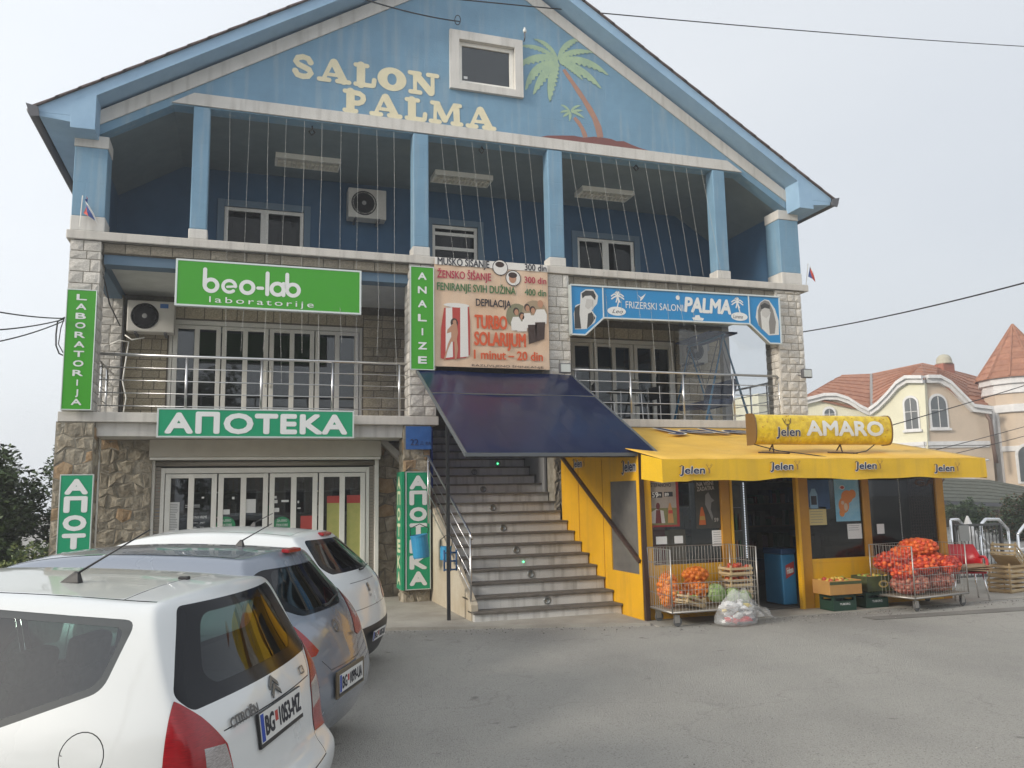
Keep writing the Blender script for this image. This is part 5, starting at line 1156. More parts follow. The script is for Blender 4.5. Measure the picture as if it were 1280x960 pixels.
for x in (at(970, 560, Y=-3.5).x, at(1055, 560, Y=-3.5).x):
    part('leg', MB().tube([(x, SY, sz-hh), (x-.10, SY-.16, rz_(SY-.16))], .011, 6), M_BRN, SG); part('leg', MB().tube([(x, SY, sz-hh), (x+.03, SY+.12, rz_(SY+.12))], .011, 6), M_BRN, SG); part('leg', MB().tube([(x-.32, SY-.10, rz_(SY-.10)), (x+.14, SY-.20, rz_(SY-.20))], .011, 6), M_BRN, SG)
one('cable', MB().tube([(sx0+.05, SY, sz-hh), (sx0+.35, SY-.15, rz_(SY-.15)+.03), (sx0+.75, SY-.35, rz_(SY-.35)), (sx0+.95, SY-.45, rz_(SY-.45)-.02)], .008, 5), M_WIRE, 'thin cable trailing from the left end of the AMARO sign over the awning', 'cable')
one('cable', MB().tube([(sx1-.85, SY-.22, rz_(SY-.22)), (sx1-.5, SY-.1, rz_(SY-.1)+.02), (sx1-.22, SY, sz-hh+.02)], .008, 5), M_WIRE, 'thin cable curling under the right end of the AMARO sign', 'cable')

# ================================================================== SWING, SALON BALCONY THINGS
SWG = thing('garden_swing', 'blue framed garden swing seat on the salon balcony', 'swing', (9.3, 1.2, 3.12))
M_SB, M_SN = mat('blue_tube', (.05, .22, .42), rough=.35), mat('navy_cushion', (.02, .035, .09), (.03, .06, .16), rough=.8, scale=8)
# the swing stands side-on: top bar runs back in depth
b = MB()
for y in (.75, 2.1): b.tube([(8.95, y, 3.13), (9.45, y, 4.95), (10.0, y, 3.13)], .028, 10)
part('side_frame', b, M_SB, SWG, smooth=True); part('top_bar', MB().tube([(9.45, .7, 4.97), (9.45, 2.15, 4.97)], .028, 10), M_SB, SWG, smooth=True)
b = MB()
for y in (.9, 1.95): b.tube([(9.45, y, 4.97), (9.05, y, 3.75)], .009, 6); b.tube([(9.45, y, 4.97), (9.75, y, 3.85)], .009, 6)
part('hanger', b, M_GUTTER, SWG)
b = MB(); b.obox((9.35, 1.42, 3.58), (1, 0, .08), (0, 1, 0), (-.08, 0, 1), .32, .55, .06); part('seat_cushion', b, M_SN, SWG, bev=.04, seg=3)
b = MB(); b.obox((9.72, 1.42, 3.80), (.35, 0, 1), (0, 1, 0), (1, 0, -.35), .28, .55, .05); part('back_cushion', b, M_SN, SWG, bev=.04, seg=3)
b = MB(); b.obox((9.45, 1.42, 5.02), (1, 0, 0), (0, 1, 0), (0, 0, 1), .34, .7, .02); part('shade', b, M_SN, SWG, bev=.01)
# clear plastic wind sheet closing the right part of the balcony
M_PLS = glassmat('plastic_sheet', (.82, .84, .85), refl=.03, rough=.12)
b = MB(); vs = []; 
for i in range(13):
    for j in range(9): vs.append((8.15+2.07*i/12, .28+.02*math.sin(i*1.3+j*.5), 3.14+2.3*j/8))
b.add(vs, [(i*9+j, (i+1)*9+j, (i+1)*9+j+1, i*9+j+1) for i in range(12) for j in range(8)])
one('plastic_sheet', b, M_PLS, 'clear plastic wind sheet hanging behind the salon railing', 'plastic sheet', smooth=True)
def table(lab, x, y):
    t = thing('cafe_table', lab, 'table', (x, y, 3.12)); part('tabletop', MB().box(x-.3, x+.3, y-.3, y+.3, 3.79, 3.82), M_BLACK, t, bev=.01)
    for dx in (-.25, .25):
        for dy in (-.25, .25): part('leg', MB().tube([(x+dx, y+dy, 3.12), (x+dx*.9, y+dy*.9, 3.79)], .012, 6), M_STEEL, t)
table('small dark table with steel legs on the salon balcony', 7.45, 1.3)
def cchair(lab, x, y, rz):
    t = thing('balcony_chair', lab, 'chair', (x, y, 3.12), rz, 'dark chairs on the salon balcony'); 
    part('seat', MB().box(-.2, .2, -.2, .2, .42, .45), M_BLACK, t, bev=.01); part('backrest', MB().box(-.2, .2, .18, .21, .55, .82), M_BLACK, t, bev=.01)
    for dx in (-.18, .18):
        for dy in (-.18, .18): part('leg', MB().tube([(dx, dy, 0), (dx*.95, dy, .42 if dy < 0 else .82)], .011, 6), M_STEEL, t)
cchair('dark chair with steel legs left of the balcony table', 6.9, 1.2, 1.3); cchair('dark chair with steel legs right of the balcony table', 8.0, 1.4, -1.3)
one('meter_box', MB().box(9.8, 10.15, 2.4, 2.55, 4.95, 5.3), mat('grey_box', (.35, .35, .35)), 'grey box with a red notice on the salon balcony wall', 'box')

# ================================================================== BLUE DRUMS BY THE STAIR RAIL
M_DRB = mat('drum_blue', (.03, .27, .48), (.025, .22, .42), rough=.4, scale=5)
def drum(lab, c, r, h, tilt):
    t = thing('blue_bucket', lab, 'bucket', c); ax = Vector(tilt).normalized()
    part('body', MB().lathe((0, 0, 0) if False else c, [(r*.92, 0), (r*.97, .02), (r, h*.9), (r*1.04, h*.92), (r*1.04, h), (r*.95, h), (r*.9, h*.6)], 20, ax), M_DRB, t, smooth=False)
    q = Vector(c)+ax*h; part('handle', MB().tube([(q.x-r, q.y, q.z-.02), (q.x-r*1.1, q.y-.04, q.z+.1), (q.x, q.y-.06, q.z+.17), (q.x+r*1.1, q.y-.04, q.z+.1), (q.x+r, q.y, q.z-.02)], .007, 6), M_WIRE, t)
q = at(527, 697, Y=-.75); drum('larger tilted blue bucket hung on the stair railing', (q.x, -.75, q.z), .135, .36, (-.12, 0, 1))
q = at(557, 700, Y=-1.6); drum('smaller blue bucket hung on the stair railing', (q.x, -1.6, q.z), .085, .2, (.03, 0, 1))
q = at(563, 712, Y=-2.0); b = MB()
for z in (0, .12, .24): b.tube([(q.x-.1, -2.0, q.z+z), (q.x+.1, -2.0, q.z+z)], .014, 6)
for x in (-.09, .0, .09): b.tube([(q.x+x, -2.0, q.z-.02), (q.x+x, -2.0, q.z+.28)], .014, 6)
one('blue_rack', b, mat('rack_blue', (.02, .08, .2), rough=.4), 'small dark blue metal rack clamped to the stair rail post', 'rack', smooth=True)

# ================================================================== CAGE TROLLEYS, PRODUCE
M_CAGE = mat('zinc_wire', (.42, .40, .37), rough=.4, metal=.7)
def cage(lab, cx, cy, rz, L, W_, H, grp, front=.42):
    t = thing('cage_trolley', lab, 'trolley', (cx, cy, 0), rz, grp)
    hx, hy, z0 = L/2, W_/2, .20
    b = MB(); b.box(-hx, hx, -hy, hy, z0-.025, z0); part('base_board', b, mat('worn_board', (.24, .20, .14), (.3, .26, .2), rough=.8), t)
    b = MB()
    for a, c in (((-hx, -hy), (hx, -hy)), ((hx, -hy), (hx, hy)), ((hx, hy), (-hx, hy)), ((-hx, hy), (-hx, -hy))): b.tube([(a[0], a[1], z0-.01), (c[0], c[1], z0-.01)], .012, 6)
    for x in (-hx, hx):
        for y in (-hy, hy): b.tube([(x, y, z0-.02), (x, y, z0+H)], .011, 6)
    part('frame', b, M_CAGE, t, smooth=True)
    def panel(p0, p1, zb, zt_, nv, nh):
        b = MB(); p0, p1 = Vector(p0), Vector(p1)
        for k in range(nv+1): q = p0.lerp(p1, k/nv); b.tube([(q.x, q.y, zb), (q.x, q.y, zt_)], .0028, 4)
        for k in range(nh+1): z = zb+(zt_-zb)*k/nh; b.tube([(p0.x, p0.y, z), (p1.x, p1.y, z)], .0045 if k in (0, nh) else .003, 4)
        o = part('wire_panel', b, M_CAGE, t); o['kind'] = 'stuff'
    panel((-hx, hy, 0), (hx, hy, 0), z0, z0+H, int(L/.05), 4); panel((-hx, -hy, 0), (hx, -hy, 0), z0, z0+front, int(L/.05), 4)
    panel((-hx, -hy, 0), (-hx, hy, 0), z0, z0+H, int(W_/.06), 4); panel((hx, -hy, 0), (hx, hy, 0), z0, z0+H, int(W_/.06), 4)
    for x in (-hx+.08, hx-.08):
        for y in (-hy+.07, hy-.07):
            w_ = part('castor', MB().tube([(x, y, z0-.03), (x+.02, y, z0-.08)], .014, 6).box(x-.02, x+.05, y-.022, y-.016, .05, .15).box(x-.02, x+.05, y+.016, y+.022, .05, .15), M_CAGE, t)
            part('wheel', MB().lathe((x+.025, y-.014, .062), [(.02, 0), (.058, .001), (.062, .008), (.062, .02), (.058, .027), (.02, .028)], 18, (0, 1, 0)), mat('grey_rubber', (.10, .10, .10), rough=.7), w_)
    return t
g1 = at(868, 776, Z=0)
CGX, CGY = 6.08, -3.60
cage('wire cage trolley with oranges and cabbages left of the shop door', CGX, CGY, -.02, 1.30, .66, .80, 'wire cage trolleys outside the shop', front=.36)
CG2X, CG2Y = 9.72, -3.70
cage('wire cage trolley heaped with red net sacks at the right of the shop', CG2X, CG2Y, .16, 1.20, .72, .72, 'wire cage trolleys outside the shop', front=.40)
def pile(b, c, rx, ry, rz_, r, n, rnd, mats=1):
    """round produce filling a sack shape"""
    k = 0; tries = 0; P_ = []
    while k < n and tries < n*40:
        tries += 1; u = Vector((rnd.uniform(-1, 1), rnd.uniform(-1, 1), rnd.uniform(-1, 1)))
        if not .45 < u.length < 1: continue
        p = Vector((c[0]+u.x*rx, c[1]+u.y*ry, c[2]+u.z*rz_))
        if any((p-q).length < r*1.35 for q in P_): continue
        P_.append(p); b.k = rnd.randrange(mats); b.ico(p, r*rnd.uniform(.88, 1.08), 2, (1, 1, .92)); k += 1
def ropes(b, c, rx, ry, rz_, r):
    for k in range(9):
        a = math.pi*k/9; b.tube([(c[0]+rx*math.cos(a)*math.cos(t), c[1]+ry*math.sin(a)*math.cos(t), c[2]+rz_*math.sin(t)) for t in [math.pi*2*i/20 for i in range(21)]], .002, 3, cap=False)
    for k in range(-3, 4):
        s_ = math.cos(math.asin(k/4)); b.tube([(c[0]+rx*s_*math.cos(t), c[1]+ry*s_*math.sin(t), c[2]+rz_*k/4) for t in [math.pi*2*i/20 for i in range(21)]], .002, 3, cap=False)
M_OR = [mat('orange_peel', (.75, .25, .02), (.66, .20, .02), rough=.45, scale=12, bump=.15, bscale=200), mat('orange_peel_deep', (.62, .16, .015), rough=.5)]
M_ON = [mat('red_net_onion', (.72, .10, .03), (.55, .06, .03), rough=.5, scale=20), mat('orange_net_onion', (.85, .20, .04), (.70, .11, .03), rough=.5, scale=20), mat('dark_net_onion', (.34, .05, .035), rough=.55)]
M_POT = [mat('pink_net_potato', (.42, .16, .11), (.33, .11, .08), rough=.6, scale=20), mat('dusty_net_potato', (.48, .22, .15), rough=.6)]
def sack(lab, c, rx, ry, rz_, r, n, mats, seed, grp, netm):
    t = thing('net_sack', lab, 'net sack', (c[0], c[1], c[2]-rz_), 0, grp); rnd = random.Random(seed)
    b = MB(); b.k = 0
    b.ico(c, 1, 2, (rx*.86, ry*.86, rz_*.86)); pile(b, c, rx*.93, ry*.93, rz_*.93, r, n, rnd, len(mats)); o = part('produce', b, mats, t, smooth=True); o['kind'] = 'stuff'
    b = MB(); ropes(b, c, rx*1.04, ry*1.04, rz_*1.04, r); o = part('net', b, netm, t); o['kind'] = 'stuff'
M_NET = mat('red_net', (.50, .03, .03), rough=.5); M_NETO = mat('orange_net', (.65, .18, .04), rough=.5); M_NETP = mat('pink_net', (.48, .12, .11), rough=.5)
x, y = CG2X, CG2Y; GS = 'net sacks heaped in the right cage trolley'
sack('dusty pink net sack lying lowest at the left of the right trolley', (x-.30, y-.13, .36), .30, .22, .15, .034, 150, M_POT, 1, GS, M_NETP)
sack('dusty pink net sack lying lowest at the right of the right trolley', (x+.28, y-.02, .36), .30, .22, .15, .034, 150, M_POT, 2, GS, M_NETP)
sack('red net sack leaning in the left end of the right trolley', (x-.38, y+.10, .66), .30, .23, .15, .036, 150, M_ON, 3, GS, M_NET)
sack('red net sack in the middle layer of the right trolley', (x-.02, y-.04, .60), .28, .23, .15, .036, 150, M_ON, 4, GS, M_NET)
sack('bright orange net sack in the middle layer at the right of the trolley', (x+.30, y+.10, .64), .31, .23, .15, .036, 150, M_ON[1:2]+M_ON[:1], 5, GS, M_NET)
sack('bright orange net sack topmost on the right trolley', (x+.14, y+.12, .86), .33, .22, .13, .036, 150, M_ON[1:2]+M_ON[:1], 6, GS, M_NETO)
sack('pink net sack at the back of the right trolley', (x+.02, y+.2, .42), .45, .14, .2, .034, 120, M_POT, 7, GS, M_NETP)
sack('red net sack squeezed into the right corner of the right trolley', (x+.44, y-.14, .60), .17, .17, .13, .036, 80, M_ON, 8, GS, M_NET)
sack('red net sack slumped over the front left wires of the right trolley', (x-.42, y-.16, .52), .20, .16, .11, .036, 90, M_ON, 9, GS, M_NET)
sack('small orange net sack wedged in the middle top of the right trolley', (x-.16, y+.12, .76), .20, .17, .11, .036, 90, M_ON[1:2]+M_ON[:1], 10, GS, M_NETO)
x, y = CGX, CGY; GO = 'orange sacks in the left cage trolley'
sack('orange net sack standing in the far left corner of the left trolley', (x-.52, y+.02, .45), .13, .17, .24, .036, 90, M_OR, 11, GO, M_NETO)
sack('orange net sack stacked topmost in the middle of the left trolley', (x-.03, y+.12, .62), .19, .14, .10, .036, 80, M_OR, 12, GO, M_NETO)
sack('orange net sack lying beneath in the middle of the left trolley', (x-.07, y+.1, .42), .22, .16, .13, .036, 100, M_OR, 13, GO, M_NETO)
def cabbage(lab, c, r, seed):
    rnd = random.Random(seed); t = thing('cabbage', lab, 'cabbage', (c[0], c[1], c[2]-r), 0, 'cabbages in the left cage trolley')
    M_CB = mat('cabbage_leaf', (.16, .26, .07), (.32, .42, .18), rough=.55, scale=14)
    part('heart', MB().ico(c, r*.86, 3), M_CB, t, smooth=True); b = MB()
    for k in range(9):
        a = rnd.random()*6.28; e = rnd.uniform(-.3, 1.2); ax = Vector((math.cos(a)*math.cos(e), math.sin(a)*math.cos(e), math.sin(e))); s1 = ax.cross(Vector((0, 0, 1))).normalized(); s2 = s1.cross(ax)
        n = 5; vs = []
        for i in range(n+1):
            for j in range(n+1):
                u, v = (i/n-.5)*1.9, (j/n-.5)*1.9; p = (ax+s1*u*.75+s2*v*.75).normalized()*(r*(.9+.10*(max(abs(u), abs(v)))**2*(1+.25*math.sin(7*u+5*v+k)))); vs.append(Vector(c)+p)
        b.add(vs, [(i*(n+1)+j, (i+1)*(n+1)+j, (i+1)*(n+1)+j+1, i*(n+1)+j+1) for i in range(n) for j in range(n)])
    part('outer_leaves', b, M_CB, t, smooth=True)
cabbage('large dark green cabbage in the left trolley beside the oranges', (x+.19, y-.02, .36), .14, 1)
cabbage('paler green cabbage in the left trolley next to the crates', (x+.40, y-.10, .33), .115, 2)
cabbage('small green cabbage in the right corner of the left trolley', (x+.54, y-.17, .31), .10, 3)
def crate(name, lab, c, L, W_, H, rz, m_, slats=2, tilt=0, grp=None, cat='crate', fruit=None):
    t = thing(name, lab, cat, c, rz, grp)
    if rz == 0: t.location = c; OFF[t.name] = Vector()
    t.rotation_euler = (0, tilt, rz)
    hx, hy = L/2, W_/2; g = H/slats
    part('base', MB().box(-hx+.01, hx-.01, -hy+.01, hy-.01, .0, .012), m_, t)
    for k in range(slats):
        for s_ in (-1, 1):
            part('slat', MB().box(-hx, hx, s_*hy-.005, s_*hy+.005, g*k+.02, g*k+g*.82), m_, t, bev=.002)
            part('slat', MB().box(s_*hx-.005, s_*hx+.005, -hy+.006, hy-.006, g*k+.021, g*k+g*.82), m_, t, bev=.002)
    for sx in (-1, 1):
        for sy in (-1, 1): part('corner_post', MB().box(sx*(hx-.022)-.012, sx*(hx-.022)+.012, sy*(hy-.02)-.012, sy*(hy-.02)+.012, .0, H+.02), m_, t)
    if fruit:
        fm, fr_, fn, sd = fruit; b = MB(); rnd = random.Random(sd)
        for k in range(fn): b.k = rnd.randrange(len(fm)); b.ico((rnd.uniform(-hx+.04, hx-.04), rnd.uniform(-hy+.04, hy-.04), H*.72+rnd.uniform(-.02, .05)), fr_*rnd.uniform(.85, 1.1), 2, (1, 1, .9))
        o = part('fruit', b, fm, t, smooth=True); o['kind'] = 'stuff'
    return t
M_FRU = [mat('red_apple', (.42, .03, .02), (.5, .16, .04), rough=.35, scale=10), mat('yellow_fruit', (.62, .42, .08), rough=.4), mat('green_fruit', (.25, .30, .06), rough=.4)]
crate('fruit_crate', 'pale wooden crate of mixed fruit tilted at the front left of the left trolley', (x-.33, y-.14, .25), .38, .3, .12, .35, M_WOOD, 2, tilt=.28, fruit=(M_FRU, .034, 22, 1))
crate('fruit_crate', 'pale slatted crate of red fruit, topmost of two in the left trolley', (x+.60, y+.10, .58), .36, .30, .13, 0, M_WOOD, 2, fruit=(M_FRU[:1], .034, 28, 2))
crate('fruit_crate', 'pale slatted crate of red fruit under another in the left trolley', (x+.60, y+.11, .42), .36, .30, .13, 0, M_WOOD, 2, fruit=(M_FRU[:1], .034, 26, 3))
crate('fruit_crate', 'pale slatted crate on the board, undermost in the left trolley', (x+.60, y+.12, .26), .36, .30, .13, 0, M_WOOD, 2)
# produce boxes right of the door
q = at(1043, 752, Z=0)
M_DGC = mat('dark_green_plastic', (.012, .045, .028), rough=.5)
def plcrate(lab, px, py):
    q = at(px, py, Z=0.006); t = thing('beer_crate', lab, 'crate', (q.x, q.y, .006), 0, 'dark green crates on the ground by the shop'); hx, hy, H = .2, .15, .22
    b = MB()
    for a in ((-hx, hx, -hy, -hy+.015), (-hx, hx, hy-.015, hy), (-hx, -hx+.015, -hy+.015, hy-.015), (hx-.015, hx, -hy+.015, hy-.015)):
        b.box(q.x+a[0], q.x+a[1], q.y+a[2], q.y+a[3], .01, .15); b.box(q.x+a[0], q.x+a[1], q.y+a[2], q.y+a[3], .19, H+.01)
    for sx in (-1, 1):
        for sy in (-1, 1): b.box(q.x+sx*(hx-.02)-.021, q.x+sx*(hx-.02)+.021, q.y+sy*(hy-.02)-.021, q.y+sy*(hy-.02)+.021, .01, .229)
    part('shell', b, M_DGC, t); b = MB(); text(b, 'TUBORG', FR(q.y-hy), q.x-.09, .09, .028, .18, off=.02, w_=.003); part('lettering', b, M_PAPER, t); return q
qa = plcrate('dark green bottle crate under the left fruit carton by the shop door', 1048, 762); qb = plcrate('dark green bottle crate under the black printed carton', 1088, 758)
M_CTN = mat('orange_carton', (.48, .26, .07), (.40, .20, .06), rough=.7, scale=3); M_CTB = mat('black_carton', (.04, .05, .025), (.07, .09, .03), rough=.5, scale=5)
def carton(lab, c, L, W_, H, m_, fruit, lid=None):
    t = thing('fruit_carton', lab, 'box', c); x, y, z = c; hx, hy = L/2, W_/2
    b = MB(); b.box(x-hx, x+hx, y-hy, y-hy+.008, z, z+H); b.box(x-hx, x+hx, y+hy-.008, y+hy, z, z+H); b.box(x-hx, x-hx+.008, y-hy+.009, y+hy-.009, z, z+H); b.box(x+hx-.008, x+hx, y-hy+.009, y+hy-.009, z, z+H); b.box(x-hx+.009, x+hx-.009, y-hy+.009, y+hy-.009, z+.001, z+.01)
    part('carton', b, m_, t, bev=.003)
    part('print_band', MB().box(x-hx+.0, x+hx, y-hy-.0015, y-hy-.0005, z+H*.72, z+H*.93), M_CTB, t)
    b = MB(); rnd = random.Random(int(x*10))
    for k in range(30): b.k = rnd.randrange(3); b.ico((rnd.uniform(x-hx+.05, x+hx-.05), rnd.uniform(y-hy+.05, y+hy-.05), z+H*.85+rnd.uniform(-.01, .03)), .035, 2)
    o = part('fruit', b, M_FRU, t, smooth=True); o['kind'] = 'stuff'; return t
carton('open orange fruit carton left of the right trolley on a green crate', (qa.x-.02, qa.y-.03, .245), .56, .38, .2, M_CTN, 1)
tb = carton('black printed fruit carton between the orange carton and the right trolley', (qb.x+.06, qb.y-.02, .245), .50, .34, .22, M_CTB, 2)
b = MB(); flat(b, ell(qb.x+.1, .35, .09, .055, 20), FR(qb.y-.192), .002); part('print', b, mat('gold_print', (.45, .33, .1)), tb)
b = MB(); flat(b, ell(qb.x+.1, .35, .06, .032, 20), FR(qb.y-.192), .003); part('print', b, M_CTB, tb)
# rubbish bag
def bag():
    q = at(930, 783, Z=0); t = thing('plastic_bag', 'translucent white plastic bag of rubbish beside the left trolley', 'bag', (q.x, q.y+.1, 0))
    c = Vector((q.x, q.y+.15, 0)); rnd = random.Random(8); n, m_ = 40, 22; vs = []; b = MB()
    ph = [(rnd.uniform(2, 11), rnd.uniform(0, 6.28), rnd.uniform(3, 14)) for _ in range(9)]
    for j in range(m_+1):
        v = j/m_
        base = .245*min(1, (v/.12+.55))*(1-.30*v) if v < .5 else .21-.26*(v-.5)
        for i in range(n):
            a = 2*math.pi*i/n; cr = sum(abs(math.sin(round(f)*a+p+g*v))-.64 for f, p, g in ph)/9
            r = base*(1+.42*cr*(1 if v > .12 else .4)); z = .44*v+.03*math.sin(a*2+1)*v+.02*cr
            vs.append((c.x+r*math.cos(a)*1.25+.07*v*v-.02, c.y+r*math.sin(a)*.85, max(.004, z)))
    b.add(vs, [(j*n+i, j*n+(i+1) % n, (j+1)*n+(i+1) % n, (j+1)*n+i) for j in range(m_) for i in range(n)]+[tuple(range(n))])
    M_ = mat('bag_film', (.74, .75, .75), rough=.25, bump=.5, bscale=14); M_.node_tree.nodes['Principled BSDF'].inputs['Alpha'].default_value = .30; part('film', b, M_, t, smooth=True)
    b = MB(); vs = []
    for i in range(15):
        for j in range(9):
            u, v = i/14, j/8; vs.append((c.x+.14+.34*u+.02*math.sin(v*9), c.y-.10+.05*math.sin(u*9+v*6), .24-.14*u+(v-.5)*.22*(1-.75*u)+.018*math.sin(u*14+v*11)))
    b.add(vs, [(i*9+j, (i+1)*9+j, (i+1)*9+j+1, i*9+j+1) for i in range(14) for j in range(8)]); part('film', b, M_, t, smooth=True)
    b = MB()
    for k in range(44):
        a = rnd.uniform(0, 6.28); r = .17*math.sqrt(rnd.random()); lo_ = k < 20; b.k = rnd.choice((0, 0, 0, 1)) if lo_ else rnd.choice((1, 1, 1, 1, 2)); z = rnd.uniform(.03, .10) if lo_ else rnd.uniform(.12, .30)
        o_ = len(b.v); b.ico((c.x+r*math.cos(a)*1.2, c.y+r*math.sin(a)*.7, z), rnd.uniform(.03, .05), 1, (1.4, 1, .8))
        b.v[o_:] = [(x+rnd.uniform(-.012, .012), y+rnd.uniform(-.012, .012), max(.008, z_+rnd.uniform(-.012, .012))) for x, y, z_ in b.v[o_:]]
    o = part('contents', b, [mat('red_rubbish', (.65, .02, .03), rough=.4), mat('white_rubbish', (.66, .66, .66), rough=.5), mat('yellow_rubbish', (.6, .45, .05))], t); o['kind'] = 'stuff'
bag()
# red chair with flattened cardboard
def redchair():
    q = at(1226, 752, Z=0); t = thing('red_chair', 'red plastic armchair with steel legs holding flattened cardboard', 'chair', (q.x, q.y+.25, 0), rad(-28))
    M_ = mat('red_plastic', (.50, .012, .02), rough=.35)
    b = MB(); b.box(-.25, .25, -.22, .22, .42, .45); part('seat', b, M_, t, bev=.012, seg=3)
    b = MB(); n = 8; vs = []
    for i in range(n+1):
        a = rad(200-220*i/n*1.0); a = rad(190+ -200*i/n)
        for j, z in enumerate((.45, .62, .84)): r = .27+.02*j; hz = z if .15 < i/n < .85 else min(z, .66); vs.append((r*math.cos(a), .22*math.sin(a)+.04+.02*j, hz))
    b.add(vs, [(3*i+j, 3*i+3+j, 3*i+4+j, 3*i+1+j) for i in range(n) for j in range(2)]); o = part('backrest', b, M_, t, smooth=True); sm = o.modifiers.new('s', 'SOLIDIFY'); sm.thickness = .02
    for s_ in (-1, 1): part('armrest', MB().tube([(s_*.27, .08, .66), (s_*.28, -.1, .665), (s_*.26, -.22, .62), (s_*.25, -.23, .46)], .022, 8), M_, t, smooth=True)
    for sx in (-1, 1):
        for sy in (-1, 1): part('leg', MB().tube([(sx*.2, sy*.17, .42), (sx*.25, sy*.23, .0)], .012, 8), M_CHROME, t, smooth=True)
    c = thing('flattened_cardboard', 'flattened brown cardboard lying on the red chair', 'cardboard', (q.x, q.y+.2, .46), rad(-24))
    for k in range(3): part('sheet', MB().obox((.02*k, -.06-.02*k, .02+.028*k), (1, .1*k, .05*(k-1)), (0, 1, .0), (0, 0, 1), .25, .2, .008), M_CARD, c)
redchair()
# ================================================================== PARKED CARS
def paint(name, c, metal=0, flake=0, rough=.32):
    M = mat(name, c, rough=rough, metal=metal, coat=.8)
    t = M.node_tree; n = t.nodes; b = n['Principled BSDF']
    g = n.new('ShaderNodeNewGeometry'); co = n.new('ShaderNodeTexCoord')
    no = n.new('ShaderNodeTexNoise'); no.inputs['Scale'].default_value = 1.8; no.inputs['Detail'].default_value = 7; t.links.new(co.outputs['Object'], no.inputs['Vector'])
    r = n.new('ShaderNodeMapRange'); r.inputs['From Min'].default_value = .45; r.inputs['From Max'].default_value = .8; r.inputs['To Max'].default_value = .22; t.links.new(no.outputs[0], r.inputs[0])
    mi = n.new('ShaderNodeMix'); mi.data_type = 'RGBA'; t.links.new(r.outputs[0], mi.inputs['Factor']); mi.inputs['A'].default_value = (*c, 1); mi.inputs['B'].default_value = (*[x*.6+.08 for x in c], 1)
    m2 = n.new('ShaderNodeMix'); m2.data_type = 'RGBA'; t.links.new(g.outputs['Backfacing'], m2.inputs['Factor']); t.links.new(mi.outputs['Result'], m2.inputs['A']); m2.inputs['B'].default_value = (.035, .035, .037, 1)
    t.links.new(m2.outputs['Result'], b.inputs['Base Color'])
    rr = n.new('ShaderNodeMapRange'); rr.inputs['To Min'].default_value = rough-.06; rr.inputs['To Max'].default_value = rough+.12; t.links.new(no.outputs[0], rr.inputs[0]); t.links.new(rr.outputs[0], b.inputs['Roughness'])
    return M
def lerp_tab(tab, x):
    if x <= tab[0][0]: return tab[0][1]
    for (a, u), (c, v) in zip(tab, tab[1:]):
        if x <= c: return u+(v-u)*(x-a)/(c-a)
    return tab[-1][1]
YC = (.86, .45, 0, -.45, -.86)
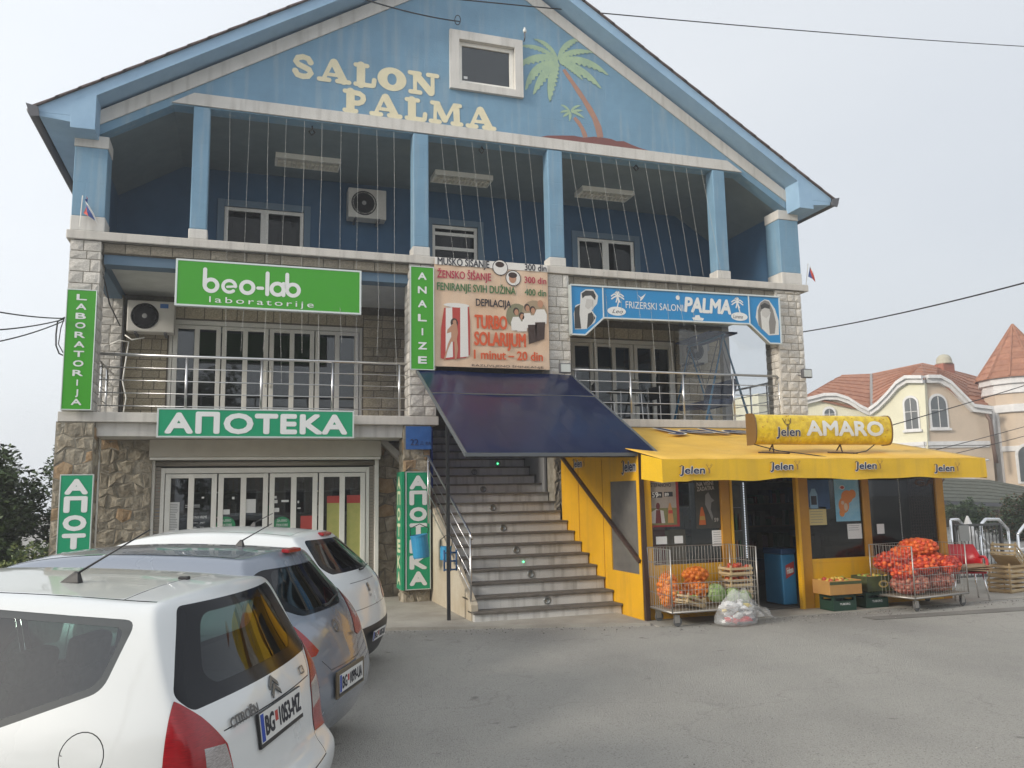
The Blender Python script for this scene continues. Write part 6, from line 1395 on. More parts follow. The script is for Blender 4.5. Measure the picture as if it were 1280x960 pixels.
def car_surface(sp):
    zl, hw, xr, bul = sp['z'], sp['hw'], sp['xr'], sp['bulge']; K = len(zl); Ls = sp['L']; nS = len(Ls); top, belt = sp['top'], sp['belt']
    kb = sp['kb']      # index of belt level
    b = MB(); idx = {}
    def V(key, co): idx[key] = len(b.v); b.v.append(co)
    for i, L in enumerate(Ls):
        for k in range(K):
            last = i == nS-1
            x = L+xr[k]*max(0, 1-L/sp.get('fade', 1.4))
            if last: x = sp['xf'][k]
            bt = lerp_tab(belt, x); tp = lerp_tab(top, x)
            hood = tp-bt < .14
            if k < kb: z = zl[k]*(1-.0)*(1 if not last else .97); z = min(z, bt-.04*(kb-k)) if hood else z
            elif k == kb: z = bt if not hood else min(bt, tp-.05)
            else:
                f_ = (zl[k]-zl[kb])/(zl[-1]-zl[kb]); z = bt+(tp-bt)*f_
                if hood: z = (min(bt, tp-.05))+(tp-min(bt, tp-.05))*[0, .5, .8, 1][k-kb] if k-kb < 4 else tp
            w_ = hw[k]*lerp_tab(sp['plan'], x)
            if hood and k > kb: w_ = hw[kb]*lerp_tab(sp['plan'], x)*[1, .93, .84, .74][k-kb]
            for s in (1, -1): V((i, k, s), (x, s*w_, z))
        k = K-1; x0, y0, z0 = b.v[idx[i, k, 1]]
        for j, yf in enumerate(YC):
            dx = (-bul[k]*(1-yf*yf)) if i == 0 else ((.12*(1-yf*yf)) if i == nS-1 else 0)
            if i == 1: dx = -bul[k]*(1-yf*yf)*.8
            V((i, 'r', j), (x0+dx, y0*yf, z0+sp['crown']*(1-yf*yf)*(1 if lerp_tab(top, x0)-lerp_tab(belt, x0) > .14 else .5)))
    ring = lambda i: [idx[i, k, 1] for k in range(K)]+[idx[i, 'r', j] for j in range(5)]+[idx[i, k, -1] for k in range(K-1, -1, -1)]
    for i in range(nS-1):
        A, B_ = ring(i), ring(i+1)
        for q in range(len(A)-1): b.f.append((A[q], A[q+1], B_[q+1], B_[q])); b.mi.append(0)
    for i, sg in ((0, -1), (nS-1, 1)):
        for k in range(K-1):
            x0, y0, z0 = b.v[idx[i, k, 1]]
            for j, yf in enumerate(YC): V((i, k, 'c', j), (x0+sg*(bul[k] if i == 0 else .13)*(1-yf*yf), y0*yf, z0))
        row = lambda k: [idx[i, k, 1]]+([idx[i, k, 'c', j] for j in range(5)] if k < K-1 else [idx[i, 'r', j] for j in range(5)])+[idx[i, k, -1]]
        for k in range(K-1):
            A, B_ = row(k), row(k+1)
            for q in range(6):
                f_ = (A[q], A[q+1], B_[q+1], B_[q]); b.f.append(f_ if i == 0 else f_[::-1]); b.mi.append(0)
    me = mesh('cage', b, M_BLACK); o = bpy.data.objects.new('tmp', me); COL.objects.link(o)
    s = o.modifiers.new('s', 'SUBSURF'); s.levels = s.render_levels = 3
    dg = bpy.context.evaluated_depsgraph_get(); ev = o.evaluated_get(dg); m2 = bpy.data.meshes.new_from_object(ev)
    bpy.data.objects.remove(o); bm_ = bmesh.new(); bm_.from_mesh(m2); bpy.data.meshes.remove(m2); bpy.data.meshes.remove(me)
    bmesh.ops.recalc_face_normals(bm_, faces=bm_.faces)
    up_ = [f for f in bm_.faces if f.calc_center_median().z > 1.2 and abs(f.normal.z) > .8]
    if up_ and sum(f.normal.z for f in up_) < 0: bmesh.ops.reverse_faces(bm_, faces=bm_.faces)
    return bm_
def planes(poly, ax):
    """convex outline in two car axes -> outward half spaces"""
    a, c = ax; n = len(poly); ar = sum(poly[i][0]*poly[(i+1) % n][1]-poly[(i+1) % n][0]*poly[i][1] for i in range(n))
    P = poly if ar > 0 else poly[::-1]; out = []
    for i in range(n):
        p, q = P[i], P[(i+1) % n]; dx, dy = q[0]-p[0], q[1]-p[1]
        if math.hypot(dx, dy) < 1e-6: continue
        co = [0, 0, 0]; no = [0, 0, 0]; co[a], co[c] = p; no[a], no[c] = dy, -dx; out.append((Vector(co), Vector(no).normalized()))
    return out
def rnd_poly(poly, r, n=5):
    out = []; N_ = len(poly)
    for i in range(N_):
        p, a, c = Vector(poly[i]), Vector(poly[i-1]), Vector(poly[(i+1) % N_]); rr = r[i] if isinstance(r, (list, tuple)) else r
        u, v = (a-p), (c-p); d = min(rr, u.length*.45, v.length*.45); A, B_ = p+u.normalized()*d, p+v.normalized()*d
        for k in range(n+1): t = k/n; q = A*(1-t)**2+p*2*t*(1-t)+B_*t*t; out.append((q.x, q.y))
    return out
def carve(bm_, pls, sel, rid):
    L = bm_.faces.layers.int.get('rid') or bm_.faces.layers.int.new('rid'); T = bm_.faces.layers.int.get('tmp') or bm_.faces.layers.int.new('tmp')
    cur = []
    for f in bm_.faces:
        c = f.calc_center_median(); f[T] = 0
        if sel(c, f.normal) and all(min((v.co-co).dot(no) for v in f.verts) < 1e-5 for co, no in pls): f[T] = 1; cur.append(f)
    for co, no in pls:
        if any((v.co-co).dot(no) > 1e-5 for f in cur for v in f.verts):
            g = list({e for f in cur for e in f.edges})+list({v for f in cur for v in f.verts})+cur
            bmesh.ops.bisect_plane(bm_, geom=g, plane_co=co, plane_no=no, dist=1e-6)
        cur = [f for f in bm_.faces if f[T] == 1]; nx = []
        for f in cur:
            if (f.calc_center_median()-co).dot(no) > 0: f[T] = 0
            else: nx.append(f)
        cur = nx
    for f in cur: f[L] = rid; f[T] = 0
def seam(bm_, pts, ax, sel, w_=.005, rid=90):
    for p, q in zip(pts, pts[1:]):
        p, q = Vector(p), Vector(q); d = (q-p).normalized(); n = Vector((-d.y, d.x))*w_/2; e = d*w_*.3
        carve(bm_, planes([tuple(p-e-n), tuple(q+e-n), tuple(q+e+n), tuple(p-e+n)], ax), sel, rid)
def extract(bm_, rid, name, m_, parent, off=0.0, label=None, tag_=None, thick=0):
    L = bm_.faces.layers.int['rid']; fs = [f for f in bm_.faces if f[L] == rid]
    if not fs: print('EMPTY REGION', name, rid); return None
    vs = {}; V_ = []; F_ = []
    for f in fs:
        t = []
        for v in f.verts:
            if v not in vs: vs[v] = len(V_); V_.append(v.co+v.normal*off)
            t.append(vs[v])
        F_.append(t)
    me = bpy.data.meshes.new(name); me.from_pydata([tuple(v) for v in V_], [], F_); me.materials.append(m_)
    for p in me.polygons: p.use_smooth = True
    if tag_ is not None:
        nrm_ = [v.normal.copy() for v in sorted(vs, key=lambda k: vs[k])]; me.normals_split_custom_set_from_vertices([tuple(n) for n in nrm_])
    o = link(name, me, parent)
    if label: o['label'] = label
    return o
SIDE, REAR, TOP = (0, 2), (1, 2), (0, 1)
def car(sp):
    t = thing('parked_car', sp['label'], 'car', sp['loc'], math.pi-rad(sp['yaw'])+0)
    bm_ = car_surface(sp); W_ = sp['paint']
    sd = lambda s: (lambda c, n: c.y*s > .2 and abs(n.y) > .3)
    rr = lambda c, n: c.x < .9 and n.x < -.12
    fr_ = lambda c, n: c.x > 2 and n.x > .1 and c.z > .8
    ids = {}
    # wheel openings
    for wx in sp['wheels']:
        for s in (1, -1): carve(bm_, planes(ell(wx, .30, .345, .345, 22), SIDE), (lambda s: lambda c, n: c.y*s > .45 and c.z < .75)(s), 99)
    for s in (1, -1):
        for i, (name, poly, r, inner) in enumerate(sp['side_glass']):
            carve(bm_, planes(rnd_poly(poly, r), SIDE), sd(s), 10+s+2+i*4)
            if inner: P2 = shrink(poly, inner); carve(bm_, planes(rnd_poly(P2, r), SIDE), sd(s), 40+s+2+i*4)
    carve(bm_, planes(rnd_poly(sp['rear_glass'], sp['rg_r']), REAR), rr, 30)
    carve(bm_, planes(rnd_poly(sp['rear_inner'], .07), REAR), rr, 31)
    carve(bm_, planes(rnd_poly(sp['windshield'], .05), REAR), fr_, 32)
    for s in (1, -1):
        lam = [(y*s, z) for y, z in sp['lamp']]
        carve(bm_, planes(lam, REAR)+[(Vector((sp['lamp_x'], 0, 0)), Vector((1, 0, sp.get('lamp_sl', 0))).normalized())], lambda c, n: c.x < .7, 60+s)
        for q, (poly, kind) in enumerate(sp.get('lamp_sub', ())): carve(bm_, planes([(y*s, z) for y, z in poly], REAR), lambda c, n: c.x < .35 and n.x < -.2, 70+s+3*q)
    for pts, ax, which in sp['seams']:
        if ax == 'rear': seam(bm_, pts, REAR, lambda c, n: c.x < .7 and n.x < -.15)
        elif ax == 'side':
            for s in (1, -1): seam(bm_, pts, SIDE, sd(s))
        elif ax == 'top': seam(bm_, pts, TOP, lambda c, n: n.z > .5 and c.z > 1.1, w_=.012 if pts[-1][0] > 2 else .005)
    if sp.get('fuel'):
        fx, fz, fr2 = sp['fuel']; c_ = ell(fx, fz, fr2, fr2, 26)
        seam(bm_, c_+[c_[0]], SIDE, sd(1), .004)
    if sp.get('skirt'): carve(bm_, planes(sp['skirt'], REAR), rr, 80)
    L = bm_.faces.layers.int['rid']
    if sp.get('roof'):
        before = {f for f in bm_.faces if f[L] != 0}; carve(bm_, planes(rnd_poly(sp['roof'], .04), TOP), lambda c, n: n.z > .5 and c.z > 1.2, 85)
        for f in bm_.faces:
            if f[L] == 85 and f.calc_center_median().z < 1.2: f[L] = 0
        extract(bm_, 85, 'roof_panel', sp['roof_mat'], t, off=.0, tag_=1)
    extract(bm_, 0, 'body', W_, t, tag_=1)
    if any(f[L] == 90 for f in bm_.faces): extract(bm_, 90, 'panel_gap', M_BLACK, t, off=-.004)
    gname = ['quarter_window', 'rear_door_window', 'front_door_window']
    for s in (1, -1):
        for i, (name, poly, r, inner) in enumerate(sp['side_glass']):
            g = extract(bm_, 10+s+2+i*4, 'window_surround' if inner else name, M_SURR if inner else M_CARGS, t, off=-.002, tag_=1)
            if inner: extract(bm_, 40+s+2+i*4, name, M_CARGS, t, off=-.0035, tag_=1)
        extract(bm_, 60+s, 'tail_lamp', sp['lamp_mat'], t, off=.004, tag_=1)
        for q, (poly, kind) in enumerate(sp.get('lamp_sub', ())): extract(bm_, 70+s+3*q, 'lamp_lens', kind, t, off=.0045, tag_=1)
    extract(bm_, 30, 'rear_window_surround', M_BLACKG, t, off=-.001, tag_=1); extract(bm_, 31, 'rear_window', M_CARGL, t, off=-.0025, tag_=1); extract(bm_, 32, 'windscreen', M_CARGL, t, off=-.002, tag_=1)
    if sp.get('skirt'): extract(bm_, 80, 'lower_bumper', M_BLACK, t, off=.003, tag_=1)
    # wheels
    for wx in sp['wheels']:
        for s in (1, -1):
            y = s*(sp['hw'][2]-.04); a = (0, s, 0)
            w_ = part('wheel', MB().lathe((wx, y-s*.17, .29), [(.17, 0), (.275, .0), (.29, .03), (.29, .15), (.275, .185), (.20, .19), (.19, .165)], 28, a), M_RUBBER, t, smooth=True)
            b = MB(); b.lathe((wx, y-s*.0, .29), [(.19, -.02), (.19, .012), (.175, .014), (.17, -.01)], 24, a); b.lathe((wx, y, .29), [(.05, -.01), (.045, .015), (.02, .02)], 12, a)
            for k in range(7): q = 2*math.pi*k/7; b.beam((wx, y+s*.004, .29), (wx+.17*math.cos(q), y+s*.002, .29+.17*math.sin(q)), .045, .012, up=(0, 1, 0))
            part('rim', b, mat('wheel_rim', (.5, .5, .5), rough=.35, metal=.8), w_)
            part('wheel_arch_liner', MB().lathe((wx, s*.30, .30), [(.355, 0), (.355, sp['hw'][2]-.38)], 22, a), M_BLACK, t)
    # cabin
    b = MB(); hwm = sp['hw'][4]-.12
    b.box(.45, 3.1, -hwm, hwm, .32, .36); b.box(2.65, 3.0, -hwm, hwm, .36, .92)
    part('cabin_floor', b, mat('cabin_dark', (.03, .03, .032), rough=.8), t)
    part('parcel_shelf', MB().box(.38, .95, -hwm*.85, hwm*.85, .92, .935), mat('cabin_dark', (.03, .03, .032)), t)
    M_SEAT = mat('seat_fabric', (.09, .095, .10), (.06, .065, .07), rough=.85, scale=20)
    for x, ys in ((1.05, (-.42, 0, .42)), (1.95, (-.38, .38))):
        for y in ys:
            b = MB(); b.obox((x, y, .82), (-.22, 0, 1), (0, 1, 0), (1, 0, .22), .30, .21 if x > 1.5 else .2, .06); b.box(x, x+.48, y-.21, y+.21, .42, .55)
            s_ = part('seat', b, M_SEAT, t, bev=.04, seg=3)
            part('headrest', MB().obox((x-.08, y, 1.16), (-.15, 0, 1), (0, 1, 0), (1, 0, .15), .075, .13, .045), M_SEAT, s_, bev=.03, seg=3)
    part('steering_wheel', MB().lathe((2.5, .38, .95), [(.17, 0), (.185, .01), (.17, .02)], 20, (-1, 0, .5)), M_BLACK, t)
    return t, bm_
def shrink(poly, d):
    cx = sum(p[0] for p in poly)/len(poly); cy = sum(p[1] for p in poly)/len(poly); out = []
    n = len(poly); ar = sum(poly[i][0]*poly[(i+1) % n][1]-poly[(i+1) % n][0]*poly[i][1] for i in range(n)); s = 1 if ar > 0 else -1
    for i in range(n):
        p = Vector(poly[i]); a = (p-Vector(poly[i-1])).normalized(); c = (Vector(poly[(i+1) % n])-p).normalized()
        na, nc = Vector((-a.y, a.x))*s, Vector((-c.y, c.x))*s; m_ = na+nc; m_ = m_/max(.35, m_.dot(na)); q = p+m_*d; out.append((q.x, q.y))
    return out
M_BLACKG = mat('black_glass_border', (.010, .011, .014), rough=.1, spec=.2)
M_SURR = mat('side_glass_border', (.05, .055, .055), rough=.12, spec=.8)
M_LAMP = mat('red_lamp_plastic', (.36, .006, .012), (.20, .004, .008), rough=.2, scale=30, coat=.25, stretch=(1, 1, 12)); M_LAMPD = mat('dark_red_lamp_plastic', (.08, .003, .005), rough=.3)
M_LENS = mat('clear_lamp_plastic', (.50, .47, .47), (.25, .23, .23), rough=.12, scale=40, coat=1, metal=.3, stretch=(1, 1, 8))
def plate_part(t, c, tilt, txt1, txt2, w_=.265, h=.062, holder=True, dealer=None, blue=True):
    """rear plate: c centre, car faces +X so the plate looks towards -X; reading direction is towards -Y"""
    n = Vector((-1, 0, tilt)).normalized(); v = Vector((tilt, 0, 1)).normalized()
    def fr(a, b_, d): return Vector(c)+Vector((0, -1, 0))*a+v*b_+n*d
    if holder: hd = part('plate_holder', MB().prism([(-w_-.006, -h-.02), (w_+.006, -h-.02), (w_+.006, h+.004), (-w_-.006, h+.004)], fr, -.006, .006), M_BLACK, t)
    p = part('number_plate', MB().prism([(-w_, -h), (w_, -h), (w_, h), (-w_, h)], fr, .0065, .009), mat('plate_white', (.66, .66, .64), rough=.4), t)
    bb = MB(); bb.add([fr(*q, .0095) for q in ((-w_+.004, -h+.004), (-w_+.042, -h+.004), (-w_+.042, h-.004), (-w_+.004, h-.004))], [(0, 1, 2, 3)]); part('blue_band', bb, mat('plate_blue', (.02, .06, .35)), p)
    bb = MB(); text(bb, txt1, fr, -w_+.055, -h*.62, h*1.24, .10, off=.04, w_=.0097); text(bb, txt2, fr, -w_+.225, -h*.62, h*1.24, w_*2-.25, off=.04, w_=.0097); part('lettering', bb, M_PB, p)
    bb = MB(); bb.add([fr(*q, .0097) for q in ((-w_+.172, -.01), (-w_+.208, -.01), (-w_+.208, .035), (-w_+.172, .035))], [(0, 1, 2, 3)]); part('crest', bb, M_POSR, p)
    if dealer: bb = MB(); text(bb, dealer, fr, 0, -h-.017, .012, .3, w_=.0068, align='c'); part('lettering', bb, M_LETW, p)
    return fr
def antenna(t, base, tip, L=.085):
    b = MB(); x, y, z = base; b.add([(x-.02, y-.02, z), (x+L, y-.014, z), (x+L, y+.014, z), (x-.02, y+.02, z), (x-.01, y-.008, z+.05), (x+.012, y-.008, z+.055), (x+.012, y+.008, z+.055), (x-.01, y+.008, z+.05)], [(0, 1, 2, 3), (4, 5, 6, 7), (0, 1, 5, 4), (1, 2, 6, 5), (2, 3, 7, 6), (3, 0, 4, 7)])
    part('antenna_base', b, M_BLACK, t, bev=.006); part('antenna', MB().tube([(x, y, z+.045), tip], [.0055, .003], 8), M_BLACK, t, smooth=True)

LS = [0, .06, .16, .34, .62, 1.0, 1.45, 1.9, 2.3, 2.62, 2.95, 3.3, 3.6, 3.78, 3.85]
# ---- nearest car
W1 = paint('white_car_paint', (.66, .68, .68), rough=.28)
sp = dict(label='white hatchback nearest the camera with its rear corner towards us', loc=(.232, -9.6, -.105), yaw=22.8, paint=W1,
    z=[.22, .40, .575, .625, .78, .94, 1.06, 1.26, 1.45], hw=[.76, .86, .90, .835, .845, .83, .785, .715, .635], xr=[.10, -.02, -.035, .045, .06, .09, .17, .255, .33], bulge=[.07, .08, .085, .055, .055, .055, .07, .08, .09], kb=5,
    L=LS, fade=1.3, crown=.045, xf=[3.72, 3.80, 3.83, 3.82, 3.78, 3.68, 3.62, 3.56, 3.5],
    plan=[(0, .845), (.06, .88), (.14, .93), (.25, .97), (.5, 1), (2.6, 1), (3.3, .95), (3.85, .80)],
    top=[(0, 1.425), (.4, 1.435), (.9, 1.475), (1.6, 1.50), (2.2, 1.48), (2.5, 1.44), (3.05, 1.06), (3.3, .98), (3.85, .74)],
    belt=[(0, .96), (.9, .93), (2.6, .90), (3.1, .90), (3.85, .66)],
    wheels=(.68, 3.14),
    side_glass=[('quarter_window', [(.385, 1.385), (1.08, 1.44), (1.08, .965), (.90, .99), (.455, 1.135)], .05, .028), ('rear_door_window', [(1.13, 1.45), (1.80, 1.46), (1.80, .955), (1.13, .975)], .03, 0), ('front_door_window', [(1.87, 1.455), (2.35, 1.40), (2.88, 1.03), (2.84, .93), (1.87, .95)], .03, 0)],
    rear_glass=[(-.50, 1.42), (.50, 1.42), (.715, 1.105), (.66, 1.04), (-.66, 1.04), (-.715, 1.105)], rg_r=.035,
    rear_inner=[(-.38, 1.375), (.38, 1.375), (.50, 1.15), (.44, 1.10), (-.44, 1.10), (-.50, 1.15)],
    windshield=[(-.56, 1.42), (.56, 1.42), (.70, 1.06), (-.70, 1.06)],
    lamp=[(.95, 1.12), (.735, 1.105), (.63, 1.01), (.52, .88), (.475, .66), (.95, .62)], lamp_x=.185, lamp_mat=M_LAMP,
    lamp_sub=(([(.535, .885), (.68, .905), (.69, .78), (.50, .765)], M_LENS),),
    seams=[([(-.52, .93), (.52, .93)], 'rear', 0), ([(-.62, 1.04), (-.53, .93)], 'rear', 0), ([(-.47, .66), (-.44, .56), (.44, .56), (.47, .66)], 'rear', 0),
           ([(.30, .585), (-.0, .585)], 'side', 0), ([(1.13, .97), (1.10, .6), (1.05, .45)], 'side', 0), ([(1.84, 1.45), (1.84, .35)], 'side', 0),
           ([(.36, .545), (3.0, .56)], 'top', 0), ([(.36, -.545), (3.0, -.56)], 'top', 0), ([(.50, .545), (.50, -.545)], 'top', 0)],
    fuel=(.485, .915, .085), roof=[(.51, -.535), (2.35, -.52), (2.35, .52), (.51, .535)], roof_mat=paint('dusty_white_roof', (.50, .51, .47), rough=.42))
c1, _ = car(sp)
fr = plate_part(c1, (.02, 0, .865), .14, 'BG', '1053-MZ')
def rp(y, z):  # point on rear face by ray
    d = bm1.ray_cast(Vector((-1, y, z)), Vector((1, 0, 0))); return d[0] if d[0] is not None else Vector((0, y, z))
from mathutils.bvhtree import BVHTree
def badge(t, bm_, fn, y, z, tilt=.16, m_=None, name='badge', thick=.006):
    bv = BVHTree.FromBMesh(bm_); h = bv.ray_cast(Vector((-1, y, z)), Vector((1, 0, 0)))[0]
    n = bv.ray_cast(Vector((-1, y, z)), Vector((1, 0, 0)))[1]; n = n if n.x < 0 else -n
    u = Vector((0, -1, 0)); u = (u-n*u.dot(n)).normalized(); v = n.cross(u); v = v if v.z > 0 else -v
    b = MB(); fn(b, lambda a, c, d: h+u*a+v*c+n*(d+.003)); return part(name, b, mat('badge_silver', (.20, .21, .22), rough=.3, metal=.7), t)
def chevrons(b, fr):
    for k in range(2):
        o = -.045+.038*k; b.prism([(-.05, o), (0, o+.038), (.05, o), (.05, o+.022), (0, o+.062), (-.05, o+.022)], fr, 0, .006)
badge(c1, _, chevrons, 0, .985)
badge(c1, _, lambda b, fr: text(b, 'CITROËN', fr, -.13, -.018, .038, .25, off=.05, w_=.004), .345, .945, name='lettering')
badge(c1, _, lambda b, fr: text(b, 'C3', fr, -.04, -.02, .04, .08, off=.03, w_=.004), -.42, .975, name='lettering')
bv = BVHTree.FromBMesh(_)
def onroof(x, y): return bv.ray_cast(Vector((x, y, 3)), Vector((0, 0, -1)))[0]
q = onroof(.86, .30); antenna(c1, (q.x, q.y, q.z-.003), (q.x-.33, q.y-.0, q.z+.23))
q = onroof(.50, .02); part('washer_nozzle', MB().obox((q.x, q.y, q.z+.006), (1, 0, 0), (0, 1, 0), (0, 0, 1), .025, .015, .008), M_BLACK, c1, bev=.004)
q = bv.ray_cast(Vector((.57, 2, .92)), Vector((0, -1, 0)))[0]; part('cap_notch', MB().lathe((q.x-.005, q.y-.004, .915), [(.009, 0), (.009, .004)], 12, (0, 1, 0)), mat('notch_grey', (.2, .2, .2)), c1)

# ---- middle car
W2_ = paint('grey_blue_metallic', (.23, .26, .31), metal=.35, rough=.22)
M_LAMP2 = mat('red_lamp_plastic', (.42, .008, .015))
sp2 = dict(label='grey blue metallic hatchback with dark red oval lamps parked between the two white cars', loc=(.755, -7.33, -.09), yaw=25.5, paint=W2_,
    z=[.20, .36, .50, .66, .86, 1.02, 1.22, 1.40], hw=[.78, .835, .855, .86, .845, .79, .70, .60], xr=[.10, .02, .0, .04, .14, .26, .42, .52], bulge=[.07, .08, .085, .09, .10, .12, .12, .12], kb=4,
    L=LS, fade=1.3, crown=.05, xf=[3.85, 3.93, 3.96, 3.9, 3.78, 3.68, 3.6, 3.52],
    plan=[(0, .90), (.12, .945), (.5, 1), (2.6, 1), (3.3, .95), (3.95, .75)],
    top=[(0, 1.375), (.3, 1.40), (.8, 1.445), (1.5, 1.47), (2.1, 1.45), (2.45, 1.38), (3.05, 1.02), (3.3, .95), (3.95, .70)],
    belt=[(0, .92), (.6, .92), (1.4, .90), (2.6, .86), (3.1, .86), (3.95, .64)], wheels=(.74, 3.25),
    side_glass=[('quarter_window', [(.80, 1.33), (1.60, 1.37), (1.60, .93), (1.0, 1.02)], .06, .02), ('front_door_window', [(1.68, 1.375), (2.25, 1.33), (2.85, .98), (2.80, .90), (1.68, .915)], .03, 0)],
    rear_glass=[(-.50, 1.35), (.50, 1.35), (.72, 1.27), (.73, 1.16), (.40, 1.02), (-.40, 1.02), (-.73, 1.16), (-.72, 1.27)], rg_r=.07,
    rear_inner=[(-.40, 1.34), (.40, 1.34), (.50, 1.17), (.34, 1.05), (-.34, 1.05), (-.50, 1.17)],
    windshield=[(-.54, 1.37), (.54, 1.37), (.70, 1.0), (-.70, 1.0)],
    lamp=[(.85, 1.11), (.70, 1.09), (.56, .97), (.40, .79), (.46, .765), (.66, .77), (.82, .86), (.9, 1.0)], lamp_x=.42, lamp_mat=M_LAMP,
    lamp_sub=((ell(.645, .93, .055, .062, 14), M_LENS),),
    seams=[([(-.63, 1.12), (-.64, 1.02)], 'rear', 0), ([(.63, 1.12), (.64, 1.02)], 'rear', 0), ([(-.40, .72), (-.30, .64), (.30, .64), (.40, .72)], 'rear', 0), ([(-.74, .60), (-.5, .57)], 'rear', 0), ([(.74, .60), (.5, .57)], 'rear', 0),
           ([(.60, .52), (.60, -.52)], 'top', 0), ([(.60, .53), (2.6, .56)], 'top', 0), ([(.60, -.53), (2.6, -.56)], 'top', 0), ([(1.64, 1.37), (1.62, .4)], 'side', 0), ([(.38, .62), (.0, .60)], 'side', 0)])
c2, bm2 = car(sp2)
plate_part(c2, (-.075, 0, .535), .02, 'BG', '1099-UA')
part('plate_recess', MB().box(-.08, -.066, -.31, .31, .44, .625), mat('amber_grey_plastic', (.13, .10, .06), rough=.5), c2, bev=.004)
def opel(b, fr): b.lathe((0, 0, 0), [(.045, 0), (.052, .006), (.045, .01), (.040, .004)], 24, (0, 0, 1)) if False else None; c = ell(0, 0, .045, .045, 24); stroke(b, c+[c[0]], .012, fr, .005); b.prism([(-.06, -.012), (.005, .004), (.06, .012), (-.005, -.004)], fr, .0, .009)
badge(c2, bm2, opel, 0, .90)
badge(c2, bm2, lambda b, fr: text(b, 'CORSA', fr, -.06, -.01, .022, .13, off=.02, w_=.003), -.28, .80, name='lettering')
bv = BVHTree.FromBMesh(bm2)
q = onroof(.47, 0); part('brake_lamp', MB().obox((.40, 0, q.z-.012), (1, 0, .1), (0, 1, 0), (0, 0, 1), .03, .12, .014), M_LAMP, c2, bev=.006)
q = onroof(.80, 0); antenna(c2, (q.x, q.y, q.z-.003), (q.x-.24, q.y, q.z+.17), .06)
part('exhaust_tip', MB().lathe((.11, .52, .25), [(.03, 0), (.036, .02), (.038, .16), (.03, .165), (.028, .05)], 18, (-1, 0, -.12)), M_CHROME, c2, smooth=True)
part('wiper', MB().tube([(.14, 0, 1.045), (.13, -.08, 1.05), (.17, -.42, 1.10)], [.012, .009, .004], 6), M_BLACK, c2)
# ---- far white car
sp3 = dict(label='white hatchback with black lower bumper parked nearest the pharmacy', loc=(1.31, -4.98, -.045), yaw=24.5, paint=W1,
    z=[.20, .34, .50, .68, .86, 1.0, 1.20, 1.39], hw=[.78, .84, .865, .87, .85, .79, .71, .62], xr=[.08, .02, .0, .04, .10, .20, .40, .60], bulge=[.08, .09, .10, .09, .10, .11, .11, .10], kb=4,
    L=LS, fade=1.5, crown=.05, xf=[3.85, 3.93, 3.98, 3.9, 3.78, 3.68, 3.6, 3.52],
    plan=[(0, .90), (.12, .945), (.5, 1), (2.6, 1), (3.3, .95), (3.95, .75)],
    top=[(0, 1.36), (.5, 1.40), (.9, 1.45), (1.5, 1.48), (2.1, 1.46), (2.45, 1.39), (3.15, .99), (3.3, .95), (3.95, .70)],
    belt=[(0, .90), (.6, .91), (1.4, .90), (2.6, .86), (3.1, .86), (3.95, .64)], wheels=(.75, 3.29),
    side_glass=[('rear_door_window', [(.95, 1.30), (1.60, 1.37), (1.60, .93), (1.05, 1.0)], .05, .02), ('front_door_window', [(1.68, 1.375), (2.25, 1.33), (2.9, .96), (2.85, .90), (1.68, .915)], .03, 0)],
    rear_glass=[(-.50, 1.385), (.50, 1.385), (.67, 1.13), (.60, 1.06), (-.60, 1.06), (-.67, 1.13)], rg_r=.05,
    rear_inner=[(-.44, 1.34), (.44, 1.34), (.56, 1.15), (.50, 1.10), (-.50, 1.10), (-.56, 1.15)],
    windshield=[(-.54, 1.37), (.54, 1.37), (.70, 1.0), (-.70, 1.0)],
    lamp=[(.9, 1.04), (.74, 1.03), (.66, .90), (.56, .76), (.62, .70), (.9, .74)], lamp_x=.36, lamp_mat=M_LAMP, skirt=[(-.95, .0), (.95, .0), (.95, .52), (-.95, .52)],
    seams=[([(-.56, .70), (.56, .70)], 'rear', 0), ([(-.40, .955), (.40, .955)], 'rear', 0), ([(1.64, 1.37), (1.62, .4)], 'side', 0), ([(.66, .5), (.66, -.5)], 'top', 0), ([(.66, .52), (2.6, .55)], 'top', 0), ([(.66, -.52), (2.6, -.55)], 'top', 0)])
c3, bm3 = car(sp3)
plate_part(c3, (-.105, .0, .42), -.12, 'BG', '1187-XA', w_=.23, h=.048, holder=False)
def lion(b, fr): b.prism([(-.02, -.045), (.0, -.02), (.02, -.045), (.03, -.03), (.015, 0), (.035, .01), (.02, .03), (.01, .05), (-.02, .045), (-.03, .02), (-.012, .005), (-.03, -.03)], fr, 0, .006)
badge(c3, bm3, lion, 0, .88); badge(c3, bm3, lambda b, fr: text(b, '207', fr, -.04, -.01, .022, .08, off=.02, w_=.003), 0, .80, name='lettering')
bv = BVHTree.FromBMesh(bm3)
q = onroof(.50, 0); part('brake_lamp', MB().obox((q.x-.02, 0, q.z-.004), (1, 0, .25), (0, 1, 0), (-.25, 0, 1), .03, .13, .014), M_LAMP, c3, bev=.006)
q = onroof(1.25, 0); antenna(c3, (q.x, q.y, q.z-.003), (q.x-.2, q.y, q.z+.14), .06)
part('wiper', MB().tube([(.10, 0, 1.06), (.09, -.08, 1.06), (.14, -.44, 1.09)], [.012, .009, .004], 6), M_BLACK, c3)
for b_ in (_, bm2, bm3): b_.free()
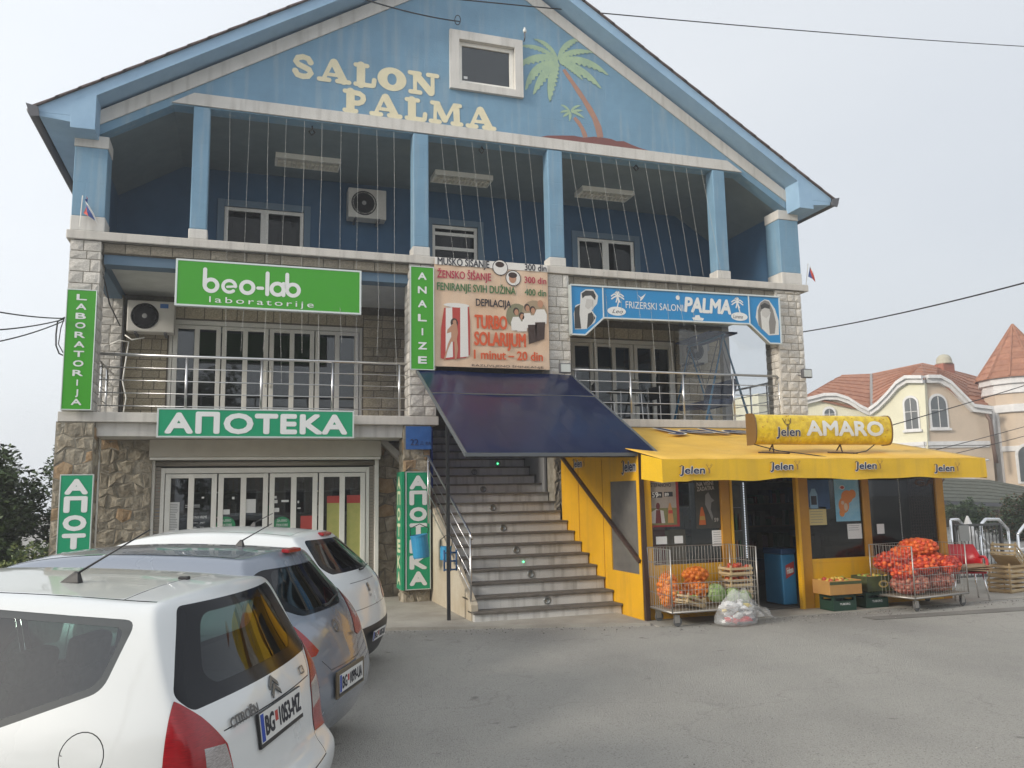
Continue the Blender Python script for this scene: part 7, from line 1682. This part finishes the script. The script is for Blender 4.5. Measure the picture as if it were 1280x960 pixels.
# ================================================================== NEIGHBOURING VILLA
M_CRM = mat('cream_render', (.70, .67, .51), (.64, .61, .46), rough=.85, scale=1.5, bump=.15); M_PNK = mat('peach_render', (.58, .47, .36), (.53, .43, .33), rough=.85, scale=1.5, bump=.15)
M_VW = mat('villa_white_trim', (.70, .69, .68), (.60, .59, .58), rough=.7, scale=4); M_RT = mat('terracotta_tile', (.27, .115, .07), (.37, .175, .105), rough=.8, scale=4, vary=.12)
M_RIDGE = mat('grey_ridge', (.26, .25, .24), rough=.7); M_PIPE = mat('brown_pipe', (.13, .08, .06), rough=.5)
VL = thing('villa', 'cream and peach villa with red tiled roofs and a round turret beyond the shop', 'house', (30, 17, 0))
C0 = onp(1155.6, 560, (0, 17, 0), (0, 1, 0)); C0.z = 0
da = Vector((-.42, .90, 0)).normalized(); db = Vector((.98, -.19, 0)).normalized()      # facet directions away from the near corner
na = Vector((da.y, -da.x, 0)); na = na if na.dot(CAM-C0) > 0 else -na
nb = Vector((db.y, -db.x, 0)); nb = nb if nb.dot(CAM-C0) > 0 else -nb
def A(px, py): p = onp(px, py, C0, na); return ((p-C0).dot(da), p.z)
def B(px, py): p = onp(px, py, C0, nb); return ((p-C0).dot(db), p.z)
fa_ = lambda u, v, w_: C0+da*u+Vector((0, 0, v))+na*w_
fb_ = lambda u, v, w_: C0+db*u+Vector((0, 0, v))+nb*w_
# window outlines
def arch(f, x0, y0, x1, y1, n=9):
    a = f(x0, y1); c = f(x1, y1); t = f((x0+x1)/2, y0); u0, u1 = sorted((a[0], c[0])); z0 = (a[1]+c[1])/2; r = (u1-u0)/2; zc = t[1]-r*1.0
    return [(u0, z0), (u1, z0)]+[((u0+u1)/2+r*math.cos(math.pi*k/n), zc+r*math.sin(math.pi*k/n)) for k in range(n+1)]
def eave_poly(f, px, base=-1.0): P_ = [f(*p) for p in px]; return P_
cA = [(1155.6, 479), (1135, 479), (1124, 486), (1112, 500), (1100, 512), (1090, 519)]
cB = [(1155.6, 479), (1171, 479), (1184, 486), (1199, 501), (1213, 515), (1236, 518)]
PA_ = [A(*p) for p in cA]; PB_ = [B(*p) for p in cB]
wallA = [(0, -1)]+PA_+[(PA_[-1][0], -1)]; wallB = [(0, -1)]+PB_+[(PB_[-1][0], -1)]
part('wall', MB().prism(wallA, fa_, -.3, 0), M_CRM, VL); part('wall', MB().prism([(u+.002, v) for u, v in wallB], fb_, -.3, 0), M_PNK, VL)
def vwin(f, fr, x0, y0, x1, y1, par):
    o_ = arch(f, x0-2.2, y0-3, x1+2.2, y1+2.2); i_ = arch(f, x0, y0, x1, y1)
    t_ = part('window', MB().prism(o_, fr, 0, .05), M_VW, par); part('pane', MB().prism(i_, fr, .052, .056), mat('villa_pane', (.06, .07, .075), (.12, .13, .135), rough=.08, coat=.5, scale=.6), t_)
    u0 = min(p[0] for p in i_); u1 = max(p[0] for p in i_); z0 = min(p[1] for p in i_); z1 = max(p[1] for p in i_); b = MB()
    for uu in ((u0+u1)/2,): b.prism([(uu-.014, z0), (uu+.014, z0), (uu+.014, z1-.03), (uu-.014, z1-.03)], fr, .058, .08)
    zz = z0+(z1-z0)*.55; b.prism([(u0, zz-.014), (u1, zz-.014), (u1, zz+.014), (u0, zz+.014)], fr, .082, .09); part('glazing_bar', b, M_VW, t_)
    part('sill', MB().prism([(u0-.15, z0-.16), (u1+.15, z0-.16), (u1+.15, z0-.05), (u0-.15, z0-.05)], fr, .0, .13), M_VW, t_)
vwin(A, fa_, 1133.5, 497, 1149, 536, VL); vwin(B, fb_, 1165, 495, 1184, 534, VL)
def cornice(P_, fr, th, w0, w1, nm='cornice', m_=None):
    for (a, c) in zip(P_, P_[1:]): part(nm, MB().prism([(a[0], a[1]), (c[0], c[1]), (c[0], c[1]+th), (a[0], a[1]+th)], fr, w0, w1), m_ or M_VW, VL)
cornice(PA_, fa_, .22, -.1, .22); cornice(PB_, fb_, .22, -.1, .22); 
cornice([(u, v+.2) for u, v in PA_], fa_, .16, -.1, .36); cornice([(u, v+.2) for u, v in PB_], fb_, .16, -.1, .36)
for y0, y1, w_ in ((552, 557, .10), (557.5, 560, .05)):
    u0 = A(1090, y0)[0]; part('string_course', MB().prism([(-.02, A(1155.6, y1)[1]), (u0, A(1155.6, y1)[1]), (u0, A(1155.6, y0)[1]), (-.02, A(1155.6, y0)[1])], fa_, .0, w_), M_VW, VL)
    u0 = B(1236, y0)[0]; part('string_course', MB().prism([(.0, B(1155.6, y1)[1]), (u0, B(1155.6, y1)[1]), (u0, B(1155.6, y0)[1]), (.0, B(1155.6, y0)[1])], fb_, .0, w_), M_VW, VL)
# lower window on the peach wall
a, c = B(1198, 598), B(1219, 606); part('window', MB().prism([(a[0], c[1]-.6), (c[0], c[1]-.6), (c[0], a[1]), (a[0], a[1])], fb_, .0, .06), M_VW, VL)
part('pane', MB().prism([(a[0]+.1, c[1]-.5), (c[0]-.1, c[1]-.5), (c[0]-.1, a[1]-.1), (a[0]+.1, a[1]-.1)], fb_, .062, .066), mat('villa_pane', (.06, .07, .075)), VL)
# left lower wing
off_ = Vector((0, 2.6, 0)); C1 = onp(1090, 560, C0+off_, (0, 1, 0)); C1.z = 0; dn = Vector((-.85, .53, 0)).normalized(); nn1 = Vector((dn.y, -dn.x, 0)); nn1 = nn1 if nn1.dot(CAM-C1) > 0 else -nn1
def Cc(px, py): p = onp(px, py, C1, nn1); return ((p-C1).dot(dn), p.z)
fc_ = lambda u, v, w_: C1+dn*u+Vector((0, 0, v))+nn1*w_
cC = [(1100, 522), (1084, 519), (1074, 514), (1060, 505), (1045, 500), (1030, 500), (1010, 505), (990, 511)]
PC_ = [Cc(*p) for p in cC]
part('wall', MB().prism([(PC_[0][0], -1)]+PC_+[(PC_[-1][0], -1)], fc_, -.3, -.05), M_CRM, VL); cornice(PC_, fc_, .2, -.1, .2); cornice([(u, v+.18) for u, v in PC_], fc_, .15, -.1, .34)
vwin(Cc, fc_, 1031, 511, 1043.5, 526, VL)
# tiled roofs: slopes of overlapping courses
def slope(P00, P10, P11, P01, rows, nm='tile_course'):
    """courses from eave edge P00-P10 up to ridge edge P01-P11"""
    P00, P10, P11, P01 = map(Vector, (P00, P10, P11, P01)); nrm_ = (P10-P00).cross(P01-P00); nrm_ = (P11-P00).cross(P01-P00) if nrm_.length < 1e-6 else nrm_
    nrm_.normalize(); nrm_ = nrm_ if nrm_.z > 0 else -nrm_
    for k in range(rows):
        t0, t1 = k/rows, (k+1.12)/rows if k < rows-1 else 1
        a, c = P00.lerp(P01, t0), P10.lerp(P11, t0); d, e = P00.lerp(P01, t1), P10.lerp(P11, t1)
        up0 = nrm_*.07; up1 = nrm_*.02
        b = MB(); b.add([a, c, e, d, a+up0, c+up0, e+up1, d+up1], [(0, 1, 2, 3), (4, 5, 6, 7), (0, 1, 5, 4), (1, 2, 6, 5), (2, 3, 7, 6), (3, 0, 4, 7)]); part(nm, b, M_RT, VL)
def wp(px, py, dep): return onp(px, py, C0+Vector((0, dep, 0)), (0, 1, 0))
def ea(px, py, k=0): return onp(px, py-2.5, C0+na*.12, na)
def eb(px, py, k=0): return onp(px, py-2.5, C0+nb*.12, nb)
R1, R2, R3 = wp(1153, 455, 5.0), wp(1052, 470, 6.5), wp(1223, 503, 3.5)
slope(onp(1006, 497, C1+nn1*.1, nn1), onp(1090, 516, C1+nn1*.1, nn1), wp(1089, 468.5, 6.0), R2, 9); slope(onp(985, 509, C1+nn1*.1, nn1), onp(1006, 497, C1+nn1*.1, nn1), R2, R2, 7)
slope(ea(1090, 518), ea(1135, 477), R1, wp(1089, 468.5, 6.0), 10); slope(ea(1135, 477), ea(1155.6, 477), R1, R1, 5); slope(eb(1155.6, 477), eb(1171, 477), wp(1171, 459, 4.6), R1, 5)
slope(eb(1171, 477), eb(1213, 513), wp(1206, 468, 4.6), wp(1171, 459, 4.6), 10); slope(eb(1213, 513), eb(1236, 516), wp(1228, 474, 4.6), wp(1206, 468, 4.6), 9)
part('valley', MB().tube([ea(1090.5, 518), wp(1089, 468.5, 6.0)], .09, 6), M_RIDGE, VL); part('ridge', MB().tube([R2, wp(1089, 468.5, 6.0), R1, wp(1171, 459, 4.6), wp(1206, 468, 4.6), wp(1228, 474, 4.6)], .07, 6), M_RT, VL)
# body under the roofs
b = MB(); p = C0; b.box(p.x-5.5, p.x+4.0, p.y+5.0, p.y+11, -1, R1.z-1.9); part('wall', b, M_CRM, VL)
q = wp(1181, 463, 4.2); k_ = (q-CAM).length/1025
ch = part('chimney', MB().box(q.x-8*k_, q.x+8*k_, q.y-.3, q.y+.3, q.z-1.0, q.z+.35), mat('chimney_brick', (.36, .14, .09), (.28, .10, .07), rough=.9, scale=10), VL, bev=.02)
part('chimney_cap', MB().lathe((q.x, q.y, q.z+.34), [(.42, 0), (.44, .06), (.40, .1), (.40, .2), (.36, .36), (.24, .50), (.05, .56)], 14), mat('chimney_cap', (.40, .38, .30), rough=.8), ch, smooth=True)
# turret
tq = onp(1272, 470, C0+Vector((0, -.6, 0)), (0, 1, 0)); kk = (tq-CAM).dot(AX[2])/F; TR = 42*kk; TC = Vector((tq.x, tq.y, 0)); TC += Vector((TC.x-CAM.x, TC.y-CAM.y, 0)).normalized()*.4
tz = lambda py: at(1262, py, Y=TC.y-TR*.8).z
prof = [(TR*.93, -1), (TR*.93, tz(503))]; part('turret_wall', MB().lathe((TC.x, TC.y, 0), prof, 12), M_PNK, VL)
for a, c, r, m_ in ((563, 556, .98, M_VW), (513, 503, 1.03, M_VW), (503, 489, .97, M_PNK), (489, 484, 1.03, M_VW), (484, 477, 1.0, M_VW), (477, 468, 1.08, M_VW)):
    part('turret_band', MB().lathe((TC.x, TC.y, 0), [(TR*r, tz(a)), (TR*r, tz(c))], 12), m_, VL, bev=.03)
z0, z1 = tz(469), tz(398)
for s_ in range(12):
    a0, a1 = 2*math.pi*s_/12, 2*math.pi*(s_+1)/12
    for k in range(9):
        t0, t1 = k/9, min(1, (k+1.1)/9); r0, r1 = TR*1.14*(1-t0), TR*1.14*(1-t1); za, zb = z0+(z1-z0)*t0, z0+(z1-z0)*t1
        b = MB(); vs = [(TC.x+r*math.cos(a), TC.y+r*math.sin(a), z) for r, a, z in ((r0+.04, a0, za), (r0+.04, a1, za), (r1, a1, zb), (r1, a0, zb), (r0+.04, a0, za+.07), (r0+.04, a1, za+.07), (r1+.01, a1, zb+.03), (r1+.01, a0, zb+.03))]
        b.add(vs, [(0, 1, 2, 3), (4, 5, 6, 7), (0, 1, 5, 4), (1, 2, 6, 5), (2, 3, 7, 6), (3, 0, 4, 7)])
        if -TR < 99: part('tile_course', b, M_RT, VL)
b = MB()
for s_ in range(12): a = 2*math.pi*s_/12; b.tube([(TC.x+(TR*1.16)*math.cos(a), TC.y+(TR*1.16)*math.sin(a), z0+.05), (TC.x, TC.y, z1+.06)], .06, 5)
part('ridge', b, M_RT, VL)
a = math.atan2(CAM.y-TC.y, CAM.x-TC.x)
def tf(u, v, w_): aa = a+u/TR; return (TC.x+(TR*.93+w_)*math.cos(aa), TC.y+(TR*.93+w_)*math.sin(aa), v)
def tw(u0, u1, za, zb):
    r = (u1-u0)/2; o_ = [(u0-.12, za-.1), (u1+.12, za-.1)]+[((u0+u1)/2+(r+.14)*math.cos(math.pi*k/9), zb-r+(r+.14)*math.sin(math.pi*k/9)) for k in range(10)]; i_ = [(u0, za), (u1, za)]+[((u0+u1)/2+r*math.cos(math.pi*k/9), zb-r+r*math.sin(math.pi*k/9)) for k in range(10)]
    w = part('window', MB().prism(o_, tf, -.1, .1), M_VW, VL); part('pane', MB().prism(i_, tf, .1, .13), mat('villa_pane', (.06, .07, .075)), w)
tw(-.30, .5, tz(602), tz(557)); 
for u in (-.75*TR, .75*TR): part('pilaster', MB().prism([(u-.16, tz(640)), (u+.16, tz(640)), (u+.16, tz(513)), (u-.16, tz(513))], tf, -.05, .14), M_VW, VL)
part('turret_bracket', MB().prism([(-.95*TR, tz(540)), (-.75*TR, tz(540)), (-.7*TR, tz(508)), (-.98*TR, tz(508))], tf, -.05, .3), M_VW, VL)
q = onp(1236, 530, C0+Vector((0, -.9, 0)), (0, 1, 0)); part('drainpipe', MB().tube([(q.x-.1, q.y, tz(516)), (q.x, q.y-.1, tz(524)), (q.x+.05, q.y-.1, tz(560)), (q.x+.12, q.y-.1, tz(578))], .09, 8), M_PIPE, VL, smooth=True)
# green roofed porch in front of it
PV = thing('porch', 'low porch with a grey green hipped roof in front of the villa', 'porch', (26, 12, 0)); Y0 = 13.0
pv = lambda px, py, y=Y0: at(px, py, Y=y)
M_GRF = mat('green_grey_shingle', (.075, .08, .062), (.12, .125, .10), rough=.85, scale=6)
E0, E1 = pv(1150, 626), pv(1300, 631); AP1, AP2 = pv(1205, 601, Y0+2.0), pv(1240, 597, Y0+2.2); AP3 = pv(1300, 612, Y0+2)
def shingle(P00, P10, P11, P01, rows):
    P00, P10, P11, P01 = map(Vector, (P00, P10, P11, P01))
    for k in range(rows):
        t0, t1 = k/rows, min(1, (k+1.15)/rows); a, c, e, d = P00.lerp(P01, t0), P10.lerp(P11, t0), P10.lerp(P11, t1), P00.lerp(P01, t1); z = Vector((0, 0, .05))
        part('shingle_course', MB().add([a, c, e, d, a+z, c+z, e+z*.3, d+z*.3], [(0, 1, 2, 3), (4, 5, 6, 7), (0, 1, 5, 4), (1, 2, 6, 5), (2, 3, 7, 6), (3, 0, 4, 7)]), M_GRF, PV)
shingle(E0, pv(1232, 629), pv(1236, 600, Y0+2.3), pv(1165, 597, Y0+2.3), 7); shingle(pv(1232, 629), E1, AP3, pv(1236, 600, Y0+2.3), 7)
b = MB(); b.beam(E0-Vector((0, 0, .06)), E1-Vector((0, 0, .06)), .1, .14); part('gutter', b, M_GUTTER, PV)
for px in (1196, 1218, 1250, 1275): q = pv(px, 640); part('column', MB().box(q.x-.1, q.x+.1, q.y+.1, q.y+.3, -.5, q.z+.1), M_BRN, PV)
b = MB(); b.box(E0.x, E1.x, Y0+.3, Y0+.4, pv(1240, 640).z-.0, pv(1240, 630).z); part('fascia', b, mat('porch_green_wall', (.38, .40, .28)), PV)
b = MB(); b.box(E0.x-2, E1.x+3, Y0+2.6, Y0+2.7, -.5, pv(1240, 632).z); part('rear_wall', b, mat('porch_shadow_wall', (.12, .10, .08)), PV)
# ---------------- fence, stair rails and balustrade between shop and villa
GF = thing('mesh_gate', 'grey metal mesh gate and panel behind the red chair', 'gate', (12.3, -1.6, 0)); gy = -1.7
gx0, gx1 = at(1196, 700, Y=gy).x, at(1254, 700, Y=gy).x; gt = at(1225, 656, Y=gy).z
M_GT = mat('gate_grey', (.12, .12, .12), rough=.5, metal=.4); b = MB()
b.beam((gx0, gy, gt), (gx1, gy, gt), .04, .04); b.beam((gx0, gy, .12), (gx1, gy, .12), .04, .04); b.beam((gx0, gy, 0), (gx0, gy, gt), .04, .04, up=(1, 0, 0)); b.beam((gx1, gy, 0), (gx1, gy, gt), .05, .05, up=(1, 0, 0)); part('frame', b, M_GT, GF)
k = 0
while gx0+.06+.085*k < gx1-.03: part('bar', MB().beam((gx0+.06+.085*k, gy, .12), (gx0+.06+.085*k, gy, gt), .012, .012, up=(1, 0, 0)), M_GT, GF); k += 1
a, c = at(1198, 657, Y=gy-.05), at(1212, 676, Y=gy-.05); one('notice_board', MB().box(a.x, c.x, gy-.06, gy-.045, c.z, a.z), mat('grey_board', (.36, .36, .34), rough=.6), 'small blank grey board tied to the mesh gate', 'notice board')
def rail(lab, pts, y, r=.032):
    t = thing('chrome_handrail', lab, 'railing', (at(*pts[0], Y=y).x, y, 0), group='bent chrome handrails behind the shop'); P_ = [at(px, py, Y=y+.25*i) for i, (px, py) in enumerate(pts)]
    part('handrail', MB().tube(P_, r, 10), M_CHROME, t, smooth=True)
    for i in (0, len(P_)-1): part('post', MB().tube([(P_[i].x, P_[i].y, -.2), P_[i]], r*.8, 10), M_CHROME, t, smooth=True)
rail('bent chrome handrail at the right end of the shop window', ((1188, 650), (1197, 649), (1206, 657)), .6)
rail('tall bent chrome handrail above the mesh gate', ((1226, 656), (1232, 649), (1248, 649), (1260, 662)), -1.0)
rail('low bent chrome handrail running down through the mesh gate', ((1226, 671), (1236, 683), (1250, 684), (1262, 702)), -1.3)
rail('chrome handrail cut by the right edge of the picture', ((1272, 668), (1284, 652), (1300, 652)), -.6)
BL = thing('balustrade', 'white balustrade behind the mesh gate', 'balustrade', (14, 1.4, 0)); by = 1.0
u0, u1 = at(1193, 690, Y=by).x, at(1300, 690, Y=by).x; zt_, zb_ = at(1240, 687, Y=by).z, at(1240, 722, Y=by).z-.1
part('coping', MB().box(u0, u1, by-.1, by+.1, zt_-.06, zt_), M_VW, BL, bev=.01); part('plinth', MB().box(u0, u1, by-.1, by+.1, -.3, zb_), M_VW, BL)
k = 0
while u0+.12+.17*k < u1: part('baluster', MB().lathe((u0+.12+.17*k, by, zb_), [(.05, 0), (.03, .06), (.055, .2), (.025, .42), (.045, max(.5, zt_-.06-zb_))], 8), M_VW, BL, smooth=True); k += 1
q = at(1214, 700, Y=by-.4); one('carved_post', MB().lathe((q.x, q.y, -.1), [(.16, 0), (.14, .5), (.17, .8), (.10, 1.0), (.02, 1.22)], 10), M_VW, 'white pointed stone post behind the mesh gate', 'post')
# pale wooden crates by the right edge
for i, (px, py, z, rz, ti, lab) in enumerate(((1274, 742, 0, .25, 0, 'pale wooden crate on the ground at the right edge of the picture'), (1276, 742, .24, .2, 0, 'pale wooden crate in the middle of the stack at the right edge'), (1277, 742, .49, .45, .5, 'broken pale wooden crate tilted on top of the stack at the right edge'))):
    q = at(px, py, Z=0); crate('wooden_crate', lab, (q.x+.05, q.y+.25, z+.006), .52, .38, .22, rz, M_WOOD, 3, tilt=ti, grp='pale wooden crates stacked at the right edge')
# ================================================================== TREES
def tree(name, lab, base, H, R_, n, mats, seed, grp=None, leaf=.09, trunk=.12, squash=1.0, lobes=9, low=.25, spread=1.0):
    rnd = random.Random(seed); t = thing(name, lab, 'tree' if 'tree' in name else 'bush', base, 0, grp); bx, by_, bz = base
    b = MB(); top_ = Vector((bx, by_, bz+H*.62)); b.tube([(bx, by_, bz-.1), (bx+rnd.uniform(-.1, .1), by_, bz+H*.3), top_], [trunk, trunk*.75, trunk*.4], 8)
    L_ = []
    for k in range(lobes):
        a = rnd.uniform(0, 6.28); h = rnd.uniform(low, 1); r = R_*rnd.uniform(.25, .85)*(1-abs(h-.55)*.9); c = Vector((bx+r*math.cos(a), by_+r*math.sin(a), bz+H*h)); L_.append((c, R_*rnd.uniform(.28, .5)))
        b.tube([(bx, by_, bz+H*min(.55, h*.6)), (bx+(c.x-bx)*.5, by_+(c.y-by_)*.5, bz+H*h*.8), c], [trunk*.4, trunk*.25, trunk*.08], 5)
        for q in range(3): e = c+Vector((rnd.uniform(-1, 1), rnd.uniform(-1, 1), rnd.uniform(-.3, 1)))*R_*.45; b.tube([c, c.lerp(e, .5)+Vector((0, 0, .05)), e], [trunk*.09, trunk*.06, trunk*.02], 4); L_.append((e, R_*rnd.uniform(.12, .22)))
    part('trunk', b, mat('bark', (.09, .07, .05), (.14, .11, .08), rough=.95, scale=10), t)
    b = MB(); W_ = [r**2 for _c, r in L_]; pick = rnd.choices(L_, weights=W_, k=n)
    for c, r in pick:
        while True:
            u = Vector((rnd.uniform(-1, 1), rnd.uniform(-1, 1), rnd.uniform(-1, 1)))
            if .3 < u.length < 1: break
        p = c+u*r; s = leaf*rnd.uniform(.6, 1.3); d = Vector((rnd.uniform(-1, 1), rnd.uniform(-1, 1), rnd.uniform(-.7, .4))).normalized(); e = d.cross(Vector((rnd.uniform(-1, 1), rnd.uniform(-1, 1), 1))).normalized(); b.k = rnd.randrange(len(mats))
        b.add([p-d*s*.5, p+e*s*.28+d*s*.05, p+d*s*.55, p-e*s*.28+d*s*.05], [(0, 1, 2, 3)])
    cr_ = part('crown', b, mats, t); return t
LV = [mat('leaf_dark', (.030, .052, .018), rough=.6), mat('leaf_mid', (.05, .085, .025), rough=.6), mat('leaf_light', (.085, .125, .04), rough=.6)]
LO = [mat('leaf_dark', (.030, .052, .018)), mat('leaf_mid', (.05, .085, .025)), mat('leaf_rust', (.17, .085, .03), rough=.6), mat('leaf_light', (.085, .125, .04))]
tree('tree', 'dark leafy tree left of the building at the picture edge', (-4.6, 3.0, -.3), 2.65, 1.6, 28000, LV, 1, leaf=.12, lobes=22, low=.08)
tree('tree', 'tall thin branched tree behind the left edge of the building', (-3.4, 5.2, -.3), 3.0, .95, 6000, LV, 2, leaf=.09, lobes=10, low=.2)
tree('bush', 'low yellow green bush in front of the dark tree at the left', (-3.5, 1.5, -.05), 1.15, .75, 6000, LV[1:]+[mat('leaf_yellow', (.16, .19, .05), rough=.6)], 3, leaf=.07, trunk=.04, low=.1)
tree('tree', 'dark leafy tree far left beyond the others', (-7.4, 5.5, -.3), 2.9, 2.0, 22000, LV, 4, leaf=.13, lobes=14, low=.1)
q = at(1270, 700, Y=7); tree('bush', 'round green and rust bush at the right edge before the villa', (q.x+.3, 7, 0), at(1270, 622, Y=7).z, 1.15, 14000, LO, 5, leaf=.09, lobes=14, low=.1)
q = at(1212, 640, Y=11.4); tree('bush', 'dark shrub in the shade of the porch', (q.x, 11.4, 0), at(1212, 632, Y=11.4).z, .8, 4000, LV, 6, leaf=.1, low=.2)
# ================================================================== OVERHEAD CABLES
def wire(lab, p0, y0, p1, y1, sag, r=.012, grp=None):
    a, c = at(*p0, Y=y0), at(*p1, Y=y1); n = 14; P_ = [a.lerp(c, i/n)-Vector((0, 0, sag*4*(i/n)*(1-i/n))) for i in range(n+1)]
    one('overhead_cable', MB().tube(P_, r, 5), M_WIRE, lab, 'cable', grp, smooth=True)
wire('long cable crossing the sky at the top right of the picture', (560, -2), -.5, (1400, 64), 4, .12)
wire('short cable ending in a loop on the gable left of its window', (440, -6), -2.5, (575, 27), -.1, .05)
one('cable_loop', MB().tube([at(572+6*math.cos(rad(a))*.6, 25+6*math.sin(rad(a)), Y=-.12) for a in range(0, 361, 30)], .008, 5), M_WIRE, 'small loop of cable fixed to the gable left of its window', 'cable', smooth=True)
wire('cable running from the right pier up to the top right edge', (1003, 415), .2, (1320, 343), -6, .06)
wire('cable crossing in front of the villa to its turret', (1106, 534), -1, (1330, 466), 1, .02, .01)
wire('upper of two thin cables crossing low over the villa', (1155, 566), -1, (1330, 519), 2, .02, .008); wire('lower of two thin cables crossing low over the villa', (1185, 569), -1, (1330, 531), 2, .02, .008)
wire('upper cable reaching the laboratory pier from the left', (-60, 378), -4, (80, 398), -.1, .04, .009); wire('middle cable reaching the laboratory pier from the left', (-60, 414), -4, (80, 399), -.1, .05, .009); wire('lower cable reaching the laboratory pier from the left', (-60, 436), -4, (80, 401), -.1, .06, .009)
P_ = [at(*p, Y=-.1) for p in ((80, 397), (72, 402), (70, 418), (70, 432), (74, 442), (83, 446))]; one('cable_drop', MB().tube(P_, .012, 6).tube([at(*p, Y=-.1) for p in ((81, 396), (76, 410), (73, 430), (79, 441))], .008, 5), M_WIRE, 'black cable loops drooping beside the laboratory pier', 'cable', smooth=True)
# ================================================================== ACROSS THE STREET (seen only in reflections)
def house(lab, x, y, w_, d, h, m_, seed):
    t = thing('house', lab, 'house', (x, y, 0)); rnd = random.Random(seed); part('wall', MB().box(x-w_/2, x+w_/2, y-d, y, -.2, h), m_, t)
    part('roof', MB().prism([(-w_/2-.5, h), (w_/2+.5, h), (0, h+w_*.17)], lambda u, v, q: (x+u, q, v), y-d-.5, y+.5), M_RT, t)
    for fl_ in range(int(h//2.8)):
        for k in range(int(w_//2.4)):
            cx = x-w_/2+1.4+k*2.4; cz = 1+fl_*2.8; w2 = part('window', MB().box(cx-.55, cx+.55, y, y+.05, cz, cz+1.3), M_PVC, t); part('pane', MB().box(cx-.47, cx+.47, y+.051, y+.056, cz+.08, cz+1.22), M_BLACKG, w2)
house('grey single storey house across the street behind the camera', -9, -27, 11, 9, 4.4, mat('grey_render', (.42, .41, .39), rough=.9), 1)
house('ochre single storey house across the street behind the camera', 5, -29, 12, 9, 4.8, mat('ochre_render', (.50, .45, .36), rough=.9), 2)
house('white single storey house across the street behind the camera', 20, -28, 12, 9, 4.4, mat('white_render', (.55, .54, .52), rough=.9), 3)
for i, (x, y, lab) in enumerate(((-17, -24, 'tall tree across the street left of the grey house'), (-2.2, -26, 'tall tree across the street between the grey and ochre houses'), (12.4, -25, 'tall tree across the street between the ochre and white houses'))): tree('tree', lab, (x, y, 0), 7.5, 2.6, 5000, LV, 20+i, leaf=.3, lobes=14, trunk=.2)
UP = thing('utility_pole', 'wooden utility pole with a street lamp behind the camera', 'pole', (-6.5, -17, 0)); part('pole', MB().tube([(-6.5, -17, 0), (-6.5, -17, 8.5)], [.16, .11], 10), mat('pole_wood', (.14, .11, .08), rough=.9), UP, smooth=True)
part('crossarm', MB().box(-7.3, -5.7, -17.06, -16.94, 7.9, 8.02), M_GUTTER, UP); part('lamp_arm', MB().tube([(-6.5, -17, 7.4), (-6.5, -15.6, 7.8)], .04, 8), M_GUTTER, UP); part('lamp_head', MB().lathe((-6.5, -15.4, 7.7), [(.05, 0), (.16, .05), (.2, .16), (.08, .2)], 12), M_GUTTER, UP)
# ================================================================== HAZE
b = MB(); b.box(-160, 160, -160, 160, -2.2, 15); hz = part('haze', b, M_BLACK); hz['kind'] = 'stuff'
MH = bpy.data.materials.new('haze_air'); MH.use_nodes = True; MH.node_tree.nodes.remove(MH.node_tree.nodes['Principled BSDF'])
pv_ = MH.node_tree.nodes.new('ShaderNodeVolumePrincipled'); pv_.inputs['Color'].default_value = (.93, .95, .97, 1); pv_.inputs['Density'].default_value = .0032; pv_.inputs['Anisotropy'].default_value = .3
MH.node_tree.links.new(pv_.outputs[0], MH.node_tree.nodes['Material Output'].inputs['Volume']); hz.data.materials.clear(); hz.data.materials.append(MH)
